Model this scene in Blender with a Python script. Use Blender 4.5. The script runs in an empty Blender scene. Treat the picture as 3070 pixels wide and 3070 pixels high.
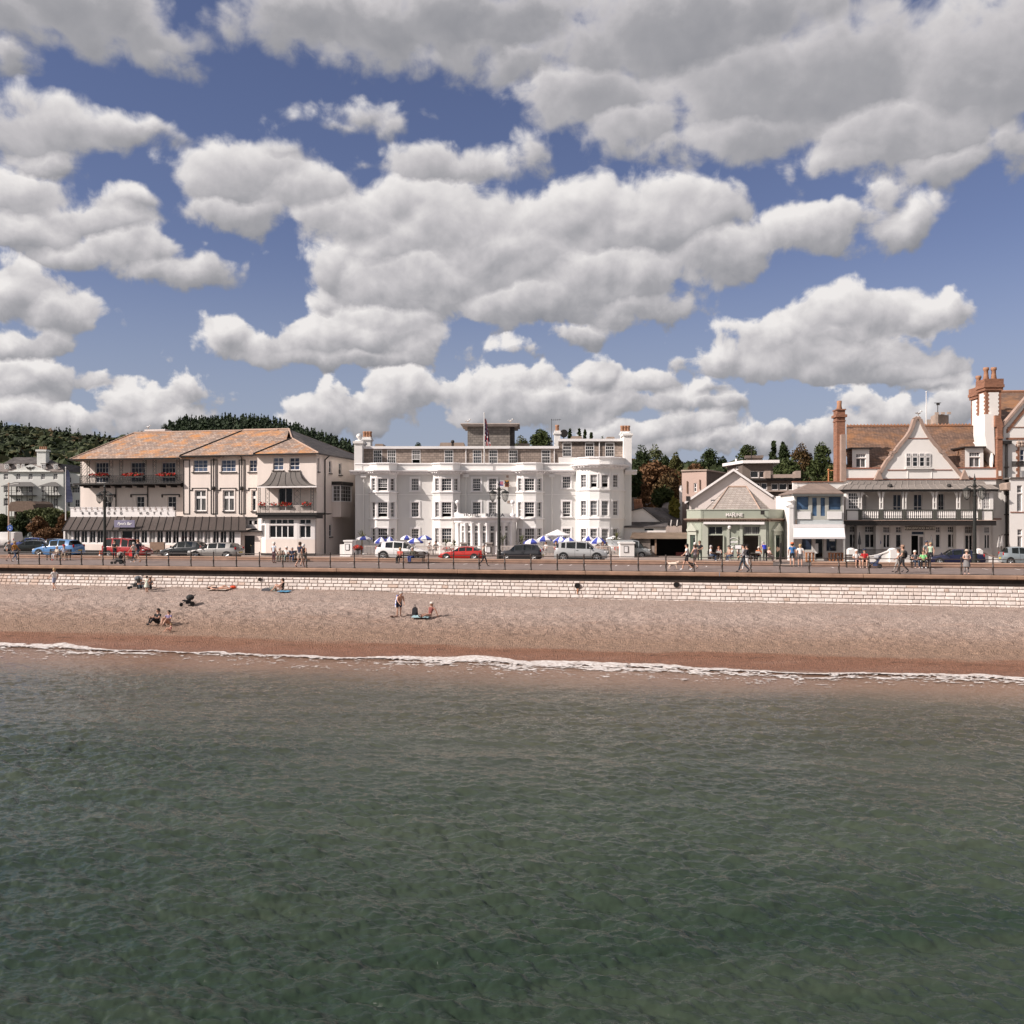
import bpy,bmesh,math,random
import numpy as np
from mathutils import Vector,Matrix,Euler
rnd = random.Random(7)
SC = bpy.context.scene
COL = SC.collection
R = math.radians
# ------------------------------------------------------------------ camera, light, exposure
CAM_H = 7.4            # metres above the sea
FPX = 2826.0           # focal length in photograph pixels (3070 wide)
HOR = 1560.0           # pixel row of the horizon
cam_d = bpy.data.cameras.new("camera")
cam_d.sensor_width = 36.0
cam_d.lens = 36.0 * FPX / 3070.0
cam_d.shift_y = (HOR - 1535.0) / 3070.0
cam_d.clip_start = 0.5
cam_d.clip_end = 9000.0
cam = bpy.data.objects.new("camera",cam_d)
COL.objects.link(cam)
cam.location = (0,0,CAM_H)
cam.rotation_euler = (R(90),0,0)
SC.camera = cam
SC.view_settings.view_transform = 'Standard'
SC.view_settings.look = 'None'
SC.view_settings.gamma = 1.0
SC.view_settings.exposure = 0.42
SC.cycles.use_denoising = True
SC.cycles.use_adaptive_sampling = True
SC.cycles.adaptive_threshold = 0.025
SC.cycles.sample_clamp_direct = 3.0
SC.cycles.sample_clamp_indirect = 3.0
SC.cycles.max_bounces = 6
SC.cycles.diffuse_bounces = 3
SC.cycles.glossy_bounces = 3
SC.cycles.transmission_bounces = 3
SC.cycles.transparent_max_bounces = 6
# the sea front runs 11.7 degrees off the picture plane: town frame u along it, v inland
PROM = 3.96
def frame(tan=0.207,ry=65.43):
 """choose the ground frame: some of the buildings stand a little turned from the promenade line"""
 global ANG,CA,SA,RAIL_Y,CAMT
 ANG = math.atan(tan); CA,SA = math.cos(ANG),math.sin(ANG); RAIL_Y = ry
 CAMT = (RAIL_Y * SA,-RAIL_Y * CA)
frame()
def W(u,v,z=0.0):
 return Vector((u * CA + v * SA,RAIL_Y - u * SA + v * CA,z))
def U(px,v):
 k = (px - 1535.0) / FPX
 return (k * (RAIL_Y + v * CA) - v * SA) / (CA + k * SA)
def VV(px,u):
 k = (px - 1535.0) / FPX
 return (k * (RAIL_Y - u * SA) - u * CA) / (SA - k * CA)
def DEP(u,v):
 return RAIL_Y - u * SA + v * CA
def ZZ(py,u,v):
 return CAM_H - (py - HOR) / FPX * DEP(u,v)
def GV(px,py,z=PROM):
 """town u, v of the ground point at height z seen at this pixel of the photograph"""
 Y = FPX * (CAM_H - z) / (py - HOR)
 X = (px - 1535.0) / FPX * Y
 return X * CA - (Y - RAIL_Y) * SA,X * SA + (Y - RAIL_Y) * CA
SUN_AZ,SUN_EL = R(57),R(36)      # azimuth from the facade normal, towards the left
sd_town = (-math.sin(SUN_AZ),-math.cos(SUN_AZ))
sx = sd_town[0] * CA + sd_town[1] * SA
sy = -sd_town[0] * SA + sd_town[1] * CA
SUN_DIR = Vector((sx * math.cos(SUN_EL),sy * math.cos(SUN_EL),math.sin(SUN_EL)))
sun_d = bpy.data.lights.new("sun",'SUN')
sun_d.energy = 4.6
sun_d.angle = R(0.5)
sun_d.color = (1.0,0.905,0.84)
sun = bpy.data.objects.new("sun",sun_d)
COL.objects.link(sun)
sun.rotation_euler = SUN_DIR.to_track_quat('Z','Y').to_euler()
sun.location = (-40,-30,80)
# ------------------------------------------------------------------ node helpers
def L(nt,a,b):
 nt.links.new(a,b)
def nd(nt,t,**kw):
 n = nt.nodes.new(t)
 for k,v in kw.items():
  setattr(n,k,v)
 return n
def mth(nt,op,a,b=None,c=None,clamp=False):
 n = nd(nt,'ShaderNodeMath',operation=op)
 n.use_clamp = clamp
 for i,x in enumerate((a,b,c)):
  if x is None: continue
  if isinstance(x,(int,float)): n.inputs[i].default_value = x
  else: L(nt,x,n.inputs[i])
 return n.outputs[0]
def maprange(nt,x,a,b,c,d,smooth=False):
 n = nd(nt,'ShaderNodeMapRange')
 if smooth: n.interpolation_type = 'SMOOTHSTEP'
 L(nt,x,n.inputs[0])
 for i,q in enumerate((a,b,c,d)):
  n.inputs[i + 1].default_value = q
 return n.outputs[0]
def mixc(nt,f,a,b,mode='MIX'):
 n = nd(nt,'ShaderNodeMix',data_type='RGBA',blend_type=mode)
 for s,x in ((0,f),(6,a),(7,b)):
  if isinstance(x,(int,float)): n.inputs[s].default_value = x
  elif isinstance(x,tuple): n.inputs[s].default_value = (x[0],x[1],x[2],1)
  else: L(nt,x,n.inputs[s])
 return n.outputs[2]
def srgb(r,g,b):
 f = lambda c: (c / 255) / 12.92 if c / 255 <= 0.04045 else ((c / 255 + 0.055) / 1.055) ** 2.4
 return (f(r),f(g),f(b))
# ------------------------------------------------------------------ sky with cumulus clouds
# cloud lobes: azimuth / elevation centres and radii, written in 1/1932ths of the frame
LOBES = [
 (150,10,220,75),(275,50,100,62),(40,30,110,55),(300,92,40,30),(5,105,35,25),
 (560,35,150,62),(700,50,160,66),(880,40,240,75),(800,95,60,30),(905,85,90,50),(985,110,60,45),(620,85,60,30),
 (1300,60,360,105),(1110,180,130,75),(1200,235,120,55),(1500,150,380,140),(1720,240,240,95),(1420,250,190,55),
 (1840,130,220,160),(1620,300,140,50),(1790,310,100,38),(1880,270,70,40),(1260,265,70,30),
 (70,240,140,58),(175,240,120,32),(265,243,60,15),(60,205,70,30),(90,300,60,22),
 (40,370,100,52),(150,410,150,40),(255,470,110,42),(330,505,85,32),(60,430,120,45),(170,480,100,35),(240,385,90,25),
 (30,560,120,55),(110,600,105,48),(40,650,95,32),(170,620,40,32),(20,530,60,30),
 (70,712,135,26),(20,730,80,30),(40,775,85,34),(100,785,45,26),
 (262,770,75,40),(345,752,78,27),(200,795,60,34),(300,790,90,30),(400,742,25,12),
 (690,214,62,20),(638,233,38,12),(750,232,28,22),
 (470,330,130,58),(400,345,100,45),(420,395,130,38),(590,365,120,50),(680,420,130,60),(830,315,80,42),
 (760,400,90,60),(870,430,200,95),(800,525,210,72),(995,287,34,30),(900,320,50,22),(690,320,40,20),(545,290,40,20),
 (1090,420,150,90),(1220,420,190,88),(1350,395,90,62),(1120,520,220,75),(1340,470,120,55),(980,560,190,52),(1180,570,120,34),
 (1540,430,170,40),(1670,430,90,32),(1650,375,45,42),(1700,410,60,28),(960,480,220,110),(620,500,40,60),(740,460,120,70),
 (690,630,150,48),(560,655,150,36),(425,635,45,36),(405,610,20,15),(720,600,110,40),(800,655,70,38),(640,675,180,22),
 (1070,618,58,22),(615,570,20,16),
 (1580,600,150,70),(1480,640,110,62),(1660,600,100,60),(1755,600,60,34),(1600,670,240,50),(1400,688,85,30),(1780,640,40,40),(1700,690,110,34),(1760,712,70,14),
 (690,775,105,42),(770,745,90,40),(880,745,110,42),(990,725,70,32),(1110,715,55,32),(1000,765,220,46),(1200,735,60,30),(1180,775,120,30),
 (1340,772,62,17),(1340,745,30,14),(1220,810,160,26),(1290,815,60,24),(1480,822,90,14),(1400,835,120,16),(600,790,60,26),
 (1660,775,70,30),(1735,785,70,25),(1800,755,60,40),(1850,740,50,30),(1570,815,70,30),(1890,840,90,30),
 (1600,635,150,70),(1560,660,200,50),(1290,690,24,16),(975,660,16,12),
]
def vadd(nt,v,off):
 if not off: return v
 ad = nd(nt,'ShaderNodeVectorMath',operation='ADD'); L(nt,v,ad.inputs[0]); ad.inputs[1].default_value = off
 return ad.outputs[0]
def group_io(name,outs=("D",)):
 g = bpy.data.node_groups.new(name,'ShaderNodeTree')
 g.interface.new_socket("P",in_out='INPUT',socket_type='NodeSocketVector')
 for o in outs: g.interface.new_socket(o,in_out='OUTPUT',socket_type='NodeSocketFloat')
 go = nd(g,'NodeGroupOutput')
 return g,nd(g,'NodeGroupInput').outputs[0],(go.inputs if len(outs) > 1 else go.inputs[0])
def cloud_shape():
 """lumps of cloud: distance inside the nearest lobe"""
 g,Q,out = group_io("cloud_shape",("D","S"))
 acc = sac = None
 for i,(x,y,rx,ry) in enumerate(LOBES):
  if i % 16 == 15:   # keeps the node stack short: later lobes wait for the earlier ones
   w = nd(g,'ShaderNodeVectorMath',operation='MULTIPLY_ADD'); L(g,acc,w.inputs[0]); w.inputs[1].default_value = (1e-7,0,0); L(g,Q,w.inputs[2]); Q = w.outputs[0]
  s = 3070 / 1932
  k = (x * s - 1535) / FPX
  az = math.atan(k); t = (HOR - y * s) / FPX * math.cos(az)
  ra = rx * s / FPX * math.cos(az) ** 2; rt = ry * s / FPX * math.cos(az)
  m = nd(g,'ShaderNodeVectorMath',operation='MULTIPLY_ADD')
  L(g,Q,m.inputs[0]); m.inputs[1].default_value = (1 / ra,1 / rt,0); m.inputs[2].default_value = (-az / ra,-t / rt,0)
  ln = nd(g,'ShaderNodeVectorMath',operation='LENGTH'); L(g,m.outputs[0],ln.inputs[0])
  rr = min(0.055,0.6 * math.sqrt(ra * rt) + .4 * min(ra,rt))
  d = mth(g,'MULTIPLY_ADD',ln.outputs['Value'],-rr,rr)
  # each lobe is lit like a puff of cotton: bright above and to the left, grey below
  dt = nd(g,'ShaderNodeVectorMath',operation='DOT_PRODUCT'); L(g,m.outputs[0],dt.inputs[0]); dt.inputs[1].default_value = (-.30,.85,0)
  if acc is None: acc,sac = d,dt.outputs['Value']
  else:
   f = mth(g,'MULTIPLY_ADD',mth(g,'SUBTRACT',d,acc),60.0,0.5,True)
   sac = mth(g,'MULTIPLY_ADD',f,mth(g,'SUBTRACT',dt.outputs['Value'],sac),sac)
   acc = mth(g,'MULTIPLY_ADD',sac,1e-7,mth(g,'SMOOTH_MAX',acc,d,0.010))   # the tiny term keeps both chains in step
 # unseen cloud cover added outside the view, thickened to brighten the facades
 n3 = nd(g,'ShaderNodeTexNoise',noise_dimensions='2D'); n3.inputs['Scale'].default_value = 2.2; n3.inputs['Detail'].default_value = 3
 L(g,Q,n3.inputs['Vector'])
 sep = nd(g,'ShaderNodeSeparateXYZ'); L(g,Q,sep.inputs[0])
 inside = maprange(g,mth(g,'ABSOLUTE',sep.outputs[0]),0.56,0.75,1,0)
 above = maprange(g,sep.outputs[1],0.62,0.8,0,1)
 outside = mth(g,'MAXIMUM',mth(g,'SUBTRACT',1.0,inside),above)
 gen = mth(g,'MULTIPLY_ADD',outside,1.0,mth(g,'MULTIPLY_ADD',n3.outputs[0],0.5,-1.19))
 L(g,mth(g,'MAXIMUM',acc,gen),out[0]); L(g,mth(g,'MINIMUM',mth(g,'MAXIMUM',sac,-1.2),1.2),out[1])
 return g
def cloud_billow():
 g,P,out = group_io("cloud_billow")
 n2 = nd(g,'ShaderNodeTexNoise',noise_dimensions='2D'); n2.inputs['Scale'].default_value = 22.0
 n2.inputs['Detail'].default_value = 7.0; n2.inputs['Roughness'].default_value = 0.58; n2.inputs['Distortion'].default_value = 0.25
 L(g,P,n2.inputs['Vector'])
 vo = nd(g,'ShaderNodeTexVoronoi',voronoi_dimensions='2D',feature='SMOOTH_F1'); vo.inputs['Scale'].default_value = 17.0
 vo.inputs['Detail'].default_value = 2.5; vo.inputs['Roughness'].default_value = 0.55; vo.inputs['Smoothness'].default_value = 0.6
 L(g,P,vo.inputs['Vector'])
 b = mth(g,'MULTIPLY_ADD',n2.outputs[0],0.048,-0.024 + 0.012)
 L(g,mth(g,'ADD',b,mth(g,'MULTIPLY_ADD',vo.outputs['Distance'],-0.030,0.011)),out)
 return g
def make_world():
 w = bpy.data.worlds.new("World"); SC.world = w
 w.use_nodes = True
 nt = w.node_tree; nt.nodes.clear()
 out = nd(nt,'ShaderNodeOutputWorld')
 sky = nd(nt,'ShaderNodeTexSky',sky_type='NISHITA')
 sky.sun_disc = False
 sky.sun_elevation = SUN_EL
 sky.sun_rotation = math.atan2(SUN_DIR.x,SUN_DIR.y)
 sky.altitude = 0; sky.air_density = 1.0; sky.dust_density = 0.0; sky.ozone_density = 1.5
 tint = mixc(nt,1.0,sky.outputs[0],(1.03,0.87,1.02),'MULTIPLY')
 bg1 = nd(nt,'ShaderNodeBackground'); bg1.inputs[1].default_value = 0.060
 tc = nd(nt,'ShaderNodeTexCoord')
 sep = nd(nt,'ShaderNodeSeparateXYZ'); L(nt,tc.outputs['Generated'],sep.inputs[0])
 az = mth(nt,'ARCTAN2',sep.outputs[0],sep.outputs[1])
 hyp = mth(nt,'SQRT',mth(nt,'ADD',mth(nt,'MULTIPLY',sep.outputs[0],sep.outputs[0]),mth(nt,'MULTIPLY',sep.outputs[1],sep.outputs[1])))
 t = mth(nt,'DIVIDE',sep.outputs[2],mth(nt,'MAXIMUM',hyp,0.02))
 L(nt,mixc(nt,maprange(nt,t,0.0,0.30,0.9,0.0,True),tint,(4.1,4.75,6.1)),bg1.inputs[0])
 cb = nd(nt,'ShaderNodeCombineXYZ'); L(nt,az,cb.inputs[0]); L(nt,t,cb.inputs[1])
 P = cb.outputs[0]
 n1 = nd(nt,'ShaderNodeTexNoise',noise_dimensions='2D'); n1.inputs['Scale'].default_value = 9.0
 n1.inputs['Detail'].default_value = 6.0; n1.inputs['Roughness'].default_value = 0.6
 L(nt,P,n1.inputs['Vector'])
 mad = nd(nt,'ShaderNodeVectorMath',operation='MULTIPLY_ADD'); L(nt,vadd(nt,n1.outputs['Color'],(-.5,-.5,-.5)),mad.inputs[0])
 mad.inputs[1].default_value = (0.075,0.05,0); L(nt,P,mad.inputs[2])
 Qv = mad.outputs[0]
 GS,GB = cloud_shape(),cloud_billow()
 def grp(G,v,off=None):
  gn = nd(nt,'ShaderNodeGroup'); gn.node_tree = G; L(nt,vadd(nt,v,off),gn.inputs[0])
  return gn.outputs
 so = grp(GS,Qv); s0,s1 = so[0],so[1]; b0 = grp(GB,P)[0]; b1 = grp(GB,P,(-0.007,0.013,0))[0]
 d0 = mth(nt,'ADD',mth(nt,'ADD',s0,b0),maprange(nt,t,0.14,0.36,0.004,0.010))
 soft = maprange(nt,t,0.14,0.5,0.0045,0.028)
 alpha = nd(nt,'ShaderNodeMapRange'); alpha.interpolation_type = 'SMOOTHSTEP'
 L(nt,d0,alpha.inputs[0]); alpha.inputs[1].default_value = -0.004; L(nt,soft,alpha.inputs[2])
 fine = mth(nt,'SUBTRACT',b0,b1)
 broad = s1
 thick = maprange(nt,d0,0.0,0.06,0.0,1.0,True)
 fg = mth(nt,'MULTIPLY',fine,maprange(nt,t,0.12,0.5,13.0,3.0))
 sh = mth(nt,'ADD',fg,0.64)
 sh = mth(nt,'MULTIPLY_ADD',broad,maprange(nt,t,0.2,0.55,0.52,0.36),sh)
 high = maprange(nt,t,0.33,0.56,0.0,0.46)
 sh = mth(nt,'SUBTRACT',sh,mth(nt,'MULTIPLY',thick,mth(nt,'ADD',high,0.06)))
 ramp = nd(nt,'ShaderNodeValToRGB'); L(nt,sh,ramp.inputs[0])
 cr = ramp.color_ramp
 cr.elements[0].position = 0.0; cr.elements[0].color = (0.24,0.245,0.27,1)
 cr.elements[1].position = 1.0; cr.elements[1].color = (0.83,0.80,0.785,1)
 e = cr.elements.new(0.35); e.color = (0.365,0.36,0.38,1)
 e = cr.elements.new(0.62); e.color = (0.54,0.52,0.535,1)
 bg2 = nd(nt,'ShaderNodeBackground'); L(nt,ramp.outputs[0],bg2.inputs[0]); bg2.inputs[1].default_value = 0.78
 mx = nd(nt,'ShaderNodeMixShader')
 am = mth(nt,'MULTIPLY',alpha.outputs[0],0.985)
 L(nt,am,mx.inputs[0]); L(nt,bg1.outputs[0],mx.inputs[1]); L(nt,bg2.outputs[0],mx.inputs[2])
 L(nt,mx.outputs[0],out.inputs[0])
 w.cycles.sampling_method = 'MANUAL'
 w.cycles.sample_map_resolution = 256
make_world()
# ------------------------------------------------------------------ materials
def bsdf(name):
 m = bpy.data.materials.new(name); m.use_nodes = True
 nt = m.node_tree
 return m,nt,nt.nodes['Principled BSDF']
def coords(nt,scale=(1,1,1),loc=(0,0,0)):
 tc = nd(nt,'ShaderNodeTexCoord'); mp = nd(nt,'ShaderNodeMapping')
 L(nt,tc.outputs['Object'],mp.inputs[0]); mp.inputs['Scale'].default_value = scale; mp.inputs['Location'].default_value = loc
 return mp.outputs[0]
def noise(nt,vec,scale,detail=4,rough=.6,dist=0):
 n = nd(nt,'ShaderNodeTexNoise'); L(nt,vec,n.inputs['Vector'])
 n.inputs['Scale'].default_value = scale; n.inputs['Detail'].default_value = detail
 n.inputs['Roughness'].default_value = rough; n.inputs['Distortion'].default_value = dist
 return n.outputs[0]
def bump(nt,p,h,strength,dist=.02):
 b = nd(nt,'ShaderNodeBump'); L(nt,h,b.inputs['Height']); b.inputs['Strength'].default_value = strength; b.inputs['Distance'].default_value = dist
 L(nt,b.outputs[0],p.inputs['Normal'])
def mul(c,f): return (c[0] * f,c[1] * f,c[2] * f)
MATS = {}
def M(name,col,rough=.7,var=.15,scale=1.5,bmp=0,bscale=30,metal=0,spec=.4,streak=False,coat=0):
 if name in MATS: return MATS[name]
 m,nt,p = bsdf(name)
 v = coords(nt,(1,1,.18) if streak else (1,1,1))
 n = noise(nt,v,scale,6,.65)
 f = maprange(nt,n,.3,.72,0,1)
 c = mixc(nt,f,mul(col,1 - var),mul(col,1 + var * .6))
 L(nt,c,p.inputs['Base Color'])
 p.inputs['Roughness'].default_value = rough; p.inputs['Metallic'].default_value = metal
 p.inputs['Specular IOR Level'].default_value = spec; p.inputs['Coat Weight'].default_value = coat
 if bmp:
  bump(nt,p,noise(nt,coords(nt),bscale,4,.6),bmp)
 MATS[name] = m
 return m
def rowed(name,col,col2,w,h,mortar,patch=None,patch_amt=.5,rough=.8,vert=1.0,offset=.5,msize=.02,var=.5,patch_scale=.5):
 """courses of slates, tiles or bricks; rows follow z, columns follow x + y"""
 if name in MATS: return MATS[name]
 m,nt,p = bsdf(name)
 tc = nd(nt,'ShaderNodeTexCoord'); sp = nd(nt,'ShaderNodeSeparateXYZ'); L(nt,tc.outputs['Object'],sp.inputs[0])
 xy = mth(nt,'MULTIPLY_ADD',sp.outputs[1],.37,sp.outputs[0])
 cb = nd(nt,'ShaderNodeCombineXYZ'); L(nt,xy,cb.inputs[0]); L(nt,mth(nt,'MULTIPLY',sp.outputs[2],vert),cb.inputs[1])
 br = nd(nt,'ShaderNodeTexBrick'); L(nt,cb.outputs[0],br.inputs['Vector'])
 br.offset = offset
 br.inputs['Color1'].default_value = (*mul(col,1 + var * .4),1); br.inputs['Color2'].default_value = (*mul(col2,1 - var * .4),1); br.inputs['Mortar'].default_value = (*mortar,1)
 br.inputs['Scale'].default_value = 1; br.inputs['Brick Width'].default_value = w; br.inputs['Row Height'].default_value = h
 br.inputs['Mortar Size'].default_value = msize; br.inputs['Bias'].default_value = 0; br.inputs['Mortar Smooth'].default_value = .3
 c = br.outputs['Color']
 v = coords(nt)
 n = noise(nt,v,1.2,6,.7)
 c = mixc(nt,maprange(nt,n,.3,.75,.55,0),c,mul(col2,.45))
 if patch:
  n2 = noise(nt,coords(nt,(1,1,1.6),(3,1,7)),patch_scale,8,.72,.3)
  f = maprange(nt,n2,.48,.66,0,patch_amt)
  c = mixc(nt,f,c,patch)
 L(nt,c,p.inputs['Base Color']); p.inputs['Roughness'].default_value = rough
 p.inputs['Specular IOR Level'].default_value = .25
 bump(nt,p,br.outputs['Fac'],-.5,.02)
 MATS[name] = m
 return m
def leafmat(name,c1,c2,c3=None):
 if name in MATS: return MATS[name]
 m,nt,p = bsdf(name)
 v = coords(nt)
 n = noise(nt,v,1.1,3,.6)
 c = mixc(nt,maprange(nt,n,.35,.65,0,1),c1,c2)
 n2 = noise(nt,v,14,2,.5)
 c = mixc(nt,maprange(nt,n2,.35,.7,.0,.6),c,mul(c3 or c2,1.5))
 L(nt,c,p.inputs['Base Color']); p.inputs['Roughness'].default_value = .65
 p.inputs['Specular IOR Level'].default_value = .15
 MATS[name] = m
 return m
def glass(name,col,rough=.04,curtain=None):
 if name in MATS: return MATS[name]
 m,nt,p = bsdf(name)
 if curtain:
  v = coords(nt,(1,1,.05))
  n = noise(nt,v,9,2,.5)
  L(nt,mixc(nt,maprange(nt,n,.35,.65,0,1),col,curtain),p.inputs['Base Color'])
 else:
  n = noise(nt,coords(nt),.9,2,.5)
  L(nt,mixc(nt,maprange(nt,n,.4,.6,0,1),mul(col,.6),mul(col,1.5)),p.inputs['Base Color'])
 p.inputs['Roughness'].default_value = rough; p.inputs['Specular IOR Level'].default_value = .5; p.inputs['IOR'].default_value = 1.5
 MATS[name] = m
 return m
# ------------------------------------------------------------------ mesh building
class MB:
 def __init__(s):
  s.V = []; s.F = []; s.I = []; s.mi = 0
 def v(s,p):
  s.V.append((p[0],p[1],p[2])); return len(s.V) - 1
 def f(s,ids):
  s.F.append(tuple(ids)); s.I.append(s.mi)
 def poly(s,pts):
  s.f([s.v(p) for p in pts]); return s
 def box(s,x0,x1,y0,y1,z0,z1):
  i = [s.v((x,y,z)) for z in (z0,z1) for y in (y0,y1) for x in (x0,x1)]
  for q in ((0,2,3,1),(4,5,7,6),(0,1,5,4),(2,6,7,3),(0,4,6,2),(1,3,7,5)):
   s.f([i[k] for k in q])
  return s
 def obox(s,o,t,n,s0,s1,d0,d1,z0,z1):
  """box on a wall: o origin (u,v), t direction along it, n outward normal"""
  P = lambda a,d,z: (o[0] + t[0] * a + n[0] * d,o[1] + t[1] * a + n[1] * d,z)
  i = [s.v(P(a,d,z)) for z in (z0,z1) for d in (d0,d1) for a in (s0,s1)]
  for q in ((0,2,3,1),(4,5,7,6),(0,1,5,4),(2,6,7,3),(0,4,6,2),(1,3,7,5)):
   s.f([i[k] for k in q])
  return s
 def prism(s,pts,y0,y1):
  """outline in (x, z) extruded along y"""
  a = [s.v((p[0],y0,p[1])) for p in pts]; b = [s.v((p[0],y1,p[1])) for p in pts]
  n = len(pts)
  s.f(a); s.f(b[::-1])
  for i in range(n):
   j = (i + 1) % n; s.f((a[i],b[i],b[j],a[j]))
  return s
 def plan(s,pts,z0,z1):
  """outline in (x, y) extruded upward"""
  a = [s.v((p[0],p[1],z0)) for p in pts]; b = [s.v((p[0],p[1],z1)) for p in pts]
  n = len(pts)
  s.f(a[::-1]); s.f(b)
  for i in range(n):
   j = (i + 1) % n; s.f((a[i],a[j],b[j],b[i]))
  return s
 def strip(s,path,prof):
  """sweep a profile of (outward, z) along a plan path of (u,v); outward is to the right-hand side of the path"""
  rows = []
  n = len(path)
  for i in range(n):
   a = path[max(i - 1,0)]; b = path[min(i + 1,n - 1)]
   if 0 < i < n - 1:
    d1 = Vector((path[i][0] - a[0],path[i][1] - a[1])).normalized(); d2 = Vector((b[0] - path[i][0],b[1] - path[i][1])).normalized()
    d = (d1 + d2).normalized(); k = 1 / max(.5,d.dot(d1))
   else:
    d = Vector((b[0] - a[0],b[1] - a[1])).normalized(); k = 1
   nx,ny = d.y * k,-d.x * k
   rows.append([s.v((path[i][0] + nx * o,path[i][1] + ny * o,z)) for o,z in prof])
  m = len(prof)
  for i in range(n - 1):
   for j in range(m):
    k = (j + 1) % m
    s.f((rows[i][j],rows[i + 1][j],rows[i + 1][k],rows[i][k]))
  s.f(rows[0]); s.f(rows[-1][::-1])
  return s
 def tube(s,p,q,r,n=8,r2=None,cap=True):
  p = Vector(p); q = Vector(q); d = (q - p)
  if d.length < 1e-6: return s
  d.normalize(); a = d.orthogonal().normalized(); b = d.cross(a); r2 = r if r2 is None else r2
  A = []; B = []
  for i in range(n):
   t = 2 * math.pi * i / n; w = a * math.cos(t) + b * math.sin(t)
   A.append(s.v(p + w * r)); B.append(s.v(q + w * r2))
  for i in range(n):
   j = (i + 1) % n; s.f((A[i],A[j],B[j],B[i]))
  if cap: s.f(A[::-1]); s.f(B)
  return s
 def path(s,pts,r,n=6):
  for a,b in zip(pts,pts[1:]): s.tube(a,b,r,n)
  return s
 def lathe(s,c,prof,n=12,a0=0,a1=2 * math.pi):
  full = abs(a1 - a0 - 2 * math.pi) < 1e-6
  m = n if full else n + 1
  rows = []
  for r,z in prof:
   rows.append([s.v((c[0] + r * math.cos(a0 + (a1 - a0) * i / n),c[1] + r * math.sin(a0 + (a1 - a0) * i / n),c[2] + z)) for i in range(m)])
  for a,b in zip(rows,rows[1:]):
   for i in range(n):
    j = (i + 1) % m; s.f((a[i],a[j],b[j],b[i]))
  return s
 def ball(s,c,r,n=8,sz=1.0,sx=1.0,sy=1.0):
  rows = []
  k = max(4,n // 2 + 1)
  for a in range(k + 1):
   t = math.pi * a / k
   rows.append([s.v((c[0] + sx * r * math.sin(t) * math.cos(2 * math.pi * i / n),c[1] + sy * r * math.sin(t) * math.sin(2 * math.pi * i / n),c[2] - sz * r * math.cos(t))) for i in range(n)])
  for a,b in zip(rows,rows[1:]):
   for i in range(n):
    j = (i + 1) % n; s.f((a[i],a[j],b[j],b[i]))
  return s
 def build(s,name,mats,parent=None,smooth=False,o=None):
  if not isinstance(mats,(list,tuple)): mats = [mats]
  me = bpy.data.meshes.new(name)
  root = parent
  while root is not None and root.parent is not None: root = root.parent
  if o is None and root is not None and root.name in ORG: o = ORG[root.name]
  V = s.V
  if o is not None: V = [(a - o[0],b - o[1],c - o[2]) for a,b,c in V]
  me.from_pydata(V,[],s.F)
  for m in mats: me.materials.append(m)
  if len(mats) > 1: me.polygons.foreach_set('material_index',s.I)
  if smooth: me.polygons.foreach_set('use_smooth',[True] * len(s.F))
  me.update()
  ob = bpy.data.objects.new(name,me); COL.objects.link(ob)
  ob.parent = parent
  return ob
ORG = {}
def tag(o,label=None,cat=None,group=None,kind=None):
 if label: o['label'] = label
 if cat: o['category'] = cat
 if group: o['group'] = group
 if kind: o['kind'] = kind
 return o
def thing(name,label,cat,u,v,z,group=None,town=True,yaw=0):
 """Empty at the thing's base; parts written in town coordinates when town is True, else in local ones"""
 o = bpy.data.objects.new(name,None); COL.objects.link(o)
 o.empty_display_size = .3
 o.location = W(u,v,z); o.rotation_euler = (0,0,-ANG + yaw)
 tag(o,label,cat,group)
 if town: ORG[o.name] = (u,v,z)
 return o
def solo(mb,name,mats,label,cat,u,v,z,group=None,yaw=0,town=True,smooth=False):
 """a thing that is one mesh"""
 ob = mb.build(name,mats,None,smooth,(u,v,z) if town else None)
 ob.location = W(u,v,z); ob.rotation_euler = (0,0,-ANG + yaw)
 return tag(ob,label,cat,group)
def npmesh(name,verts,quads,mat,smooth=True):
 me = bpy.data.meshes.new(name)
 verts = np.asarray(verts,np.float32); quads = np.asarray(quads,np.int32)
 k = quads.shape[1]
 me.vertices.add(len(verts)); me.vertices.foreach_set('co',verts.ravel())
 me.loops.add(quads.size); me.loops.foreach_set('vertex_index',quads.ravel())
 me.polygons.add(len(quads)); me.polygons.foreach_set('loop_start',np.arange(0,quads.size,k,dtype=np.int32))
 try: me.polygons.foreach_set('loop_total',np.full(len(quads),k,np.int32))
 except Exception: pass
 me.update(calc_edges=True)
 me.polygons.foreach_set('use_smooth',np.full(len(quads),smooth))
 if mat: me.materials.append(mat)
 o = bpy.data.objects.new(name,me); COL.objects.link(o)
 return o
def gridq(nr,nc):
 i = np.arange(nr - 1)[:,None] * nc + np.arange(nc - 1)[None,:]
 return np.stack([i,i + 1,i + nc + 1,i + nc],-1).reshape(-1,4)
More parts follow.
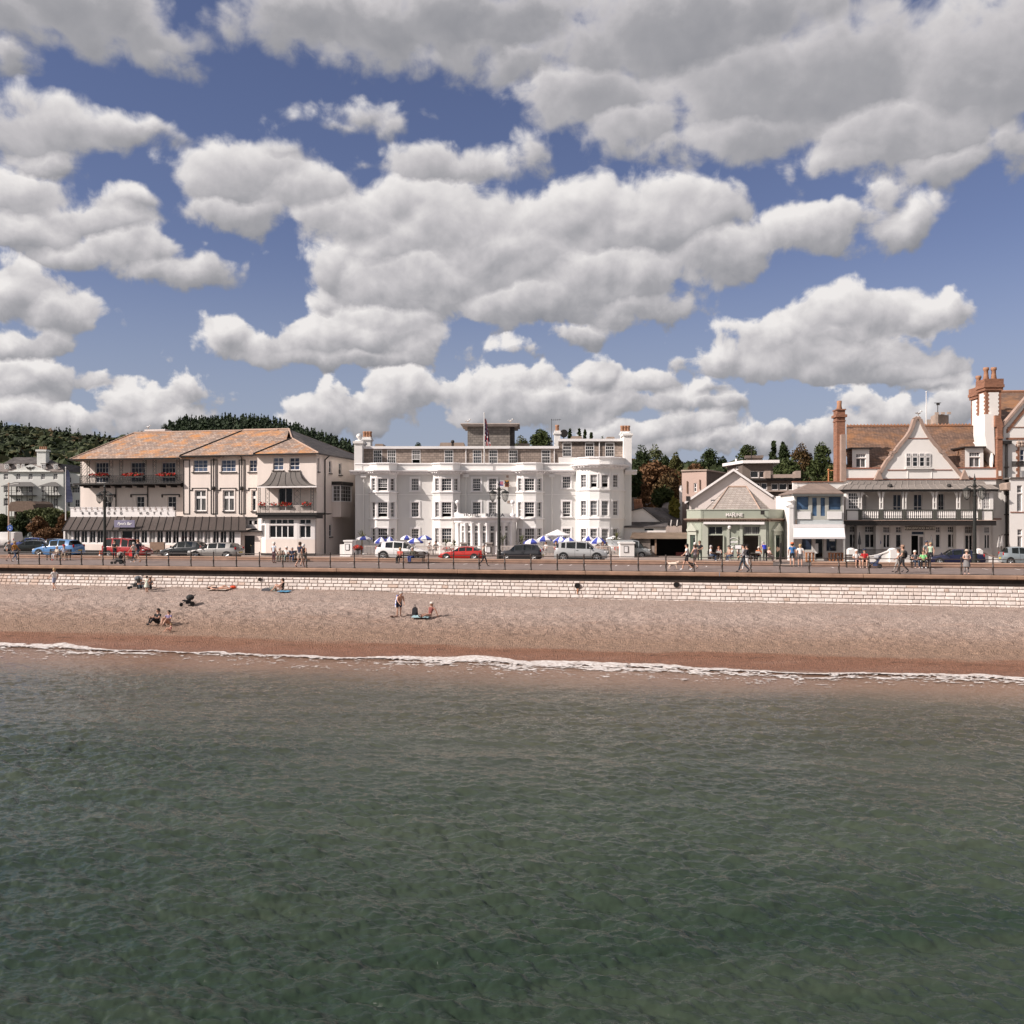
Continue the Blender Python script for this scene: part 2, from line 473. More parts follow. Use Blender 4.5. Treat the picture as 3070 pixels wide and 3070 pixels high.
def vnoise(x,y,seed=0,octaves=4,gain=.5):
 """value noise for numpy arrays"""
 rs = np.random.RandomState(seed); T = rs.rand(256,256)
 out = np.zeros_like(x,dtype=float); a = 1.0
 for k in range(octaves):
  fx = x * 2 ** k + 17.3 * k; fy = y * 2 ** k + 9.1 * k
  ix = np.floor(fx).astype(int); iy = np.floor(fy).astype(int)
  tx = fx - ix; ty = fy - iy
  tx = tx * tx * (3 - 2 * tx); ty = ty * ty * (3 - 2 * ty)
  g = lambda i,j: T[i % 256,j % 256]
  out += a * ((g(ix,iy) * (1 - tx) + g(ix + 1,iy) * tx) * (1 - ty) + (g(ix,iy + 1) * (1 - tx) + g(ix + 1,iy + 1) * tx) * ty - .5)
  a *= gain
 return out
# ------------------------------------------------------------------ sea
SHORE = -15.9
def shore_v(u):
 return SHORE + .35 * np.sin(u * .21 + 1.0) + .22 * np.sin(u * .53 + 2.1) + .12 * np.sin(u * 1.3)
def make_sea():
 rs = np.random.RandomState(5)
 N,Lt = 1024,40.0
 k1 = np.fft.fftfreq(N,Lt / N) * 2 * np.pi
 kx,ky = np.meshgrid(k1,k1)
 k = np.hypot(kx,ky); k[0,0] = 1e-6
 wd = np.array([0.25,0.97])
 cosf = (kx * wd[0] + ky * wd[1]) / k
 Lw = 0.36
 Pk = np.exp(-1 / (k * Lw) ** 2) / k ** 3.12 * (0.12 + np.abs(cosf) ** 3) * np.exp(-(k * .022) ** 2)
 Pk[0,0] = 0
 H = np.sqrt(Pk / 2) * (rs.randn(N,N) + 1j * rs.randn(N,N))
 h = np.real(np.fft.ifft2(H)); sc = .033 / h.std(); h *= sc
 dx = np.real(np.fft.ifft2(-1j * kx / k * H)) * sc; dy = np.real(np.fft.ifft2(-1j * ky / k * H)) * sc
 def samp(A,X,Y):
  fx = (X / Lt * N) % N; fy = (Y / Lt * N) % N
  ix = fx.astype(int); iy = fy.astype(int); tx = fx - ix; ty = fy - iy
  a = A[iy % N,ix % N]; b = A[iy % N,(ix + 1) % N]; c = A[(iy + 1) % N,ix % N]; d = A[(iy + 1) % N,(ix + 1) % N]
  return (a * (1 - tx) + b * tx) * (1 - ty) + (c * (1 - tx) + d * tx) * ty
 nr,nc = 950,900
 Y = 11.5 * (62 / 11.5) ** (np.arange(nr) / (nr - 1.0))
 s = np.linspace(-.66,.66,nc)
 YY = np.repeat(Y[:,None],nc,1); XX = s[None,:] * YY
 env = 0.80 + 0.75 * vnoise(XX * .07 + 40,YY * .14 + 3,3,3)
 # calmer close to the shore
 vloc = XX * SA + (YY - RAIL_Y) * CA
 uloc = XX * CA - (YY - RAIL_Y) * SA
 near = np.clip((shore_v(uloc) - vloc) / 9,0.12,1)
 Z = samp(h,XX,YY) * env * near
 c,s_ = math.cos(.35),math.sin(.35)
 Z += .35 * samp(h,(XX * c - YY * s_) * 1.9 + 11,(XX * s_ + YY * c) * 1.9 + 5) * near
 Z += .13 * vnoise(XX * .16,YY * .42,9,2) * near
 X2 = XX + .45 * samp(dx,XX,YY) * env * near; Y2 = YY + .45 * samp(dy,XX,YY) * env * near
 V = np.stack([X2,Y2,Z],-1).reshape(-1,3)
 q = gridq(nr,nc)
 # the open sea around the detailed part, a little lower
 base = len(V)
 out = np.array([[-3000,-4000,-.6],[3000,-4000,-.6],[3000,66,-.6],[-3000,66,-.6]])
 V = np.concatenate([V,out]); q = np.concatenate([q,[[base,base + 1,base + 2,base + 3]]])
 m,nt,p = bsdf("sea_water")
 tc = nd(nt,'ShaderNodeTexCoord'); vr = nd(nt,'ShaderNodeVectorRotate',rotation_type='Z_AXIS')
 L(nt,tc.outputs['Object'],vr.inputs[0]); vr.inputs['Angle'].default_value = ANG
 sp = nd(nt,'ShaderNodeSeparateXYZ'); L(nt,vr.outputs[0],sp.inputs[0])
 v0 = RAIL_Y * CA
 vv = mth(nt,'SUBTRACT',sp.outputs[1],v0)
 n = noise(nt,coords(nt,(.035,.11,1)),1,5,.6,.4)
 vw = mth(nt,'MULTIPLY_ADD',n,16.0,mth(nt,'SUBTRACT',vv,8.0))
 sand = maprange(nt,vw,-42,-17,0,1,True)
 sand2 = maprange(nt,mth(nt,'MULTIPLY_ADD',n,4.0,vv),-22.5,-16.5,0,1,True)
 n2 = noise(nt,coords(nt,(.05,.16,1),(9,4,0)),1,5,.65,.6)
 deep = mixc(nt,maprange(nt,n2,.35,.65,0,1),(0.018,0.032,0.020),(0.042,0.055,0.037))
 c = mixc(nt,mth(nt,'MULTIPLY',sand,.6),deep,(0.145,0.112,0.080))
 c = mixc(nt,mth(nt,'MULTIPLY',sand2,.85),c,(0.225,0.132,0.088))
 L(nt,c,p.inputs['Base Color'])
 p.inputs['IOR'].default_value = 1.33; p.inputs['Roughness'].default_value = .05
 p.inputs['Specular IOR Level'].default_value = .5
 b1 = noise(nt,coords(nt,(1,2.4,1)),7.0,4,.6,.5)
 bump(nt,p,b1,.32,.04)
 tag(npmesh("sea",V,q,m),kind='structure')
make_sea()
# ------------------------------------------------------------------ beach
def beach_z(u,v):
 """height of the shingle"""
 t = np.clip((-.6 - v) / (-.6 - SHORE),-.4,2.0)
 top = 2.22 + .16 * np.tanh((-u - 7) / 6) - .06 * np.tanh((u - 12) / 10)
 z = top * (1 - np.clip(t,0,1) ** 1.12)
 z = np.where(t > 1,-(t - 1) * 3.2,z)
 z = z + .10 * np.exp(-((v + 4.6) / .8) ** 2) - .10 * np.exp(-((v + 6.0) / 1.0) ** 2) + .05 * np.exp(-((v + 11.5) / .7) ** 2)
 return z
def make_beach():
 nr,nc = 420,1000
 v = np.linspace(-24,-.2,nr); u = np.linspace(-62,50,nc)
 uu,vv = np.meshgrid(u,v)
 z = beach_z(uu,vv)
 up = np.clip((vv - SHORE) / 4,0,1)
 lump = .085 * vnoise(uu * 1.5,vv * 1.9,1,4,.68) + .06 * vnoise(uu * .33,vv * .45,2,3) + .05 * vnoise(uu * 3.4,vv * 3.6,6,2)
 mid = .5 + np.exp(-((vv + 8) / 4) ** 2) * 1.1
 z = z + lump * mid * (.25 + .75 * up)
 X = uu * CA + vv * SA; Y = RAIL_Y - uu * SA + vv * CA
 m,nt,p = bsdf("shingle")
 tc = nd(nt,'ShaderNodeTexCoord'); vr = nd(nt,'ShaderNodeVectorRotate',rotation_type='Z_AXIS')
 L(nt,tc.outputs['Object'],vr.inputs[0]); vr.inputs['Angle'].default_value = ANG
 sp = nd(nt,'ShaderNodeSeparateXYZ'); L(nt,vr.outputs[0],sp.inputs[0])
 vl = mth(nt,'SUBTRACT',sp.outputs[1],RAIL_Y * CA)
 n = noise(nt,coords(nt,(.12,.5,1)),1,5,.6)
 vw = mth(nt,'MULTIPLY_ADD',n,3.0,mth(nt,'SUBTRACT',vl,1.5))
 c = mixc(nt,maprange(nt,vw,-12.5,-4.5,0,1,True),(0.275,0.183,0.131),(0.375,0.294,0.252))
 c = mixc(nt,maprange(nt,vw,-13.6,-12.9,1,0,True),c,(0.225,0.112,0.070))
 n3 = noise(nt,coords(nt,(.3,1.2,1),(5,2,1)),1,6,.7)
 c = mixc(nt,maprange(nt,n3,.5,.75,0,.5),c,(0.30,0.19,0.14))
 # wrack line of dark weed
 wl = mth(nt,'ABSOLUTE',mth(nt,'ADD',mth(nt,'MULTIPLY_ADD',n,1.2,vl),13.4))
 wn = noise(nt,coords(nt,(.9,2.5,1),(1,8,1)),1.2,5,.7)
 wf = mth(nt,'MULTIPLY',maprange(nt,wl,.05,.22,1,0),maprange(nt,wn,.52,.6,0,.8))
 c = mixc(nt,wf,c,(0.07,0.035,0.025))
 vo = nd(nt,'ShaderNodeTexVoronoi'); L(nt,coords(nt),vo.inputs['Vector']); vo.inputs['Scale'].default_value = 13
 pc = nd(nt,'ShaderNodeSeparateColor'); L(nt,vo.outputs['Color'],pc.inputs[0])
 c = mixc(nt,.85,c,mixc(nt,pc.outputs[0],(.62,.61,.61),(1.22,1.20,1.19)),'MULTIPLY')
 L(nt,c,p.inputs['Base Color'])
 wet = maprange(nt,vl,-15.9,-14.2,.25,.85)
 L(nt,wet,p.inputs['Roughness']); p.inputs['Specular IOR Level'].default_value = .3
 hh = mth(nt,'ADD',vo.outputs['Distance'],noise(nt,coords(nt),3.5,4,.7))
 bump(nt,p,hh,.85,.08)
 tag(npmesh("beach",np.stack([X,Y,z],-1).reshape(-1,3),gridq(nr,nc),m),kind='structure')
make_beach()
def ground_z(u,v):
 return float(beach_z(np.array([u * 1.0]),np.array([v * 1.0]))[0])
def beach_uv(px,py):
 """walk the shingle to the point seen at this pixel"""
 z = 1.5
 for _ in range(40):
  u,v = GV(px,py,z)
  z = .5 * z + .5 * ground_z(u,v)
 return u,v,z
def make_foam():
 """broken wave: a thin lace of foam lying on the water's edge"""
 nr,nc = 150,1900
 u = np.linspace(-60,48,nc); d = np.linspace(0,1,nr)
 uu,dd = np.meshgrid(u,d)
 wid = 2.5 + .55 * np.sin(uu * .19 + .6) + .9 * vnoise(uu * .12,uu * 0 + 2,12,3) + .5 * np.exp(-((uu - 2) / 9) ** 2)
 edge = shore_v(uu) + .35 * vnoise(uu * .8,uu * 0,21,4) + .25
 off = dd * wid * 1.6
 vv = edge - off
 nz = .60 * vnoise(uu * 1.5,vv * 2.4,31,5,.68) + .75 * vnoise(uu * 6,vv * 8,33,3,.75)
 solid = .95 * np.exp(-((dd - .08) / .09) ** 2) + .52 * np.exp(-((dd - .42) / .09) ** 2) * np.clip(.5 + 2 * vnoise(uu * .23,uu * 0 + 3,43,2),0,1) + .40 * np.exp(-((dd - .25) / .22) ** 2) * np.clip(.6 + 2.2 * vnoise(uu * .16,uu * 0 + 7,41,2),0,1.2) + .10 * (1 - dd)
 keep = (solid - .36 + nz * .95) > 0
 crest = .16 * np.exp(-((dd - .16) / .10) ** 2) + .07 * np.exp(-((dd - .42) / .08) ** 2)
 z = np.maximum(beach_z(uu,vv),0.0) + .018 + .5 * crest * (.7 + .6 * vnoise(uu * .7,dd * 3,51,3)) + .012 * nz
 X = uu * CA + vv * SA; Y = RAIL_Y - uu * SA + vv * CA
 q = gridq(nr,nc)
 kf = keep.ravel()[q].mean(1) > .6
 m,nt,p = bsdf("foam")
 n = noise(nt,coords(nt),6,4,.6)
 L(nt,mixc(nt,maprange(nt,n,.35,.65,0,1),(.40,.33,.29),(.72,.69,.665)),p.inputs['Base Color'])
 p.inputs['Roughness'].default_value = .6
 bump(nt,p,n,.5,.05)
 o = npmesh("surf_foam",np.stack([X,Y,z],-1).reshape(-1,3),q[kf],m)
 tag(o,'white foam of the breaking wave along the waterline','foam',kind='stuff')
 # swash lens of wet water between the foam and the shingle
make_foam()
# ------------------------------------------------------------------ promenade, road, ground and hills
m_asph = M("promenade_asphalt",(0.205,0.156,0.138),.9,.22,.9,.3,60)
m_road = M("road_asphalt",(0.13,0.105,0.095),.9,.2,.7,.3,60)
m_paint = M("road_paint",(.72,.66,.62),.7,.2,6)
m_pave = M("pavement_slabs",(0.30,0.235,0.205),.85,.2,1.1)
def sheet(name,u0,u1,v0,v1,z,mat,n=1):
 mb = MB(); mb.poly([(*W(u0,v0).xy,z),(*W(u1,v0).xy,z),(*W(u1,v1).xy,z),(*W(u0,v1).xy,z)])
 return tag(mb.build(name,mat),kind='structure')
sheet("promenade",-75,60,-.05,9.25,PROM,m_asph)
mb = MB()
for px in (1042,1130,1200,1290,1390,1485,1574,1618,1708,1750,1845,1882,1980,2118,2500,2646,2755,2800,2905,2960,3058):
 u = U(px,7.3)
 a = [W(u - .05,7.2),W(u + .05,7.2),W(u + .05,8.5),W(u - .05,8.5)]
 mb.poly([(p.x,p.y,PROM + .005) for p in a])
tag(mb.build("parking_marks",m_paint),kind='structure')
sheet("road",-140,90,9.25,18.0,PROM - .06,m_road)
mb = MB()
def tbox(mb,u0,u1,v0,v1,z0,z1):
 P = [W(u0,v0),W(u1,v0),W(u1,v1),W(u0,v1)]
 return mb.plan([(p.x,p.y) for p in P],z0,z1)
tbox(mb,-43,90,18.0,90,PROM - .4,PROM + .06)
tag(mb.build("pavement",m_pave),kind='structure')
SKY = [(-900,1262),(-300,1262),(0,1270),(60,1274),(120,1277),(170,1285),(260,1296),(330,1303),(380,1298),(430,1288),(480,1290),(510,1275),(560,1262),(640,1257),(720,1254),(800,1262),(860,1276),(940,1300),(1000,1320),(1060,1342),(1120,1356),(1300,1362),(1480,1355),(1600,1340),(1700,1345),(1850,1355),(1950,1378),(2150,1378),(2300,1382),(2500,1385),(2800,1390),(3100,1392),(4200,1400)]
def ridge(px):
 return np.interp(px,[a for a,b in SKY],[b for a,b in SKY])
def ground_h(X,Y):
 px = 1535 + X / np.maximum(Y,1) * FPX
 v = X * SA + (Y - RAIL_Y) * CA
 s1 = np.clip((v - 62) / 75,0,1); s1 = s1 * s1 * (3 - 2 * s1)
 top = CAM_H + (HOR - ridge(px)) / FPX * 700 - 11
 s2 = np.clip((Y - 190) / 510,0,1) ** 1.15
 s3 = np.clip((Y - 700) / 500,0,1)
 return (PROM - .09) + 6.0 * s1 + (top - 10) * s2 * (1 - .5 * s3)
def make_ground():
 Y = np.concatenate([np.linspace(62,200,90),200 * (3000 / 200) ** (np.arange(1,120) / 119.0)])
 s = np.linspace(-1.1,1.1,420)
 YY = np.repeat(Y[:,None],len(s),1); XX = s[None] * YY
 Z = ground_h(XX,YY)
 # keep the sheet behind the sea wall: the first rows follow the promenade line
 V = XX * SA + (YY - RAIL_Y) * CA
 push = np.maximum(0,9.0 - V)
 YY = YY + push / CA
 m,nt,p = bsdf("grassland")
 n = noise(nt,coords(nt),.02,6,.65)
 L(nt,mixc(nt,maprange(nt,n,.35,.65,0,1),(.026,.033,.015),(.045,.046,.021)),p.inputs['Base Color'])
 p.inputs['Roughness'].default_value = .9
 tag(npmesh("ground",np.stack([XX,YY,Z],-1).reshape(-1,3),gridq(len(Y),len(s)),m),kind='structure')
make_ground()
# car park tarmac where the street turns inland at the left
def quad_world(name,pts,mat,z=None):
 mb = MB(); mb.poly(pts); return tag(mb.build(name,mat),kind='structure')
P = [W(-140,18.0),W(-43.0,18.0),W(-43.0,68),W(-140,68)]
quad_world("car_park",[(p.x,p.y,PROM - .06) for p in P],m_road)
# ------------------------------------------------------------------ sea wall with its coping
def make_seawall():
 root = thing("sea_wall","long stone block sea wall with overhanging brown coping above the shingle beach","sea wall",0,0,0)
 m_cop = M("coping_stone",(0.31,0.195,0.135),.85,.3,1.2,.3,25)
 m_dark = M("painted_recess_shade",(0.030,0.020,0.016),.8,.5,2.5,streak=True)  # near-black colour paints in the shade beneath the coping overhang
 m_blk = [M("wall_block_%s" % n,c,.85,.2,3,.5,14) for n,c in (("pale",(.67,.60,.555)),("pink",(.61,.53,.48)),("tan",(.54,.42,.35)),("grey",(.58,.51,.47)))]
 m_joint = M("wall_joint",(.42,.34,.295),.9,.3,4)
 u = -75.0; r = random.Random(3)
 cop = MB()
 while u < 60:
  w = 8.6 + r.random() * .6; e = min(u + w,60) - .03; j = r.random() * .03
  cop.strip([(u,0),(e,0)],[(-.28,PROM),(.26 + j,PROM),(.34 + j,PROM - .05),(.34 + j,PROM - .22),(.28 + j,PROM - .27),(-.28,PROM - .27)])
  u += w
 cop.build("coping",m_cop,root)
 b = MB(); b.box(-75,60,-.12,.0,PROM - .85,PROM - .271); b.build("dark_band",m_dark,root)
 b = MB(); zt,zb = PROM - .70,1.6
 vt,vb = -.16,-.52
 at = lambda z: vt + (vb - vt) * (zt - z) / (zt - zb)
 b.poly([(-75,vt + .03,zt),(60,vt + .03,zt),(60,vb + .03,zb),(-75,vb + .03,zb)])
 b.poly([(-75,vt + .03,zt),(60,vt + .03,zt),(60,0,zt),(-75,0,zt)])
 b.build("backing",m_joint,root)
 s = MB(); z = zt
 for row,hh in enumerate((.17,.24,.24,.24,.25,.26,.26)):
  u = -75 + r.random()
  while u < 60:
   w = r.choice((.24,.3,.36,.42,.48,.55,.66)) * (1 + .2 * r.random())
   z1 = z - .012 - r.random() * .014; z0 = z - hh + .012 + r.random() * .014
   o = .018 + r.random() * .026
   g = .008 + r.random() * .008
   x0,x1 = u + g,u + w - g
   c = .028
   outer = [(x0,at(z0) + .02,z0),(x1,at(z0) + .02,z0),(x1,at(z1) + .02,z1),(x0,at(z1) + .02,z1)]
   jj = lambda: (r.random() - .5) * .022
   inner = [(x0 + c + jj(),at(z0) - o,z0 + c + jj()),(x1 - c + jj(),at(z0) - o,z0 + c + jj()),(x1 - c + jj(),at(z1) - o,z1 - c * .8 + jj()),(x0 + c + jj(),at(z1) - o,z1 - c * .8 + jj())]
   px = 1535 + FPX * (u * CA) / DEP(u,0)
   wgt = [6,3,.25,2] if not (px < 130 or (row < 2 and px < 640 and r.random() < .6)) else [1,2,4,3]
   s.mi = r.choices((0,1,2,3),wgt)[0]
   A = [s.v(p) for p in outer]; B = [s.v(p) for p in inner]
   s.f(B)
   for i in range(4):
    k = (i + 1) % 4; s.f((A[i],A[k],B[k],B[i]))
   u += w
  z -= hh
 s.build("stone_facing",m_blk,root)
 md = M("drain_void",(.006,.005,.005),.9)
 mr = M("drain_rim",(.10,.06,.045),.8)
 for px,py,rad in ((778,1737,.13),(1731,1756,.20),(2028,1753,.20)):
  uu = U(px,-.35); zz = ZZ(py,uu,-.35)
  d = MB(); vv = at(zz) - .12
  d.tube((uu,vv - .02,zz),(uu,vv + .4,zz),rad,16)
  dr = d.build("drain_pipe",mr,root)
  h = MB(); h.tube((uu,vv - .024,zz),(uu,vv - .0205,zz),rad * .88,16); h.build("opening",md,dr)
 # rust stain below the middle drain
 uu = U(1731,-.4)
 st = MB();
 for zz,w in ((2.98,.11),(2.72,.06),(2.5,.03)):
  st.box(uu - w,uu + w,at(zz) - .088,at(zz) - .05,zz - .12,zz + .12)
 st.build("rust_stain",M("rust_stain",(.45,.22,.12),.9,.3,5),root)
make_seawall()
def make_lowwall():
 m = M("sandstone_kerb_wall",(0.36,0.225,0.165),.9,.3,1.0,.4,20)
 mc = M("sandstone_cap",(0.43,0.285,0.21),.85,.2,1.5)
 lab = (("low brown stone wall between promenade and road, long stretch in front of white hotel",-75,U(2318,9.3)),("low brown stone wall by the road, short stretch in front of gabled hotel",U(2433,9.3),60))
 for l,a,b in lab:
  root = thing("low_wall",l,"wall",(a + b) / 2,9.4,PROM,"low stone walls along the promenade")
  w = MB(); c = MB(); u = a; r = random.Random(5)
  h = .34
  while u < b:
   e = min(u + 5.5,b); jj = r.random() * .03
   w.box(u,e - .015,9.28,9.56,PROM - .1,PROM + h - .09 + jj)
   c.box(u - .01,e,9.24,9.60,PROM + h - .088 + jj,PROM + h + jj)
   u += 5.5
  w.build("masonry",m,root); c.build("cap_stones",mc,root)
make_lowwall()
def make_railing():
 m = M("painted_iron",(0.050,0.036,0.030),.5,.3,8,spec=.5)
 root = thing("promenade_railing","long dark iron railing with ball topped posts along the sea wall edge","railing",0,-.1,PROM)
 pts = [1470 + 0]
 # post positions follow the photograph: two metres apart
 def one(u):
  b = MB()
  b.lathe((u,-.08,PROM),[(.0,0),(.095,0),(.095,.05),(.058,.09),(.052,.45),(.07,.48),(.07,.53),(.046,.56),(.040,.98),(.056,1.0),(.036,1.02),(.062,1.06),(.062,1.09),(.036,1.13),(0,1.145)],8)
  return b
 u0 = U(1436,-.08); step = (U(2977,-.08) - U(1436,-.08)) / 18.0
 lo = -int((u0 + 62) / step)
 us = [u0 + step * i for i in range(lo,26)]
 for u in us: one(u).build("post",m,root,smooth=True)
 for z in (PROM + .98,PROM + .49):
  b = MB(); b.tube((us[0],-.08,z),(us[-1],-.08,z),.024,8); b.build("rail",m,root)
make_railing()
# ------------------------------------------------------------------ building kit
CR = {1: (0,1200,.28468),2: (500,1200,.30021),3: (1040,1220,.2484),4: (1450,1220,.2484),5: (1880,1280,.26915),
   6: (2340,1280,.22779),7: (2480,1090,.30538),8: (2640,1360,.22257),9: (2950,1160,.29)}
def q(c,x,y=0):
 a,b,s = CR[c]
 return a + s * x,b + s * y
def pt(c,x,y,v):
 px,py = q(c,x,y); u = U(px,v)
 return (u,v,ZZ(py,u,v))
def uu_(c,x,v): return U(q(c,x)[0],v)
def zz_(c,x,y,v): return pt(c,x,y,v)[2]
wr = random.Random(11)
class Face:
 """a wall standing on a plan path (left to right as seen from outside)"""
 def __init__(s,root,pts,s0=None):
  s.root = root; s.P = [Vector(p) for p in pts]
  s.S = [pts[0][0] if s0 is None else s0]
  for a,b in zip(s.P,s.P[1:]): s.S.append(s.S[-1] + (b - a).length)
  s.holes = []
 def hit(s,px):
  k = (px - 1535.0) / FPX; d = Vector((k * CA - SA,k * SA + CA)); C = Vector(CAMT)
  best = None
  for i,(a,b) in enumerate(zip(s.P,s.P[1:])):
   e = b - a; den = d.x * e.y - d.y * e.x
   if abs(den) < 1e-9: continue
   w = a - C
   t = (w.x * e.y - w.y * e.x) / den; m = (w.x * d.y - w.y * d.x) / den
   if -.001 <= m <= 1.001 and (best is None or t < best[0]): best = (t,s.S[i] + m * e.length,C + d * t)
  if best is None:
   i = 0 if abs(px - 1535) and s.hitside(px) else len(s.P) - 2
   a,b = s.P[i],s.P[i + 1]; e = b - a; den = d.x * e.y - d.y * e.x; w = a - C
   t = (w.x * e.y - w.y * e.x) / den; m = (w.x * d.y - w.y * d.x) / den
   return s.S[i] + m * e.length,C + d * t
  return best[1],best[2]
 def hitside(s,px):
  a = s.P[0] - Vector(CAMT); k = (a.x * CA + a.y * SA) / (-a.x * SA + a.y * CA)
  return px < 1535 + k * FPX
 def frame(s,x):
  i = 0
  while i < len(s.P) - 2 and x > s.S[i + 1] - 1e-6: i += 1
  a,b = s.P[i],s.P[i + 1]; t = (b - a).normalized()
  o = a - t * s.S[i]
  return (o.x,o.y),(t.x,t.y),(t.y,-t.x)
 def rect(s,c,x0,y0,x1,y1):
  xa,ya = q(c,x0,y0); xb,yb = q(c,x1,y1)
  sa,pa = s.hit(xa); sb,pb = s.hit(xb); m = (pa + pb) / 2
  return sa,sb,ZZ(yb,m.x,m.y),ZZ(ya,m.x,m.y)
 def win(s,r,cols=2,rows=2,name='window',fm=None,pm=None,fw=.07,bw=.03,dep=.14,sur=0,surm=None,sill=.0,sash=False,opn=0,hole=True,shade=None,pl=.0,mid=None,silm=None):
  s0,s1,z0,z1 = r
  if s1 < s0: s0,s1 = s1,s0
  o,t,n = s.frame((s0 + s1) / 2)
  fm = fm or MATS['white_joinery']; pm = pm or wr.choice(PANES)
  if hole: s.holes.append((s0,s1,z0,z1,dep))
  else: dep = -pl
  b = MB(); d0,d1 = -dep + .005,-dep + .06
  b.obox(o,t,n,s0,s0 + fw,d0,d1,z0,z1); b.obox(o,t,n,s1 - fw,s1,d0,d1,z0,z1)
  b.obox(o,t,n,s0 + fw,s1 - fw,d0,d1,z1 - fw,z1); b.obox(o,t,n,s0 + fw,s1 - fw,d0,d1,z0,z0 + fw * 1.15)
  zb = z0 + fw * 1.15; zt = z1 - fw
  if opn: zb = z0 + (z1 - z0) * opn
  for i in range(1,cols):
   x = s0 + fw + (s1 - s0 - 2 * fw) * i / cols
   b.obox(o,t,n,x - bw / 2,x + bw / 2,d0 + .004,d1 - .016,zb,zt)
  for i in range(1,rows):
   z = zb + (zt - zb) * i / rows
   w = bw if not (sash and i == rows // 2) else bw * 2.2
   if mid and i == mid[0]: z = z0 + (z1 - z0) * mid[1]; w = bw * 2
   b.obox(o,t,n,s0 + fw,s1 - fw,d0 + .006,d1 - .012 + (.012 if w > bw else 0),z - w / 2,z + w / 2)
  if opn: b.obox(o,t,n,s0 + fw,s1 - fw,d0,d1 + .01,zb - .045,zb + .03)
  if sur:
   b.mi = 1
   b.obox(o,t,n,s0 - sur,s0 - .002,-.02,.055,z0 - .002,z1 + sur); b.obox(o,t,n,s1 + .002,s1 + sur,-.02,.055,z0 - .002,z1 + sur)
   b.obox(o,t,n,s0,s1,-.02,.055,z1 + .002,z1 + sur)
  w = b.build(name,[fm,surm or fm],s.root)
  if sill:
   b = MB(); b.obox(o,t,n,s0 - sill,s1 + sill,-.05,.12,z0 - .10,z0 - .004); b.build('sill',silm or surm or fm,w)
  g = MB(); e = -dep + .016
  g.poly([(o[0] + t[0] * a + n[0] * e,o[1] + t[1] * a + n[1] * e,z) for a,z in ((s0 + .02,zb if opn else z0 + .02),(s1 - .02,zb if opn else z0 + .02),(s1 - .02,z1 - .02),(s0 + .02,z1 - .02))])
  if opn:
   g.mi = 1; e = -dep - .25
   g.poly([(o[0] + t[0] * a + n[0] * e,o[1] + t[1] * a + n[1] * e,z) for a,z in ((s0 - .02,z0),(s1 + .02,z0),(s1 + .02,zb + .05),(s0 - .02,zb + .05))])
  g.build('pane',[pm,MATS['void']],w)
  return w
 def build(s,mat,z0,z1,name='wall',extra=None,seg=None):
  mb = extra or MB()
  for i,(a,b) in enumerate(zip(s.P,s.P[1:])):
   mb.mi = 1 if seg and i in seg else 0
   A,B = s.S[i],s.S[i + 1]
   t = (b - a).normalized(); n = Vector((t.y,-t.x))
   hs = [h for h in s.holes if h[0] < B - 1e-4 and h[1] > A + 1e-4 and h[2] < z1 and h[3] > z0]
   xs = sorted({A,B} | {min(max(x,A),B) for h in hs for x in h[:2]})
   zs = sorted({z0,z1} | {min(max(z,z0),z1) for h in hs for z in h[2:4]})
   P = lambda x,z,d=0: (a.x + t.x * (x - A) - n.x * d,a.y + t.y * (x - A) - n.y * d,z)
   for j in range(len(zs) - 1):
    run = None
    for k in range(len(xs)):
     solid = False
     if k < len(xs) - 1:
      mx,mz = (xs[k] + xs[k + 1]) / 2,(zs[j] + zs[j + 1]) / 2
      solid = not any(h[0] < mx < h[1] and h[2] < mz < h[3] for h in hs)
     if solid and run is None: run = xs[k]
     if not solid and run is not None:
      mb.poly([P(run,zs[j]),P(xs[k],zs[j]),P(xs[k],zs[j + 1]),P(run,zs[j + 1])]); run = None
   for h in hs:
    x0,x1,y0,y1,d = h
    d += .02
    mb.poly([P(x0,y0),P(x0,y0,d),P(x0,y1,d),P(x0,y1)]); mb.poly([P(x1,y0),P(x1,y0,d),P(x1,y1,d),P(x1,y1)])
    mb.poly([P(x0,y0),P(x1,y0),P(x1,y0,d),P(x0,y0,d)]); mb.poly([P(x0,y1),P(x1,y1),P(x1,y1,d),P(x0,y1,d)])
  if extra: return mb
  return mb.build(name,mat,s.root)
def part(root,name,mat,fn,smooth=False):
 b = MB(); fn(b); return b.build(name,mat,root,smooth)
def slab(mb,pts,th=.12):
 lo = [(p[0],p[1],p[2] - th) for p in pts]
 mb.poly(pts); mb.poly(lo[::-1])
 for i in range(len(pts)):
  j = (i + 1) % len(pts); mb.poly([pts[i],lo[i],lo[j],pts[j]])
 return mb
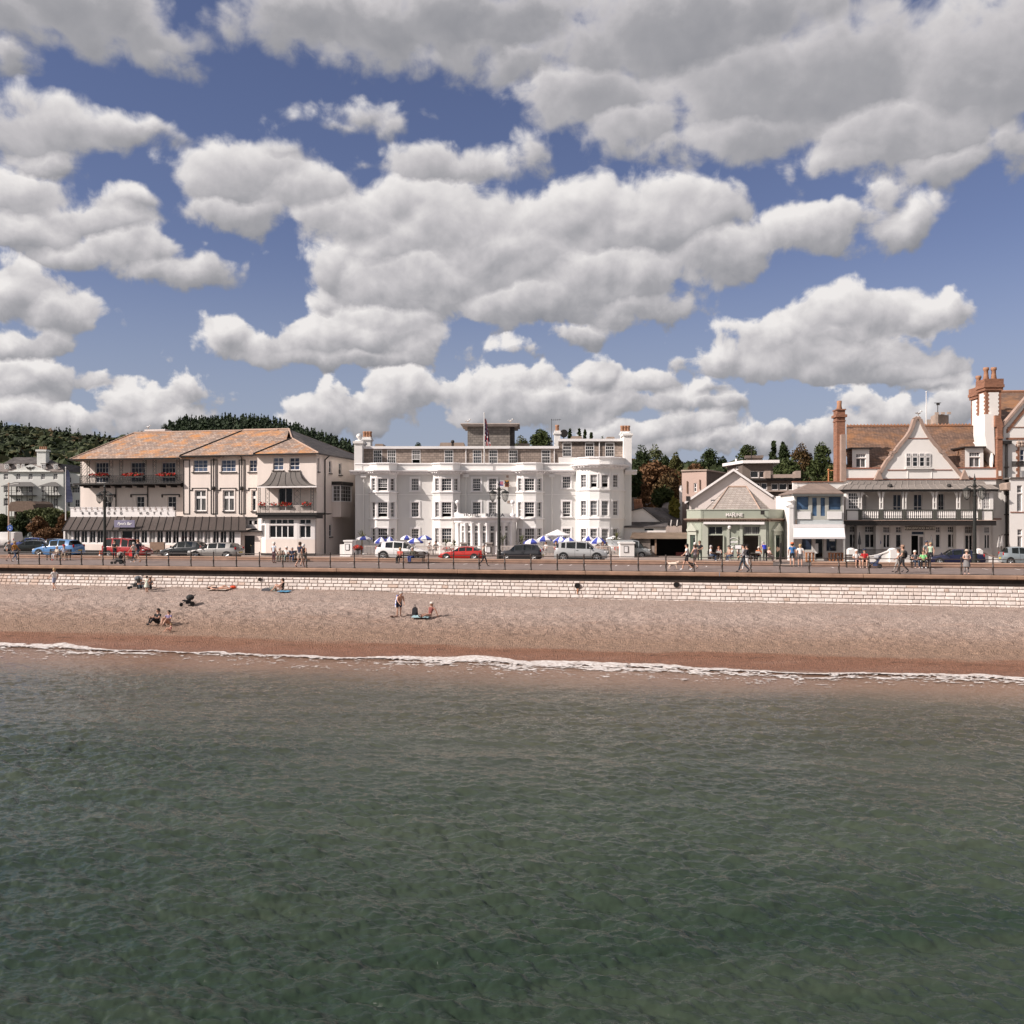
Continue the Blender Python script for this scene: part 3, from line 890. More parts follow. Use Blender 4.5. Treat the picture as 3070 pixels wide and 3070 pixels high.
def textmesh(root,s,size,c,mat,name='lettering',depth=.03,shear=0,spacing=1,n=(0,-1),xs=1.0,bold=0):
 cu = bpy.data.curves.new(name,'FONT'); cu.body = s; cu.size = size; cu.extrude = depth / 2; cu.align_x = 'CENTER'; cu.align_y = 'CENTER'
 cu.shear = shear; cu.space_character = spacing; cu.resolution_u = 3; cu.offset = bold
 ob = bpy.data.objects.new("tmp",cu); COL.objects.link(ob)
 dg = bpy.context.evaluated_depsgraph_get(); dg.update()
 me = bpy.data.meshes.new_from_object(ob.evaluated_get(dg))
 bpy.data.objects.remove(ob); bpy.data.curves.remove(cu)
 t = (-n[1],n[0]); org = ORG.get(root.name,(0,0,0)) if root.parent is None else (0,0,0)
 r = root
 while r.parent is not None: r = r.parent
 org = ORG.get(r.name,(0,0,0))
 for v in me.vertices:
  x,y,z = v.co; x *= xs
  v.co = (c[0] + t[0] * x + n[0] * z - org[0],c[1] + t[1] * x + n[1] * z - org[1],c[2] + y - org[2])
 me.materials.clear(); me.materials.append(mat)
 o = bpy.data.objects.new(name,me); COL.objects.link(o); o.parent = root
 return o
def leaves(mb,c,rad,n,size,r,flat=.0,hollow=.35,mis=(0,)):
 """leaf-sized quads through an ellipsoid"""
 for _ in range(n):
  while True:
   d = Vector((r.uniform(-1,1),r.uniform(-1,1),r.uniform(-1,1)))
   if hollow < d.length <= 1: break
  p = Vector((c[0] + d.x * rad[0],c[1] + d.y * rad[1],c[2] + d.z * rad[2]))
  a = Vector((r.gauss(0,1),r.gauss(0,1),r.gauss(0,1) * (1 - flat))).normalized(); b = a.orthogonal().normalized()
  b.rotate(Matrix.Rotation(r.uniform(0,6.28),3,a)); e = a.cross(b); s = size * r.uniform(.6,1.4)
  mb.mi = r.choice(mis)
  mb.poly([p + b * s,p + e * s * .55,p - b * s,p - e * s * .55])
 return mb
m_white = M("white_stucco",(.81,.785,.755),.7,.09,.7,streak=True)
M("white_joinery",(.80,.77,.75),.45,.04,2,spec=.5)
M("void",(.004,.004,.005),.9)
m_pinkw = M("pale_pink_render",(.78,.685,.62),.75,.10,.7,streak=True)
m_cream = M("cream_render",(.78,.70,.66),.75,.06,.5)
m_dk = M("black_painted_trim",(.028,.024,.022),.5,.3,3,spec=.4)
m_iron = M("black_ironwork",(.035,.031,.028),.5,.3,5,spec=.4)
m_lead = M("lead_sheet",(.12,.105,.095),.65,.22,1.0,streak=True)
m_brown = M("dark_brown_metal_roof",(.066,.049,.042),.6,.25,.8,streak=True)
m_slate = rowed("hung_slates",(.46,.37,.31),(.38,.305,.26),.42,.24,(.16,.13,.115),None,var=.35)
m_lich = rowed("lichened_slates",(.43,.33,.27),(.34,.255,.21),.34,.20,(.15,.10,.08),(.54,.225,.06),.85,var=.5,patch_scale=.55)
m_tile = rowed("brown_clay_tiles",(.235,.148,.108),(.19,.125,.095),.26,.16,(.08,.05,.04),(.42,.19,.07),.6,var=.6,patch_scale=.22)
m_greys = rowed("grey_slates",(.30,.255,.235),(.26,.225,.21),.4,.22,(.13,.11,.10),None,var=.3)
m_darks = rowed("dark_slates",(.105,.092,.088),(.085,.076,.074),.4,.22,(.05,.045,.045),(.2,.18,.17),.4,var=.4)
m_brick = rowed("red_brick",(.36,.16,.095),(.29,.13,.08),.23,.078,(.30,.20,.15),None,var=.4,msize=.01)
m_dbrick = rowed("brown_brick",(.20,.15,.125),(.17,.13,.11),.23,.078,(.15,.12,.10),None,var=.3,msize=.01)
m_terra = M("terracotta",(.36,.185,.11),.8,.2,5)
m_stone = M("weathered_stone",(.40,.31,.255),.85,.25,1.5)
m_curt = M("curtain_cloth",(.62,.58,.54),.9,.25,4,streak=True)
PANES = [glass("pane_dark",(.018,.022,.026)),glass("pane_black",(.009,.010,.012)),glass("pane_net_curtain",(.035,.037,.04),.05,(.20,.19,.18)),glass("pane_dusk",(.028,.033,.042))]
PBLUE = [glass("pane_blue",(.030,.055,.11),.06,(.15,.19,.27)),glass("pane_slate_blue",(.028,.042,.075))]  # bluish base colours put blue reflections into these panes
PCURT = glass("pane_curtain",(.10,.10,.10),.06,(.42,.40,.38))
m_red = leafmat("red_geraniums",(.58,.035,.03),(.40,.03,.025),(.62,.08,.05))
m_gleaf = leafmat("box_foliage",(.035,.055,.02),(.06,.085,.03))
m_timber = M("weathered_timber",(.26,.17,.12),.8,.3,3)
def flowerbox(label,c,x0,x1,y0,y1,v,n=130,group="geranium boxes on the hotel balconies"):
 a = pt(c,x0,y1,v); b = pt(c,x1,y1,v); top = zz_(c,x0,y0,v)
 m = (a[0] + b[0]) / 2
 t = thing("flower_box",label,"flower box",m,v,a[2] - .12,group)
 w = b[0] - a[0]; r = random.Random(int(x0 * 7 + c))
 part(t,"trough",m_iron,lambda k: k.box(a[0],b[0],v - .10,v + .10,a[2] - .14,a[2] - .02))
 k = MB(); leaves(k,(m,v,(a[2] + top) / 2 + .02),(w / 2 + .08,.2,max(.2,(top - a[2]) / 2)),n,.085,r,mis=(0,0,1)); k.build("flowers",[m_red,m_gleaf],t)
def lattice(mb,u0,u1,v,z0,z1,nx=1,bar=.022):
 mb.box(u0,u0 + bar * 1.6,v - .02,v + .02,z0,z1); mb.box(u1 - bar * 1.6,u1,v - .02,v + .02,z0,z1)
 w = (u1 - u0) / nx; ny = max(1,round((z1 - z0) / max(w,.12)))
 h = (z1 - z0) / ny
 for i in range(nx):
  for j in range(ny):
   x,z = u0 + i * w,z0 + j * h
   mb.tube((x,v,z),(x + w,v,z + h),bar * .55,4,cap=False); mb.tube((x,v,z + h),(x + w,v,z),bar * .55,4,cap=False)
 return mb
# ------------------------------------------------------------------ long pink hotel on the left
def hotel_pink():
 vl,vm,vw,vb = 24.5,22.8,21.0,20.0
 uL = uu_(1,845,vl)
 root = thing("seafront_hotel","long pale pink hotel with orange lichened slate roofs and flower balconies","hotel",uu_(2,0,vm),vb,PROM)
 uJ = uu_(2,162,vm)                # left wing meets the middle block
 uW0,uW1 = uu_(2,905,vw),uu_(2,1495,vw)
 zE = zz_(1,1300,612,22.3)         # eaves of the left wing
 # --- left wing
 F = Face(root,[(uL,vl),(uJ + .3,vl)])
 zf = zz_(1,1300,878,vl); zroof = zz_(1,1300,1205,vl)
 for x0,x1 in ((1003,1145),(1375,1530),(1700,1850)):
  F.win(F.rect(1,x0,652,x1,875),4,4,'french_window',pm=wr.choice(PBLUE),fw=.09,bw=.035)
 for x0,x1 in ((1083,1175),(1437,1520),(1765,1855)):
  r = F.rect(1,x0,1012,x1,1200)
  F.win(r,2,3,'window',pm=PANES[1],fw=.06)
  part(root,"drip_mould",m_dk,lambda b: (b.box(r[0] - .55,r[1] + .35,vl - .12,vl + .01,r[3] + .12,r[3] + .22),b.box(r[0] - .65,r[0] - .551,vl - .12,vl + .01,r[3] - .1,r[3] + .22),b.box(r[1] + .351,r[1] + .45,vl - .12,vl + .01,r[3] - .1,r[3] + .22)))
 F.build(m_pinkw,PROM,zE + .3)
 part(root,"wall",m_pinkw,lambda b: (b.poly([(uL,vl,PROM),(uL,36,PROM),(uL,36,zE + .3),(uL,vl,zE + .3)]),b.poly([(uL,36,PROM),(uW1,36,PROM),(uW1,36,zE),(uL,36,zE)])))
 for x in (1220,1555):
  u = uu_(1,x,vl - .06); part(root,"downpipe",m_dk,lambda b: b.tube((u,vl - .07,zroof),(u,vl - .07,zf),.05,8))
 # roof
 e0 = (uu_(1,738,22.3),22.3,zE); e1 = (uu_(2,165,22.3),22.3,zE)
 r0 = pt(1,1412,345,29.8); r1 = (uJ + 7,29.8,r0[2])
 bl = (e0[0],37.5,zE); br = (uJ + 7,37.5,zE)
 b = MB(); slab(b,[e0,(uJ + 4.5,22.3,zE),r1,r0],.14); slab(b,[bl,e0,r0],.14); slab(b,[br,bl,r0,r1],.14)
 rf = b.build("roof",m_lich,root)
 part(root,"gutter",m_dk,lambda k: k.strip([(e0[0],22.28),(uJ - .1,22.28)],[(0,zE - .14),(.12,zE - .14),(.14,zE + .0),(0,zE + .0)]))
 b = MB(); b.tube((r0[0],r0[1],r0[2] + .03),(r1[0],r1[1],r1[2] + .03),.10,8); b.tube((e0[0],e0[1],e0[2] + .03),(r0[0],r0[1],r0[2] + .03),.07,6); b.build("ridge_tiles",M("ridge_clay",(.45,.32,.25),.85,.25,4),rf)
 c0 = pt(1,1535,345,31); c1 = pt(1,1735,310,31)
 part(rf,"chimney",m_cream,lambda k: (k.box(c0[0],c1[0],31,32.2,c0[2] - 2,c1[2] - .12),k.box(c0[0] - .1,c1[0] + .1,30.9,32.3,c1[2] - .119,c1[2] + .05)))
 # balcony
 vf = 22.75
 zs = zf
 uB0,uB1 = uu_(1,835,vf),uJ - .02
 part(root,"balcony_floor",m_dk,lambda k: (k.box(uu_(1,775,22.5),uB1,22.4,vl,zs - .16,zs),))
 for x in (868,965,1080,1195,1310,1430,1550,1670,1790,1895):
  b = MB(); u = uu_(1,x,23.3)
  b.prism([(u - .11,zs - .161),(u + .11,zs - .161),(u + .11,zs - .45),(u - .11,zs - .45)],vl - .9,vl); b.box(u - .11,u + .11,vl - 1.6,vl - .901,zs - .32,zs - .161)
  b.build("bracket",m_dk,root)
 b = MB();
 zt = zz_(1,1300,792,vf)
 b.box(uB0,uB1,vf - .03,vf + .03,zt - .03,zt + .03); b.box(uB0,uB1,vf - .02,vf + .02,zs + .08,zs + .12)
 u = uB0
 while u < uB1 - .1:
  b.tube((u,vf,zs + .1),(u + .16,vf,zt),.011,4,cap=False); b.tube((u + .16,vf,zs + .1),(u,vf,zt),.011,4,cap=False); b.box(u - .008,u + .008,vf - .01,vf + .01,zs,zt); u += .19
 b.build("balcony_railing",m_iron,root)
 for x0,x1 in ((845,862),(915,945),(1150,1190),(1258,1295),(1505,1540),(1610,1645),(1860,1895)):
  part(root,"trellis_post",m_iron,lambda k: lattice(k,uu_(1,x0,vf),uu_(1,x1,vf),vf,zs,zE - .14,1))
 part(root,"trellis_screen",m_iron,lambda k: [k.tube((uB0 + .02,vf + a * (vl - vf),z0),(uB0 + .02,vf + min(a + .5,1) * (vl - vf),z0 + .8),.015,4) for a in (0,.25,.5) for z0 in (zs,zs + .7,zs + 1.4)])
 for i,(x0,x1,l) in enumerate(((940,1142,"red geranium box at the left end of the long iron balcony"),(1272,1510,"widest red geranium box in the middle of the long iron balcony"),(1642,1850,"red geranium box at the right end of the long iron balcony"))):
  flowerbox(l,1,x0,x1,768,800,vf - .16,190)
 # --- bar with its long brown lean-to roof
 uA0,uA1 = uu_(1,668,vb),uu_(2,737,vb)
 zA = zz_(1,1300,1366,vb - .35); zA1 = zz_(1,1300,1228,vb + 1.3)
 G = Face(root,[(uA0,vb),(uA1,vb)])
 zs1 = zz_(1,1300,1507,vb)
 x = 685; k = 0
 while x < 2540:
  w = 66; X0,X1 = x,x + w
  pm = PCURT if k in (0,5,6,9,15,16,20) else PANES[1]
  r = G.rect(1,X0,1374,X1,1503)
  G.win((r[0],r[1],zs1 + .02,zA - .06),2,1,'bar_window',pm=pm,fw=.05,bw=.04,dep=.12)
  x += w + (13 if k % 2 else 22); k += 1
  if k == 7:
   r = G.rect(1,x,1374,x + 118,1503); G.win((r[0],r[1],zs1 + .02,zA - .06),1,1,'bar_window',pm=PANES[1],fw=.05,dep=.2); x += 130
  if q(1,x + w)[0] > q(2,728)[0]: break
 G.build(M("bar_white_paint",(.78,.74,.72),.6,.05,1),zs1 - .10,zA + .2,'bar_front')
 part(root,"bar_base",m_pinkw,lambda b: b.box(uA0 - .02,uA1,vb - .06,vb + .3,PROM + .45,zs1 - .101))
 part(root,"plinth",m_dk,lambda b: b.box(uA0 - .03,uA1,vb - .09,vb + .3,PROM - .2,PROM + .449))
 part(root,"bar_side_wall",m_pinkw,lambda b: b.poly([(uA0,vb,PROM),(uA0,vl + 3,PROM),(uA0,vl + 3,zA),(uA0,vb,zA)]))
 sl = [(uu_(1,655,vb - .35),vb - .35,zA),(uu_(2,790,vb - .35),vb - .35,zA),(uu_(2,792,vb + 1.3),vb + 1.3,zA1),(uu_(1,735,vb + 1.3),vb + 1.3,zA1)]
 b = MB(); slab(b,sl,.08); slab(b,[(sl[0][0],vl + 2,zA),sl[0],sl[3],(sl[3][0],vl + 2,zA1)],.08)
 br_ = b.build("bar_roof",m_brown,root)
 b = MB(); n = 25
 for i in range(n + 1):
  f = i / n; a = Vector(sl[0]).lerp(Vector(sl[1]),f); c = Vector(sl[3]).lerp(Vector(sl[2]),f)
  b.tube(a + Vector((0,0,.03)),c + Vector((0,0,.03)),.035,5)
 b.build("roof_rib",m_dk,br_)
 part(root,"gutter",m_dk,lambda k: k.strip([(sl[0][0],vb - .34),(sl[1][0],vb - .34)],[(0,zA - .14),(.1,zA - .14),(.12,zA - .02),(0,zA - .02)]))
 # battlemented parapet with letters
 vp = vb + 1.32; zp0 = zA1 - .02; zp1 = zz_(1,1300,1165,vp); zp2 = zz_(1,1300,1132,vp)
 up0,up1 = uu_(1,742,vp),uJ + .0
 b = MB(); b.box(up0,up1,vp,vp + .25,zp0,zp1)
 nn = 18; wst = (up1 - up0) / nn
 for i in range(nn):
  b.box(up0 + i * wst,up0 + i * wst + wst * .60,vp - .01,vp + .26,zp1 + .001,zp2); b.box(up0 + i * wst - .04,up0 + i * wst + wst * .60 + .04,vp - .06,vp + .3,zp2 + .001,zp2 + .07)
  b.box(up0 + i * wst + wst * .60,up0 + (i + 1) * wst,vp - .05,vp + .29,zp1 + .002,zp1 + .06)
 b.build("battlements",M("parapet_white",(.80,.76,.74),.6,.05,1),root)
 part(root,"bar_flat_roof",m_lead,lambda k: k.poly([(up0,vp + .2,zp0 + .1),(up1,vp + .2,zp0 + .1),(up1,vl,zp0 + .1),(up0,vl,zp0 + .1)]))
 lm = M("letter_black",(.03,.025,.025),.5)
 for ch,x in zip("BEDFORDHOTEL",(870,940,1008,1075,1145,1207,1277,1482,1553,1623,1693,1770)):
  textmesh(root,ch,.37,(uu_(1,x,vp),vp - .04,zz_(1,x,1190,vp)),lm,'letter',.03)
 # bar sign
 s0 = pt(1,1203,1338,vb - .45); s1 = pt(1,1418,1262,vb - .45)
 sg = part(root,"bar_sign",M("mauve_sign",(.20,.185,.27),.5,.08,3),lambda k: k.box(s0[0],s1[0],vb - .46,vb - .40,s0[2],s1[2]))
 wl = M("sign_white",(.85,.83,.82),.5)
 textmesh(sg,"Pyne's Bar",.42,((s0[0] + s1[0]) / 2,vb - .47,s0[2] + .36),wl,shear=.35,xs=.88,bold=.006)
 part(sg,"crest_mark",wl,lambda k: (k.box((s0[0] + s1[0]) / 2 - .28,(s0[0] + s1[0]) / 2 + .12,vb - .475,vb - .461,s0[2] + .70,s0[2] + .73),k.tube(((s0[0] + s1[0]) / 2 - .08,vb - .475,s0[2] + .83),((s0[0] + s1[0]) / 2 - .08,vb - .461,s0[2] + .83),.05,10)))
 # --- middle block
 K = Face(root,[(uJ,vm),(uW0 + .4,vm)])
 zM = zz_(2,500,550,22.4)
 zb0 = zz_(2,500,1163,vm)
 for (x0,x1,cc,o_) in ((262,408,3,0),(540,690,3,0),(820,902,2,0)):
  r = K.rect(2,x0,594,x1,716); K.win(r,cc,3,'window',pm=wr.choice(PBLUE),fw=.07,sill=.12,silm=m_dk)
 for (x0,x1,cc) in ((281,394,2),(561,675,2),(846,892,1)):
  r = K.rect(2,x0,898,x1,1108); K.win(r,cc,2,'cross_window',pm=wr.choice(PANES[:3]),fw=.10,bw=.13,sur=.12,surm=M("pale_stone_surround",(.80,.70,.64),.7,.05),mid=(1,.66),sill=.05,silm=m_dk)
 K.build(m_pinkw,PROM,zM + .2)
 part(root,"wall",m_pinkw,lambda b: b.poly([(uJ,vm,PROM),(uJ,vl,PROM),(uJ,vl,zM + .2),(uJ,vm,zM + .2)]))
 for x0,x1,pipe in ((165,230,0),(440,506,1),(721,786,1)):
  a0,a1 = uu_(2,x0,vm),uu_(2,x1,vm); z1,z0 = zz_(2,x0,594,vm),zz_(2,x0,1137,vm)
  part(root,"pilaster_outline",m_dk,lambda b: (b.box(a0,a0 + .07,vm - .05,vm,z0,z1),b.box(a1 - .07,a1,vm - .05,vm,z0,z1),b.box(a0 + .07,a1 - .07,vm - .05,vm,z1 - .07,z1),b.box(a0 + .07,a1 - .07,vm - .05,vm,z0,z0 + .07)))
  if pipe:
   m_ = (a0 + a1) / 2; zh = zz_(2,x0,880,vm)
   part(root,"downpipe",m_dk,lambda b: (b.tube((m_,vm - .12,z0 - .1),(m_,vm - .12,zM - .3),.06,8),b.tube((m_,vm - .12,zM - .3),(m_,22.45,zM - .08),.06,8),b.box(m_ - .16,m_ + .16,vm - .26,vm - .03,zh - .18,zh + .16),b.ball((m_,vm - .13,zh),.22,8)))
 for x0,x1 in ((236,425),(516,706),(800,912)):
  a0,a1 = uu_(2,x0,vm),uu_(2,x1,vm); z = zz_(2,x0,880,vm)
  part(root,"string_course",m_dk,lambda b: (b.box(a0 + .25,a1 - .2,vm - .07,vm,z - .04,z + .05),b.box(a0 + .17,a0 + .25,vm - .07,vm,z - .22,z + .05),b.box(a1 - .2,a1 - .12,vm - .07,vm,z - .22,z + .05),b.box(a0 - .05,a0 + .17,vm - .07,vm,z - .22,z - .14),b.box(a1 - .12,a1 + .05,vm - .07,vm,z - .22,z - .14)))
 ee0 = (uu_(2,130,22.3),22.3,zM); ee1 = (uW0 + 2,22.3,zM)
 k0 = pt(2,770,299,30); k1 = (uu_(2,1222,30),30,k0[2])
 uR = uu_(2,1515,20.55); zW = zz_(2,1200,531,20.55)
 w0 = (uu_(2,866,20.55),20.55,zW); w1 = (uR,20.55,zW); ap = pt(2,1250,379,24.6)
 bk = (uR,37,zW)
 b = MB(); slab(b,[ee0,ee1,k1,k0],.14); slab(b,[(ee0[0],37,zM),ee0,k0],.14); slab(b,[(uR,37,zM),(ee0[0],37,zM),k0,k1],.14)
 rf = b.build("roof",m_lich,root)
 b = MB(); slab(b,[w0,w1,ap],.14); slab(b,[w0,ap,(ap[0],30,ap[2]),(w0[0],30,zW)],.14)
 r2 = b.build("wing_roof",m_lich,root)
 b = MB(); slab(b,[w1,bk,k1],.14); slab(b,[w1,k1,ap],.14); b.build("side_roof_slope",m_darks,root)
 rc = MATS["ridge_clay"]
 up = lambda p: (p[0],p[1],p[2] + .03)
 b = MB(); b.tube(up(k0),up(k1),.10,8); b.tube(up(ap),up(k1),.08,6); b.tube(up(ap),up(w1),.07,6); b.build("ridge_tiles",rc,rf)
 b = MB(); b.tube(up(ee0),up(k0),.08,6); b.tube(up(w0),up(ap),.08,6); b.build("hip_flashing",m_dk,rf)
 part(root,"gutter",m_dk,lambda k: (k.strip([(ee0[0],22.28),(w0[0],22.28)],[(0,zM - .14),(.12,zM - .14),(.14,zM),(0,zM)]),k.strip([(w0[0],20.53),(w1[0] + .02,20.53)],[(0,zW - .14),(.12,zW - .14),(.14,zW),(0,zW)])))
 # --- wing
 X = Face(root,[(uW0,vw),(uW1,vw)])
 for x0,x1 in ((1060,1167),(1223,1327)):
  r = X.rect(2,x0,570,x1,700); X.win(r,2,3,'window',pm=wr.choice(PBLUE),fw=.08,bw=.05,sill=.08,silm=m_dk)
 r = X.rect(2,1112,872,1256,1108); X.win(r,2,1,'balcony_door',pm=PANES[1],fw=.08,bw=.08)
 X.build(m_pinkw,PROM,zW + .1)
 part(root,"wall",m_pinkw,lambda b: (b.poly([(uW0,vw,PROM),(uW0,vm,PROM),(uW0,vm,zW + .1),(uW0,vw,zW + .1)])))
 Sd = Face(root,[(uW1,vw),(uW1,33)],0)
 for x0,x1,y0,y1 in ((1507,1523,573,712),(1619,1644,605,728),(1716,1748,628,745),(1622,1650,1240,1362)):
  r = Sd.rect(2,x0,y0,x1,y1); Sd.win(r,1,2,'side_window',pm=PANES[0],fw=.07,sill=.05,silm=m_dk)
 Sd.build(m_pinkw,PROM,zW + .1,'side_wall')
 part(root,"downpipe",m_dk,lambda b: (b.tube((uW1 + .08,vw + 1.9,PROM),(uW1 + .08,vw + 1.9,zW - .5),.06,8),b.tube((uW1 + .08,vw + 1.9,zW - .5),(uR,vw + 2.2,zW - .1),.06,8)))
 part(root,"satellite_dish",m_dk,lambda b: b.lathe((uW1 + .5,vw + 1.6,zz_(2,1590,1145,vw + 1.5)),[(0,.02),(.3,.07),(.42,.16),(.3,.08),(0,.03)],12))
 # side oriel
 o0,o1 = VV(q(2,1650)[0],uW1 + .0),VV(q(2,1745)[0],uW1)
 zo0,zo1,zo2 = zz_(2,1700,1165,26),zz_(2,1700,1015,26),zz_(2,1700,855,26)
 part(root,"oriel",m_pinkw,lambda b: b.plan([(uW1,o0),(uW1 + .9,o0 + .1),(uW1 + .9,o1 + .6),(uW1,o1 + .8)],zo0,zo1))
 O = Face(root,[(uW1,o0),(uW1 + .9,o0 + .1),(uW1 + .9,o1 + .6)],0)
 O.win((.08,.85,zo1 + .02,zo2),2,4,'oriel_window',fw=.06); O.win((O.S[1] + .1,O.S[2] - .1,zo1 + .02,zo2),4,4,'oriel_window',fw=.06)
 O.build(MATS['white_joinery'],zo1,zo2 + .05,'oriel_frame')
 part(root,"oriel_roof",m_dk,lambda b: b.plan([(uW1,o0 - .1),(uW1 + 1.0,o0),(uW1 + 1.0,o1 + .7),(uW1,o1 + .9)],zo2 + .051,zo2 + .4))
 # canopy, balcony and bay of the wing
 vf = 19.35; zc0 = zz_(2,1200,858,vf); zc1 = zz_(2,1200,719,vw)
 tl,tr = uu_(2,1052,vw),uu_(2,1336,vw); bl_,br2 = uu_(2,903,vf),uu_(2,1497,vf)
 rows = []
 for f in (0,.12,.25,.4,.58,.78,1.0):
  g = 1 - (1 - f) ** 1.0; e = f ** 2.2
  v = vw - .05 + (vf - vw + .05) * f; lft = tl + (bl_ - tl) * (f ** 1.5); rgt = tr + (br2 - tr) * (f ** 1.5)
  z = zc1 + (zc0 - zc1) * (1 - (1 - f) ** 1.8)
  rows.append((lft,rgt,v,z))
 b = MB()
 for a,c in zip(rows,rows[1:]):
  b.poly([(c[0],c[2],c[3]),(c[1],c[2],c[3]),(a[1],a[2],a[3]),(a[0],a[2],a[3])])
  b.poly([(a[0],vw,a[3]),(c[0],vw,c[3]),(c[0],c[2],c[3]),(a[0],a[2],a[3])]); b.poly([(a[1],vw,a[3]),(c[1],vw,c[3]),(c[1],c[2],c[3]),(a[1],a[2],a[3])])
 cn = b.build("balcony_canopy",m_lead,root)
 b = MB()
 for i in range(7):
  f = i / 6
  b.path([(r_[0] + (r_[1] - r_[0]) * f,r_[2] - .01,r_[3] + .02) for r_ in rows],.022,4)
 b.build("seam",m_dk,cn)
 part(cn,"fascia",MATS["parapet_white"],lambda b: b.box(bl_,br2,vf - .03,vf + .03,zc0 - .13,zc0 - .002))
 zfl = zz_(2,1200,1122,vf); zfb = zz_(2,1200,1180,vf)
 part(root,"balcony_edge",m_dk,lambda b: (b.box(uu_(2,892,vf),uu_(2,1503,vf),vf - .12,vw,zfl - .22,zfl),b.box(uu_(2,905,vf),uu_(2,1490,vf),vf,vw,zfb,zfl - .221)))
 for x0,x1 in ((916,936),(985,1026),(1270,1335),(1437,1468)):
  part(root,"trellis_post",m_iron,lambda k: lattice(k,uu_(2,x0,vf),uu_(2,x1,vf),vf,zfl,zc0 - .13,1))
 zr = zz_(2,1200,1055,vf)
 b = MB(); a0,a1 = uu_(2,925,vf),uu_(2,1465,vf); b.box(a0,a1,vf - .03,vf + .03,zr,zr + .05)
 u = a0
 while u < a1: b.box(u,u + .07,vf - .02,vf + .02,zfl,zr); u += .13
 b.build("balustrade",M("baluster_buff",(.55,.48,.43),.6),root)
 flowerbox("small geranium pot at left end of canopied balcony",2,922,984,1022,1056,vf - .12,70); flowerbox("long mixed red and orange geranium box on canopied balcony",2,1030,1256,1022,1056,vf - .12,170); flowerbox("bright pink red geranium box at right end of canopied balcony",2,1340,1436,1018,1054,vf - .12,90)
 vy = 19.7
 By = Face(root,[(uu_(2,915,20.7),20.7),(uu_(2,988,vy),vy),(uu_(2,1300,vy),vy),(uu_(2,1478,vy + .25),vy + .25),(uu_(2,1490,vw),vw)],0)
 zt_,zm_,zb_ = zz_(2,1200,1187,vy),zz_(2,1200,1243,vy),zz_(2,1200,1374,vy)
 for x0,x1,n in ((945,980,2),(1024,1270,4),(1326,1440,2)):
  a,c = By.hit(q(2,x0)[0])[0],By.hit(q(2,x1)[0])[0]
  By.win((a,c,zm_ + .05,zt_),n,1,'bay_window_light',fw=.06,bw=.09,pm=PANES[0]); By.win((a,c,zb_,zm_ - .06),n,1,'bay_window',fw=.06,bw=.10,pm=PANES[1])
 zbw = zz_(2,1200,1390,vy)
 By.build(MATS["bar_white_paint"],zbw,zfb + .05,'bay_frame')
 By.holes = []; By.build(m_pinkw,PROM + .3,zbw - .001,'bay_wall'); By.build(m_dk,PROM - .2,PROM + .299,'plinth')
 # porch and small window by the door
 vq = 20.3
 p0,p1 = uu_(2,738,vq),uu_(2,938,vq); zq = zz_(2,840,1306,vq)
 Q = Face(root,[(p0,vq),(p1,vq)])
 r = Q.rect(2,769,1352,878,1528)
 Q.holes.append((r[0],r[1],PROM,r[3],.25))
 Q.build(m_pinkw,PROM,zq,'porch_wall')
 dr = part(root,"door",M("black_door",(.012,.013,.015),.35),lambda b: (b.box(r[0],r[1],vq + .22,vq + .27,PROM,r[3]),b.box((r[0] + r[1]) / 2 - .012,(r[0] + r[1]) / 2 + .012,vq + .2,vq + .22,PROM,r[3])))
 part(dr,"handle",M("brass",(.5,.4,.2),.3,metal=1),lambda b: b.ball(((r[0] + r[1]) / 2 + .08,vq + .19,PROM + 1.0),.04,6))
 part(root,"porch_side",m_pinkw,lambda b: b.poly([(p1,vq,PROM),(p1,vw,PROM),(p1,vw,zq),(p1,vq,zq)]))
 part(root,"porch_roof",m_dk,lambda b: slab(b,[(p0 - .1,vq - .3,zq),(p1 + .15,vq - .3,zq),(p1 + .1,vm,zq + .28),(p0 + .4,vm,zq + .28)],.1))
 Tq = Face(root,[(uu_(2,793,21.2),21.2),(uu_(2,915,21.2),21.2)])
 for x0,x1 in ((814,852),(866,904)): Tq.win(Tq.rect(2,x0,1196,x1,1246),1,1,'window',fw=.05)
 zt0,zt1 = zz_(2,850,1282,21.2),zz_(2,850,1182,21.2)
 Tq.build(MATS["bar_white_paint"],zt0,zt1,'stair_box')
 part(root,"stair_box_roof",m_dk,lambda b: b.box(uu_(2,790,21.2),uu_(2,918,21.2),21.0,vm,zt1 + .001,zt1 + .16))
 part(root,"stair_box_side",m_pinkw,lambda b: b.poly([(uu_(2,793,21.2),21.2,zt0),(uu_(2,793,21.2),vm,zt0),(uu_(2,793,21.2),vm,zt1),(uu_(2,793,21.2),21.2,zt1)]))
hotel_pink()
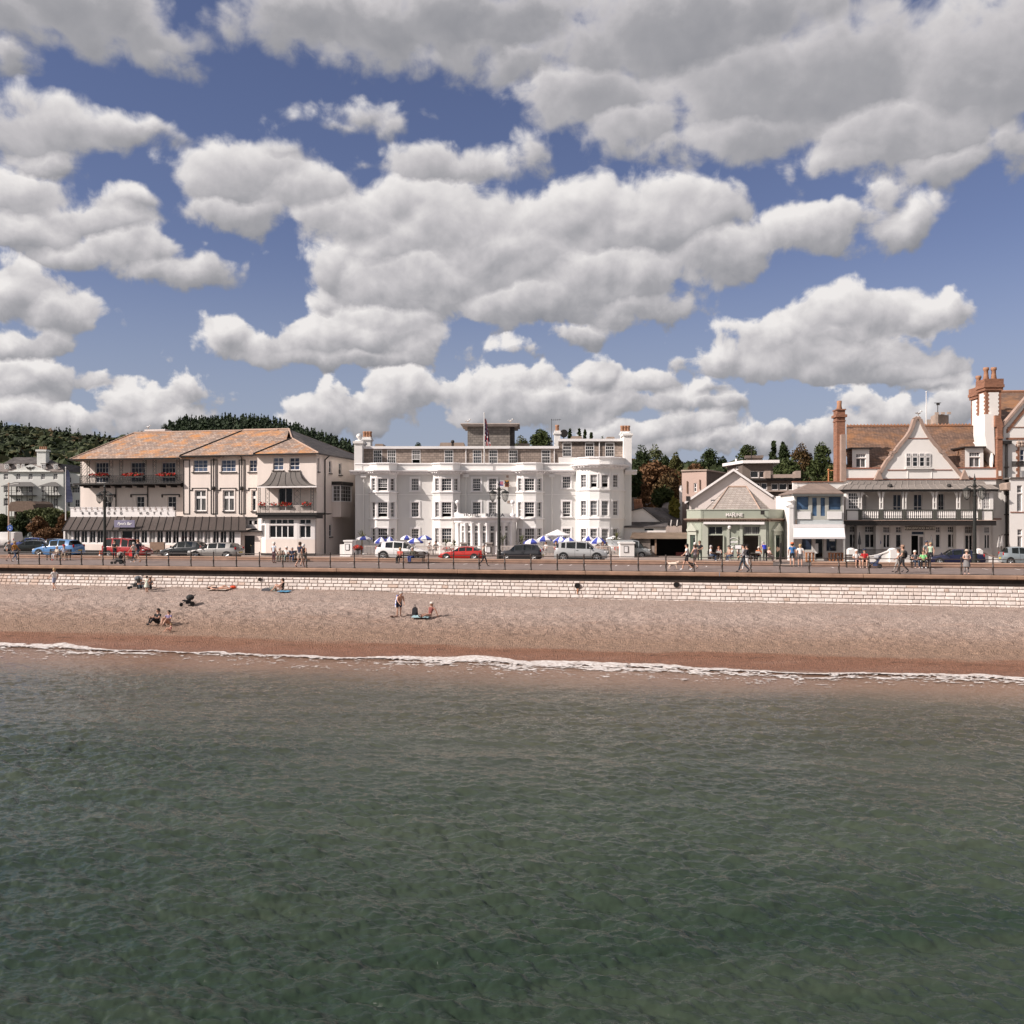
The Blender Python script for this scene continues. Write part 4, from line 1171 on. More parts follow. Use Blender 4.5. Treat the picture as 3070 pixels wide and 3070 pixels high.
# ------------------------------------------------------------------ white bow fronted hotel
def hotel_white():
 v0 = 27.0
 root = thing("bow_fronted_hotel","white three storey hotel with bow windows, porch and slate mansard","hotel",uu_(3,1850,v0),v0,PROM)
 z3 = lambda y,x=800,v=v0: zz_(3,x,y,v)
 z4 = lambda y,x=1400,v=25: zz_(4,x,y,v)
 P3 = lambda x,v: (uu_(3,x,v),v)
 P4 = lambda x,v: (uu_(4,x,v),v)
 uL,uR = uu_(3,100,v0),uu_(4,1785,v0)
 front = [P3(100,27),P3(275,27),P3(284,26.6),P3(357,26.1),P3(508,26.0),P3(597,26.6),P3(605,27),P3(1035,27),P3(1046,26.5),P3(1126,26.1),P3(1278,26.0),P3(1362,26.6),P3(1370,27),
    P4(395,27),P4(402,26.5),P4(478,26.1),P4(630,26.0),P4(712,26.6),P4(720,27),P4(1112,27)]
 zc = z3(768)          # cornice top
 zp = z3(684)          # parapet top
 F = Face(root,front)
 surm = M("white_surround",(.84,.81,.80),.5,.03,2)
 sash = dict(fw=.055,bw=.028,sash=True)
 def trio(c,xs,rows,seen=(1,1,1),op=()):
  for fl,(y0,y1) in enumerate(rows):
   for i,(x0,x1) in enumerate(xs):
    if fl == 2 and not seen[i]: continue
    r = F.rect(c,x0,y0,x1,y1)
    F.win(r,4 if i == 1 else 2,4,'sash_window',sur=.10,surm=surm,opn=.28 if (fl,i) in op else 0,**sash)
 R3 = ((862,1012),(1148,1330),(1464,1640))
 trio(3,((300,345),(372,490),(525,575)),R3,op=((0,1),(1,1)))
 trio(3,((1066,1112),(1142,1262),(1293,1342)),R3,(1,1,0),op=((1,1),))
 trio(4,((415,460),(492,612),(645,697)),R3,op=((1,1),))
 for c,x0,x1,rows in ((3,778,868,((862,1012),(1150,1328),(1470,1600))),(3,1518,1613,((862,1016),(1148,1300))),(3,1713,1805,((862,1012),(1148,1300))),(4,952,1048,((838,982),(1140,1325),(1468,1600)))):
  for i,(y0,y1) in enumerate(rows):
   F.win(F.rect(c,x0,y0,x1,y1),4,4,'sash_window',sur=.16,surm=surm,sill=.22,opn=.2 if (x0 == 1518 and i == 0) or (x0 == 952 and i == 1) else 0,**sash)
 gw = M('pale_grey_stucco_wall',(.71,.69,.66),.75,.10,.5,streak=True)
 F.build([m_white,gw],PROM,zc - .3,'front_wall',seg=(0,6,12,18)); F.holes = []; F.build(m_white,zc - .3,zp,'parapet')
 # sills that follow the bows and the string course
 for yy,nm in ((1032,'sill_band'),(1350,'sill_band')):
  z = z3(yy)
  for a,b_ in ((1,7),(7,13),(13,19)):
   part(root,nm,surm,lambda b: b.strip(front[a:b_][0:6],[(-.02,z - .07),(.10,z - .07),(.13,z + .01),(.10,z + .06),(-.02,z + .06)]))
 z = z3(1058)
 part(root,"string_course",m_white,lambda b: b.strip(front,[(-.02,z - .04),(.035,z - .04),(.035,z + .04),(-.02,z + .04)]))
 # cornice with dentils and parapet coping
 cpath = [(uL - .5,v0)] + front[1:]
 prof = lambda z: [(-.05,z - .42),(.10,z - .42),(.12,z - .33),(.22,z - .30),(.30,z - .16),(.52,z - .12),(.55,z),(-.05,z + .05)]
 part(root,"cornice",surm,lambda b: b.strip(cpath,prof(zc)))
 b = MB()
 for a,c in zip(cpath,cpath[1:]):
  a,c = Vector(a),Vector(c); d = (c - a); n = int(d.length / .26)
  if n == 0: continue
  t = d.normalized()
  for i in range(n):
   o = a + d * ((i + .5) / n)
   b.obox((o.x,o.y),(t.x,t.y),(t.y,-t.x),-.06,.06,.2,.42,zc - .29,zc - .17)
 b.build("dentils",surm,root)
 part(root,"parapet_coping",surm,lambda b: b.strip(front,[(-.3,zp - .08),(.09,zp - .08),(.11,zp),(.05,zp + .05),(-.3,zp + .05)]))
 # big bow
 bow = [P4(1112,27),P4(1120,26.4),P4(1158,25.75),P4(1254,25.15),P4(1276,25.05),P4(1396,24.85),P4(1398,24.85),P4(1520,25.0),P4(1546,25.1),P4(1640,25.7),P4(1682,26.4),P4(1700,27),P4(1785,27)]
 B = Face(root,bow)
 zb1,zbp = z4(692),z4(607)
 for y0,y1,op in ((818,972,(1,2)),(1133,1312,()),(1470,1650,())):
  for i,(x0,x1) in enumerate(((1175,1238),(1288,1368),(1425,1505),(1557,1621))):
   B.win(B.rect(4,x0,y0,x1,y1),3 if i in (0,3) else 4,4,'sash_window',sur=.12,surm=surm,opn=.38 if i in op else 0,**sash)
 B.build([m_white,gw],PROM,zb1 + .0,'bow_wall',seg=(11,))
 Bp = Face(root,bow[:-1]); Bp.build(m_white,zb1,zbp,'bow_parapet')
 part(root,"cornice",surm,lambda b: (b.strip(bow[:-1],prof(zb1)),b.strip([bow[-2],(uR + .5,v0)],prof(zc))))
 b = MB()
 for a,c in zip(bow[:-1],bow[1:-1]):
  a,c = Vector(a),Vector(c); d = (c - a); n = int(d.length / .26)
  for i in range(n):
   t = d.normalized(); o = a + d * ((i + .5) / n); b.obox((o.x,o.y),(t.x,t.y),(t.y,-t.x),-.06,.06,.2,.42,zb1 - .29,zb1 - .17)
 b.build("dentils",surm,root)
 part(root,"parapet_coping",surm,lambda b: b.strip(bow[:-1],[(-.3,zbp - .08),(.09,zbp - .08),(.11,zbp),(.05,zbp + .05),(-.3,zbp + .05)]))
 for yy in (1002,1345):
  z = z4(yy); part(root,"sill_band",surm,lambda b: b.strip(bow[1:-1],[(-.02,z - .06),(.08,z - .06),(.10,z + .05),(-.02,z + .05)]))
 b = MB(); b.poly([(p[0],p[1],zbp - .15) for p in bow[:-1]]); b.build("bow_roof",m_lead,root)
 for a,e in ((1,7),(7,13),(13,19)):
  b = MB(); b.poly([(p[0],p[1],zp - .15) for p in front[a:e]]); b.build("bow_roof",m_lead,root)
 # attic walls left and right of the big bow parapet
 ua = uu_(4,905,27.1)
 part(root,"attic_parapet",m_white,lambda b: b.box(ua,uu_(4,1112,27.1),27.02,27.3,zp - .3,z4(607,1000,27)))
 # mansard hung with slates
 vm = 27.9
 zs0 = zp - .3; zs1 = zz_(3,800,506,vm); ze = zz_(3,800,476,vm)
 Mn = Face(root,[(uu_(3,186,vm),vm),(uu_(4,905,vm),vm)])
 wins = [(3,318,425),(3,487,593),(3,783,888),(3,1177,1284),(3,1520,1626),(4,62,168),(4,302,410),(4,698,805)]
 for i,(c,x0,x1) in enumerate(wins):
  r = Mn.rect(c,x0,517,x1,673); Mn.win((r[0],r[1],zp + .03,r[3]),4,4,'sash_window',fw=.07,bw=.028,sash=True,dep=.05,opn=.33 if i == 2 else 0)
 Mn.build(m_slate,zs0,zs1,'slate_hanging')
 zz4_ = lambda y,v: zz_(4,1300,y,v)
 zs2,ze2 = zz4_(416,vm),zz4_(386,vm)
 ue = uu_(4,1690,vm)
 Mh = Face(root,[(uu_(4,905,vm) + .001,vm),(ue,vm)])
 for x0,x1 in ((952,1061),(1225,1334),(1467,1578)):
  r = Mh.rect(4,x0,431,x1,600); Mh.win((r[0],r[1],z4(602,1300,27.9),r[3]),4,4,'sash_window',fw=.07,bw=.028,sash=True,dep=.05)
 Mh.build(m_slate,zs0,zs2,'slate_hanging')
 part(root,"eaves_band",surm,lambda b: (b.box(uu_(3,186,vm),uu_(4,908,vm),vm - .22,vm + .1,zs1 + .001,ze),b.box(uu_(4,903,vm),ue,vm - .222,vm + .1,zs2 + .001,ze2)))
 part(root,"flat_roof",m_lead,lambda b: (b.poly([(uL,vm,ze - .05),(uu_(4,905,vm),vm,ze - .05),(uu_(4,905,vm),42,ze - .05),(uL,42,ze - .05)]),b.box(uu_(4,905,vm),ue,vm,42,ze,ze2 - .05),b.poly([(uL,v0,zp - .2),(uR,v0,zp - .2),(uR,vm + .1,zp - .2),(uL,vm + .1,zp - .2)])))
 part(root,"side_wall",m_white,lambda b: (b.poly([(uL,v0,PROM),(uL,42,PROM),(uL,42,ze - .1),(uL,v0,zp)]),b.poly([(uR,v0,PROM),(uR,42,PROM),(uR,42,ze2 - .1),(uR,v0,zp)]),b.poly([(uL,42,PROM),(uR,42,PROM),(uR,42,ze - .1),(uL,42,ze - .1)])))
 for c,x in ((3,1438),(4,853),(4,1396)):
  u = uu_(c,x,vm); part(root,"downpipe",surm,lambda b: b.tube((u,vm - .08,zs0),(u,vm - .08,ze2 - .1 if x == 1396 else ze - .1),.045,6))
 for c,x,y1 in ((3,205,1600),(3,1440,1275),(4,822,1650)):
  u = uu_(c,x,v0); zt = z3(850); zq = z3(y1)
  part(root,"downpipe",m_white,lambda b: (b.tube((u,v0 - .10,zq),(u,v0 - .10,zt),.055,8),b.box(u - .28,u + .28,v0 - .28,v0,zt,zt + .3)))
 # piers at the ends, chimneys
 def pier(c,x0,x1,ytop,vv,ball):
  a0,a1 = uu_(c,x0,vv),uu_(c,x1,vv); zt = zz_(c,x0,ytop,vv)
  part(root,"gable_pier",m_white,lambda b: (b.box(a0,a1,vv,vv + 2.2,zc,zt),b.box(a0 - .12,a1 + .12,vv - .12,vv + 2.3,zt + .001,zt + .22),b.lathe(((a0 + a1) / 2,vv + .6,zt + .221),[(.5,0),(.36,.12),(.1,.2)] + ([(.12,.25),(.27,.42),(.3,.56),(.22,.74),(0,.82)] if ball else [(0,.22)]),12)))
 pier(3,88,184,440,26.95,True); pier(4,1690,1787,345,26.95,False)
 def chim(c,x0,x1,y0,y1,vv,pots):
  a0,a1 = uu_(c,x0,vv),uu_(c,x1,vv); zt,zb = zz_(c,x0,y0,vv),zz_(c,x0,y1,vv)
  ch = part(root,"chimney",m_white,lambda b: (b.box(a0,a1,vv,vv + 1.3,zb - 1,zt - .35),b.box(a0 - .1,a1 + .1,vv - .1,vv + 1.4,zt - .349,zt - .18),b.box(a0 - .02,a1 + .02,vv - .02,vv + 1.32,zt - .179,zt)))
  for i in range(pots):
   u = a0 + (a1 - a0) * (i + .5) / pots
   part(ch,"chimney_pot",m_terra,lambda b: b.lathe((u,vv + .6,zt + .001),[(.16,0),(.2,.1),(.17,.4),(.22,.5),(.2,.62),(.1,.6)],10),True)
 chim(3,187,284,362,470,31,3); chim(4,855,925,285,450,29,1); chim(4,1662,1770,292,340,31,3)
 for c,x0,x1,y0,y1,vv in ((3,310,465,445,470,33),(3,1095,1440,430,468,33),(4,385,580,440,462,33),(4,1030,1215,352,376,33),(4,1455,1610,360,376,33)):
  a = pt(c,x0,y1,vv); e = pt(c,x1,y0,vv); part(root,"rooflight",m_stone,lambda b: b.prism([(a[0],a[2] - .6),(e[0],a[2] - .6),(e[0] - .3,e[2]),(a[0] + .3,e[2])],vv,vv + 2))
 u,zt,zb = uu_(3,1280,33),zz_(3,1280,425,33),zz_(3,1280,470,33)
 part(root,"vent_cowl",m_iron,lambda b: (b.tube((u,32.5,zb - .3),(u,32.5,zt),.12,8),b.ball((u,32.5,zt),.2,8)))
 u,zt = uu_(4,968,31),zz_(4,968,320,31)
 part(root,"satellite_dish",m_dk,lambda b: (b.tube((u,31,zt),(u,30.9,zt),.42,20,r2=.36),b.tube((u,31.1,zt - 2),(u,31.1,zt),.06,6)))
 # lift tower
 vt = 31
 t0,t1 = uu_(3,1456,vt),uu_(4,318,vt); tz0,tz1,tz2 = ze - .1,zz_(3,1600,240,vt),zz_(3,1600,203,vt)
 part(root,"lift_tower",rowed("tower_slates",(.33,.29,.255),(.28,.245,.22),.42,.24,(.13,.115,.10),None,var=.35),lambda b: b.box(t0,t1,vt,vt + 4,tz0,tz2 - .301))
 part(root,"tower_side",m_darks,lambda b: b.box(t1 + .001,t1 + .45,vt + .35,vt + 4,tz0,tz2 - .301))
 part(root,"tower_eaves",M("buff_fascia",(.55,.47,.42),.6,.1),lambda b: (b.box(t0 - .5,t1 + .8,vt - .4,vt + 4.6,tz2 - .3,tz2 - .1),b.box(t0 - .7,t1 + 1.0,vt - .55,vt + 4.8,tz2 - .099,tz2)))
 # porch with curved front and sign
 pv = 23.9
 pp = [P3(1300,26.3),P3(1310,24.9),P3(1380,24.3),P3(1500,pv),P3(1690,pv - .2),(uu_(4,130,pv),pv),P4(230,24.3),P4(330,24.9),P4(395,26.3)]
 Fp = Face(root,pp)
 zt1,zk,zent = zz_(3,1600,1287,pv),zz_(3,1600,1333,pv),zz_(3,1600,1385,pv)
 zw1,zw0 = zz_(3,1600,1436,pv),zz_(3,1600,1680,pv)
 for c,x0,x1 in ((3,1385,1413),(3,1453,1490),(3,1540,1580),(3,1635,1678),(3,1733,1778),(4,83,128),(4,190,220),(4,262,298)):
  a,e = Fp.hit(q(c,x0)[0])[0],Fp.hit(q(c,x1)[0])[0]
  zmid = zw1 + (zw0 - zw1) * .29
  Fp.win((a,e,zmid + .05,zw1),2,2,'porch_window',fw=.04,bw=.024,pm=PANES[0]); Fp.win((a,e,zw0,zmid - .05),2,4,'porch_window',fw=.04,bw=.024,pm=PANES[0])
 Fp.build(m_white,PROM,zk,'porch_wall')
 part(root,"porch_cornice",surm,lambda b: b.strip(pp,[(-.05,zk - .5),(.08,zk - .5),(.10,zk - .28),(.24,zk - .22),(.40,zk - .08),(.42,zk),(-.05,zk + .02)]))
 part(root,"porch_parapet",m_white,lambda b: b.strip([pp[1],pp[2],pp[3],pp[4],pp[5],pp[6],pp[7]],[(-.2,zk + .02),(.02,zk + .02),(.02,zt1),(-.2,zt1)]))
 b = MB(); b.poly([(p[0],p[1],zk + .05) for p in pp]); b.build("porch_roof",m_lead,root)
 for c,x in ((3,1345),(3,1432),(3,1514),(3,1606),(3,1706),(4,42),(4,158),(4,240),(4,325)):
  _,p = Fp.hit(q(c,x)[0])
  part(root,"column",surm,lambda b: b.lathe((p.x,p.y - .10,PROM),[(.2,0),(.2,.3),(.15,.35),(.125,2.0),(.11,zent - PROM - .35),(.17,zent - PROM - .25),(.17,zent - PROM - .12)],12),True)
 lb = M("letter_navy",(.035,.035,.045),.5)
 zl = zz_(3,1500,1306,pv)
 textmesh(root,"HOTEL",.40,(uu_(3,1503,pv - .25),pv - .25,zl),lb,bold=.012,xs=1.2)
 textmesh(root,"RIVIERA",.40,(uu_(4,136,pv - .3),pv - .3,zl),lb,bold=.012,xs=1.3)
 for c,x,y0,y1 in ((3,1335,1125,1275),(4,350,1122,1290)):
  vv = 25.0; u = uu_(c,x,vv); zt,zb = zz_(c,x,y0,vv),zz_(c,x,y1,vv)
  part(root,"globe_lamp",surm,lambda b: (b.box(u - .28,u + .28,vv - .25,vv + .25,zk,zb),b.lathe((u,vv,zb + .001),[(.2,0),(.06,.12),(.05,(zt - zb) * .55),(.14,(zt - zb) * .62),(.05,(zt - zb) * .68)],10),b.ball((u,vv,zt - .22),.23,12)),True)
 # signs on the wall
 s0,s1 = pt(4,256,935,v0 - .35),pt(4,306,887,v0 - .35)
 sg = part(root,"rating_sign",M("sign_amber",(.75,.33,.03),.5,.05),lambda b: b.box(s0[0],s1[0],v0 - .38,v0 - .32,s0[2] - .25,s1[2]))
 part(sg,"lower_panel",M("sign_dark_red",(.12,.03,.02),.5),lambda b: b.box(s0[0] + .03,s1[0] - .03,v0 - .392,v0 - .381,s0[2] - .22,s0[2] + .06))
 part(sg,"bracket",m_dk,lambda b: b.box((s0[0] + s1[0]) / 2 - .03,(s0[0] + s1[0]) / 2 + .03,v0 - .319,v0,s0[2] + .1,s0[2] + .16))
 textmesh(sg,"AA",.36,((s0[0] + s1[0]) / 2,v0 - .40,s1[2] - .20),lb,bold=.02)
 s0,s1 = pt(4,195,962,v0 - .35),pt(4,245,888,v0 - .35)
 sg = part(root,"tourism_sign",M("sign_violet",(.09,.075,.25),.5,.05),lambda b: b.box(s0[0],s1[0],v0 - .38,v0 - .32,s0[2],s1[2]))
 part(sg,"white_border",MATS["sign_white"],lambda b: (b.box(s0[0],s1[0],v0 - .386,v0 - .3801,s1[2] - .07,s1[2]),b.box(s0[0],s1[0],v0 - .386,v0 - .3801,s0[2],s0[2] + .07),b.box(s1[0] - .06,s1[0],v0 - .386,v0 - .3801,s0[2] + .07,s1[2] - .07)))
 part(sg,"rose_emblem",M("rose_pink",(.7,.25,.28),.5),lambda b: [b.tube(((s0[0] + s1[0]) / 2 + .10 * math.cos(a),v0 - .39,(s0[2] + s1[2]) / 2 + .05 + .10 * math.sin(a)),((s0[0] + s1[0]) / 2 + .10 * math.cos(a),v0 - .381,(s0[2] + s1[2]) / 2 + .05 + .10 * math.sin(a)),.075,8) for a in [i * 1.2566 for i in range(5)]])
 for c,x,y,w in ((4,288,840,.12),(4,300,1147,.13)):
  p = pt(c,x,y,v0); part(root,"wall_vent",m_stone,lambda b: b.box(p[0] - w,p[0] + w,v0 - .03,v0,p[2] - w,p[2] + w))
frame(0.015,66.4)
hotel_white()
frame()
# ------------------------------------------------------------------ green fronted cafe with hipped roof
def cafe_green():
 v0 = 20.0
 m_g = M("sage_green_paint",(.335,.36,.295),.6,.06,.8); m_g2 = M("sage_green_trim",(.43,.445,.375),.55,.05,1)
 root = thing("green_cafe","sage green fronted seafront cafe with canted corners and hipped slate roof","cafe",uu_(5,1200,v0),v0,PROM)
 P5 = lambda x,v: (uu_(5,x,v),v)
 path = [P5(668,22.2),P5(822,v0),P5(1580,v0),P5(1765,22.6)]
 F = Face(root,path)
 zk,zp = zz_(5,1200,1022,v0),zz_(5,1200,926,v0); zg = PROM
 # entrances
 for x0,x1 in ((905,1068),(1295,1482)):
  r = F.rect(5,x0,1106,x1,1500); ztr = zz_(5,x0,1200,v0)
  F.holes.append((r[0],r[1],zg,ztr - .06,1.2))
  F.win((r[0],r[1],ztr + .0,r[3]),2,1,'transom_window',fm=m_g2,pm=PANES[1 if x0 == 905 else 2],fw=.06,bw=.05)
  part(root,"doorway_depth",MATS['void'],lambda b: b.poly([(r[0],v0 + 1.2,zg),(r[1],v0 + 1.2,zg),(r[1],v0 + 1.2,ztr),(r[0],v0 + 1.2,ztr)]))
  for xa,s in ((r[0],1),(r[1],-1)):
   part(root,"folding_door",m_g2,lambda b: b.obox((xa,v0 + .1),(0,1),(s,0),-.25,.75,0,.06,zg,ztr - .08))
 F.build(m_g,zg,zk,'front_wall')
 part(root,"parapet",m_g,lambda b: b.strip(path,[(-.25,zk),(.03,zk),(.03,zp),(-.25,zp)]))
 part(root,"parapet_cap",m_g2,lambda b: b.strip(path,[(-.28,zp + .001),(.09,zp + .001),(.09,zp + .07),(-.28,zp + .07)]))
 cor = M("brown_cornice",(.33,.235,.18),.7,.15,2)
 part(root,"cornice",cor,lambda b: b.strip(path,[(-.02,zk - .24),(.10,zk - .24),(.14,zk - .12),(.34,zk - .08),(.38,zk),(-.02,zk + .03)]))
 b = MB()
 for a,c in zip(path,path[1:]):
  a,c = Vector(a),Vector(c); d = c - a; n = int(d.length / .2); t = d.normalized()
  for i in range(n):
   o = a + d * ((i + .5) / n); b.obox((o.x,o.y),(t.x,t.y),(t.y,-t.x),-.05,.05,.10,.26,zk - .21,zk - .10)
 b.build("dentils",M("dark_dentils",(.10,.06,.045),.7),root)
 a,c = pt(5,850,1085,v0 - .35),pt(5,1530,1058,v0 - .35)
 part(root,"awning_cassette",MATS["parapet_white"],lambda b: b.prism([(a[0],a[2] + .02),(c[0],a[2]),(c[0],c[2]),(a[0],c[2])],v0 - .42,v0 - .03))
 for x in (870,1125,1270,1515):
  u = uu_(5,x,v0); w = .24 if x in (870,1515) else .12
  part(root,"pilaster",m_g2,lambda b: b.box(u - w,u + w,v0 - .09,v0,zg,zk - .26))
 for x in (848,1572):
  u = uu_(5,x,v0); part(root,"corner_strip",m_dk,lambda b: b.box(u - .02,u + .02,v0 - .03,v0,zg,zp - .1))
 # canted corner doors with pediments
 for i,(seg,x0,x1) in enumerate((((0,1),690,800),((2,3),1610,1712))):
  s0,s1 = F.hit(q(5,x0)[0])[0],F.hit(q(5,x1)[0])[0]; o,t,n = F.frame((s0 + s1) / 2)
  m = (s0 + s1) / 2; w = 1.0
  zd,zpd,zap = zz_(5,740,1205,21),zz_(5,740,1160,21),zz_(5,740,1068,21)
  dr = part(root,"corner_door",M("deep_green_door",(.045,.065,.05),.4),lambda b: b.obox(o,t,n,m - .48,m + .48,.005,.05,zg,zd))
  part(dr,"door_glass",PANES[1],lambda b: b.obox(o,t,n,m + .02,m + .38,.051,.06,zg + 1.0,zd - .25))
  part(root,"pediment",m_g2,lambda b: (b.obox(o,t,n,m - .68,m - .49,0,.14,zg,zd + .02),b.obox(o,t,n,m + .49,m + .68,0,.14,zg,zd + .02),b.obox(o,t,n,m - .72,m + .72,0,.18,zd + .021,zpd),b.obox(o,t,n,m - .86,m + .86,0,.3,zpd + .001,zpd + .12),
    [b.poly([(o[0] + t[0] * (m + aa) + n[0] * d,o[1] + t[1] * (m + aa) + n[1] * d,z) for aa,d,z in pts]) for pts in ([(-.86,.3,zpd + .121),(.86,.3,zpd + .121),(0,.3,zap)],[(-.62,.14,zpd + .13),(.62,.14,zpd + .13),(0,.14,zap - .2)],[(-.86,.3,zpd + .121),(-.86,0,zpd + .121),(0,0,zap),(0,.3,zap)],[(.86,.3,zpd + .121),(.86,0,zpd + .121),(0,0,zap),(0,.3,zap)])]))
 # lettering and badge
 wl = MATS["sign_white"]
 z = zz_(5,1190,981,v0); lt = M("letter_offwhite",(.82,.78,.74),.5)
 for ch,x,s in (("M",1118,.50),("A",1152,.44),("R",1188,.70),("I",1215,.44),("N",1243,.48),("E",1275,.48)):
  textmesh(root,ch,s * .82,(uu_(5,x,v0),v0 - .10,z),lt,'letter',.05,bold=.008)
 c = pt(5,1190,1283,v0); hw,hh = uu_(5,1265,v0) - c[0],.40
 b = MB(); pts = [(c[0] + hw * math.copysign(abs(math.cos(a)) ** 1.35,math.cos(a)),v0 - .03,c[2] + hh * math.copysign(abs(math.sin(a)) ** 1.35,math.sin(a))) for a in [i * math.pi / 16 for i in range(33)]]
 b.path(pts,.025,5); r_ = random.Random(4)
 for i in range(9):
  x = c[0] - hw * .5 + hw * i / 8.0; b.box(x - .025,x + .03,v0 - .02,v0 - .005,c[2] - .08 + r_.random() * .05,c[2] + .06 + r_.random() * .05)
 b.build("wall_badge",wl,root)
 p = pt(5,1510,970,v0); part(root,"floodlight",m_dk,lambda b: (b.tube((p[0],v0 - .1,p[2]),(p[0] - .05,v0 - .5,p[2] + .1),.05,6),b.box(p[0] - .2,p[0] + .12,v0 - .75,v0 - .45,p[2] - .05,p[2] + .28)))
 p = pt(5,1140,1125,v0); part(root,"wall_lamp",lt,lambda b: b.lathe((p[0],v0 - .2,p[2] - .1),[(0,0),(.12,.02),(.17,.2),(.1,.34),(0,.36)],10))
 # roof
 ze = zp - .1
 a,b_,c_,d = pt(5,868,920,21.2),pt(5,1612,920,21.2),pt(5,1332,668,25.0),pt(5,1128,668,25.0)
 bl,br = (a[0] + .3,29.0,a[2]),(b_[0] - .1,29.0,a[2])
 l2,r2 = (uu_(5,940,21.0),21.0,a[2] - .15),(uu_(5,1490,21.0),21.0,a[2] - .15)
 k = MB(); slab(k,[l2,r2,c_,d],.1); slab(k,[(a[0],22.6,a[2] - .1),l2,d],.1); slab(k,[r2,(b_[0],22.6,a[2] - .1),c_],.1); slab(k,[(a[0],22.6,a[2]),d,bl],.1); slab(k,[(b_[0],22.6,a[2]),br,c_],.1); slab(k,[bl,d,c_,br],.1)
 rf = k.build("hipped_roof",rowed("pale_slates",(.46,.405,.36),(.41,.36,.325),.36,.17,(.24,.19,.16),None,var=.25),root)
 up = lambda p: (p[0],p[1],p[2] + .03)
 k = MB(); k.tube(up(c_),up(d),.09,6); k.tube(up(l2),up(d),.06,6); k.tube(up(r2),up(c_),.06,6); k.build("hip_tiles",MATS["ridge_clay"],rf)
 part(root,"flat_roof",m_lead,lambda b: b.poly([(p[0],p[1],ze) for p in path] + [(path[-1][0],30,ze),(path[0][0],30,ze)]))
 part(root,"side_wall",m_g,lambda b: (b.poly([(*path[0],zg),(path[0][0],30,zg),(path[0][0],30,zp),(*path[0],zp)]),b.poly([(*path[-1],zg),(path[-1][0],30,zg),(path[-1][0],30,zp),(*path[-1],zp)])))
cafe_green()
def simple_gable(name,label,c,v,xl,xr,xa,ya,ye,vback,wall,roofm,cat="house",wins=(),over=.35):
 """plain gabled house facing the sea"""
 root = thing(name,label,cat,uu_(c,xa,v),v,PROM)
 L_,R_,A = pt(c,xl,ye,v),pt(c,xr,ye,v),pt(c,xa,ya,v)
 F = Face(root,[(L_[0],v),(R_[0],v)])
 for x0,y0,x1,y1,cc,rr in wins: F.win(F.rect(c,x0,y0,x1,y1),cc,rr,fw=.07,bw=.06)
 zz = min(L_[2],R_[2])
 mb = F.build(wall,PROM,zz,extra=MB())
 mb.poly([(L_[0],v,zz),(R_[0],v,zz),(A[0],v,A[2])])
 for u in (L_[0],R_[0]): mb.poly([(u,v,PROM),(u,vback,PROM),(u,vback,zz),(u,v,zz)])
 mb.build("wall",wall,root)
 b = MB(); sl = (A[2] - zz) / (A[0] - L_[0]); sr = (A[2] - zz) / (R_[0] - A[0]); f = v - over
 slab(b,[(L_[0] - .35,f,zz - .35 * sl + .12),(A[0],f,A[2] + .12),(A[0],vback,A[2] + .12),(L_[0] - .35,vback,zz - .35 * sl + .12)],.12)
 slab(b,[(A[0],f,A[2] + .12),(R_[0] + .35,f,zz - .35 * sr + .12),(R_[0] + .35,vback,zz - .35 * sr + .12),(A[0],vback,A[2] + .12)],.12)
 b.build("roof",roofm,root)
 return root,L_,R_,A,zz
def gable_house():
 w = M("pale_gable_render",(.70,.62,.58),.75,.06,.5)
 root,L_,R_,A,zz = simple_gable("gabled_house","plain pale gabled house rising behind the green cafe",5,30.5,690,1670,1185,482,808,42,w,m_greys,wins=((932,697,1040,830,2,2),(1375,692,1420,800,1,1)))
 b = MB(); f = 30.1
 for P_,s in ((L_,-1),(R_,1)):
  e = (P_[0] + s * .4,zz - .4 * (A[2] - zz) / abs(A[0] - P_[0]))
  b.prism([(e[0],e[1] - .14),(A[0],A[2] - .1),(A[0],A[2] + .14),(e[0],e[1] + .1)],f - .06,f)
 b.build("bargeboard",MATS["parapet_white"],root)
 u = uu_(5,680,30); part(root,"downpipe",m_dk,lambda b: (b.tube((u,30.2,PROM + 3),(u,30.2,zz + .3),.09,8),b.box(u - .2,u + .2,30,30.4,zz - .1,zz + .35)))
 G = Face(root,[(uu_(5,1640,27.5),27.5),(uu_(5,1862,27.5),27.5)])
 z0,z1 = zz_(5,1750,918,27.5),zz_(5,1750,818,27.5)
 for x0,x1 in ((1662,1745),(1757,1855)): G.win(G.rect(5,x0,822,x1,914),1,1,pm=PANES[1],fw=.05)
 G.build(w,PROM,z1 + .3,'annex_wall')
 part(root,"annex_roof",m_lead,lambda b: b.box(uu_(5,1640,27.5),uu_(5,1862,27.5),27.3,40,z1 + .301,z1 + .42))
gable_house()
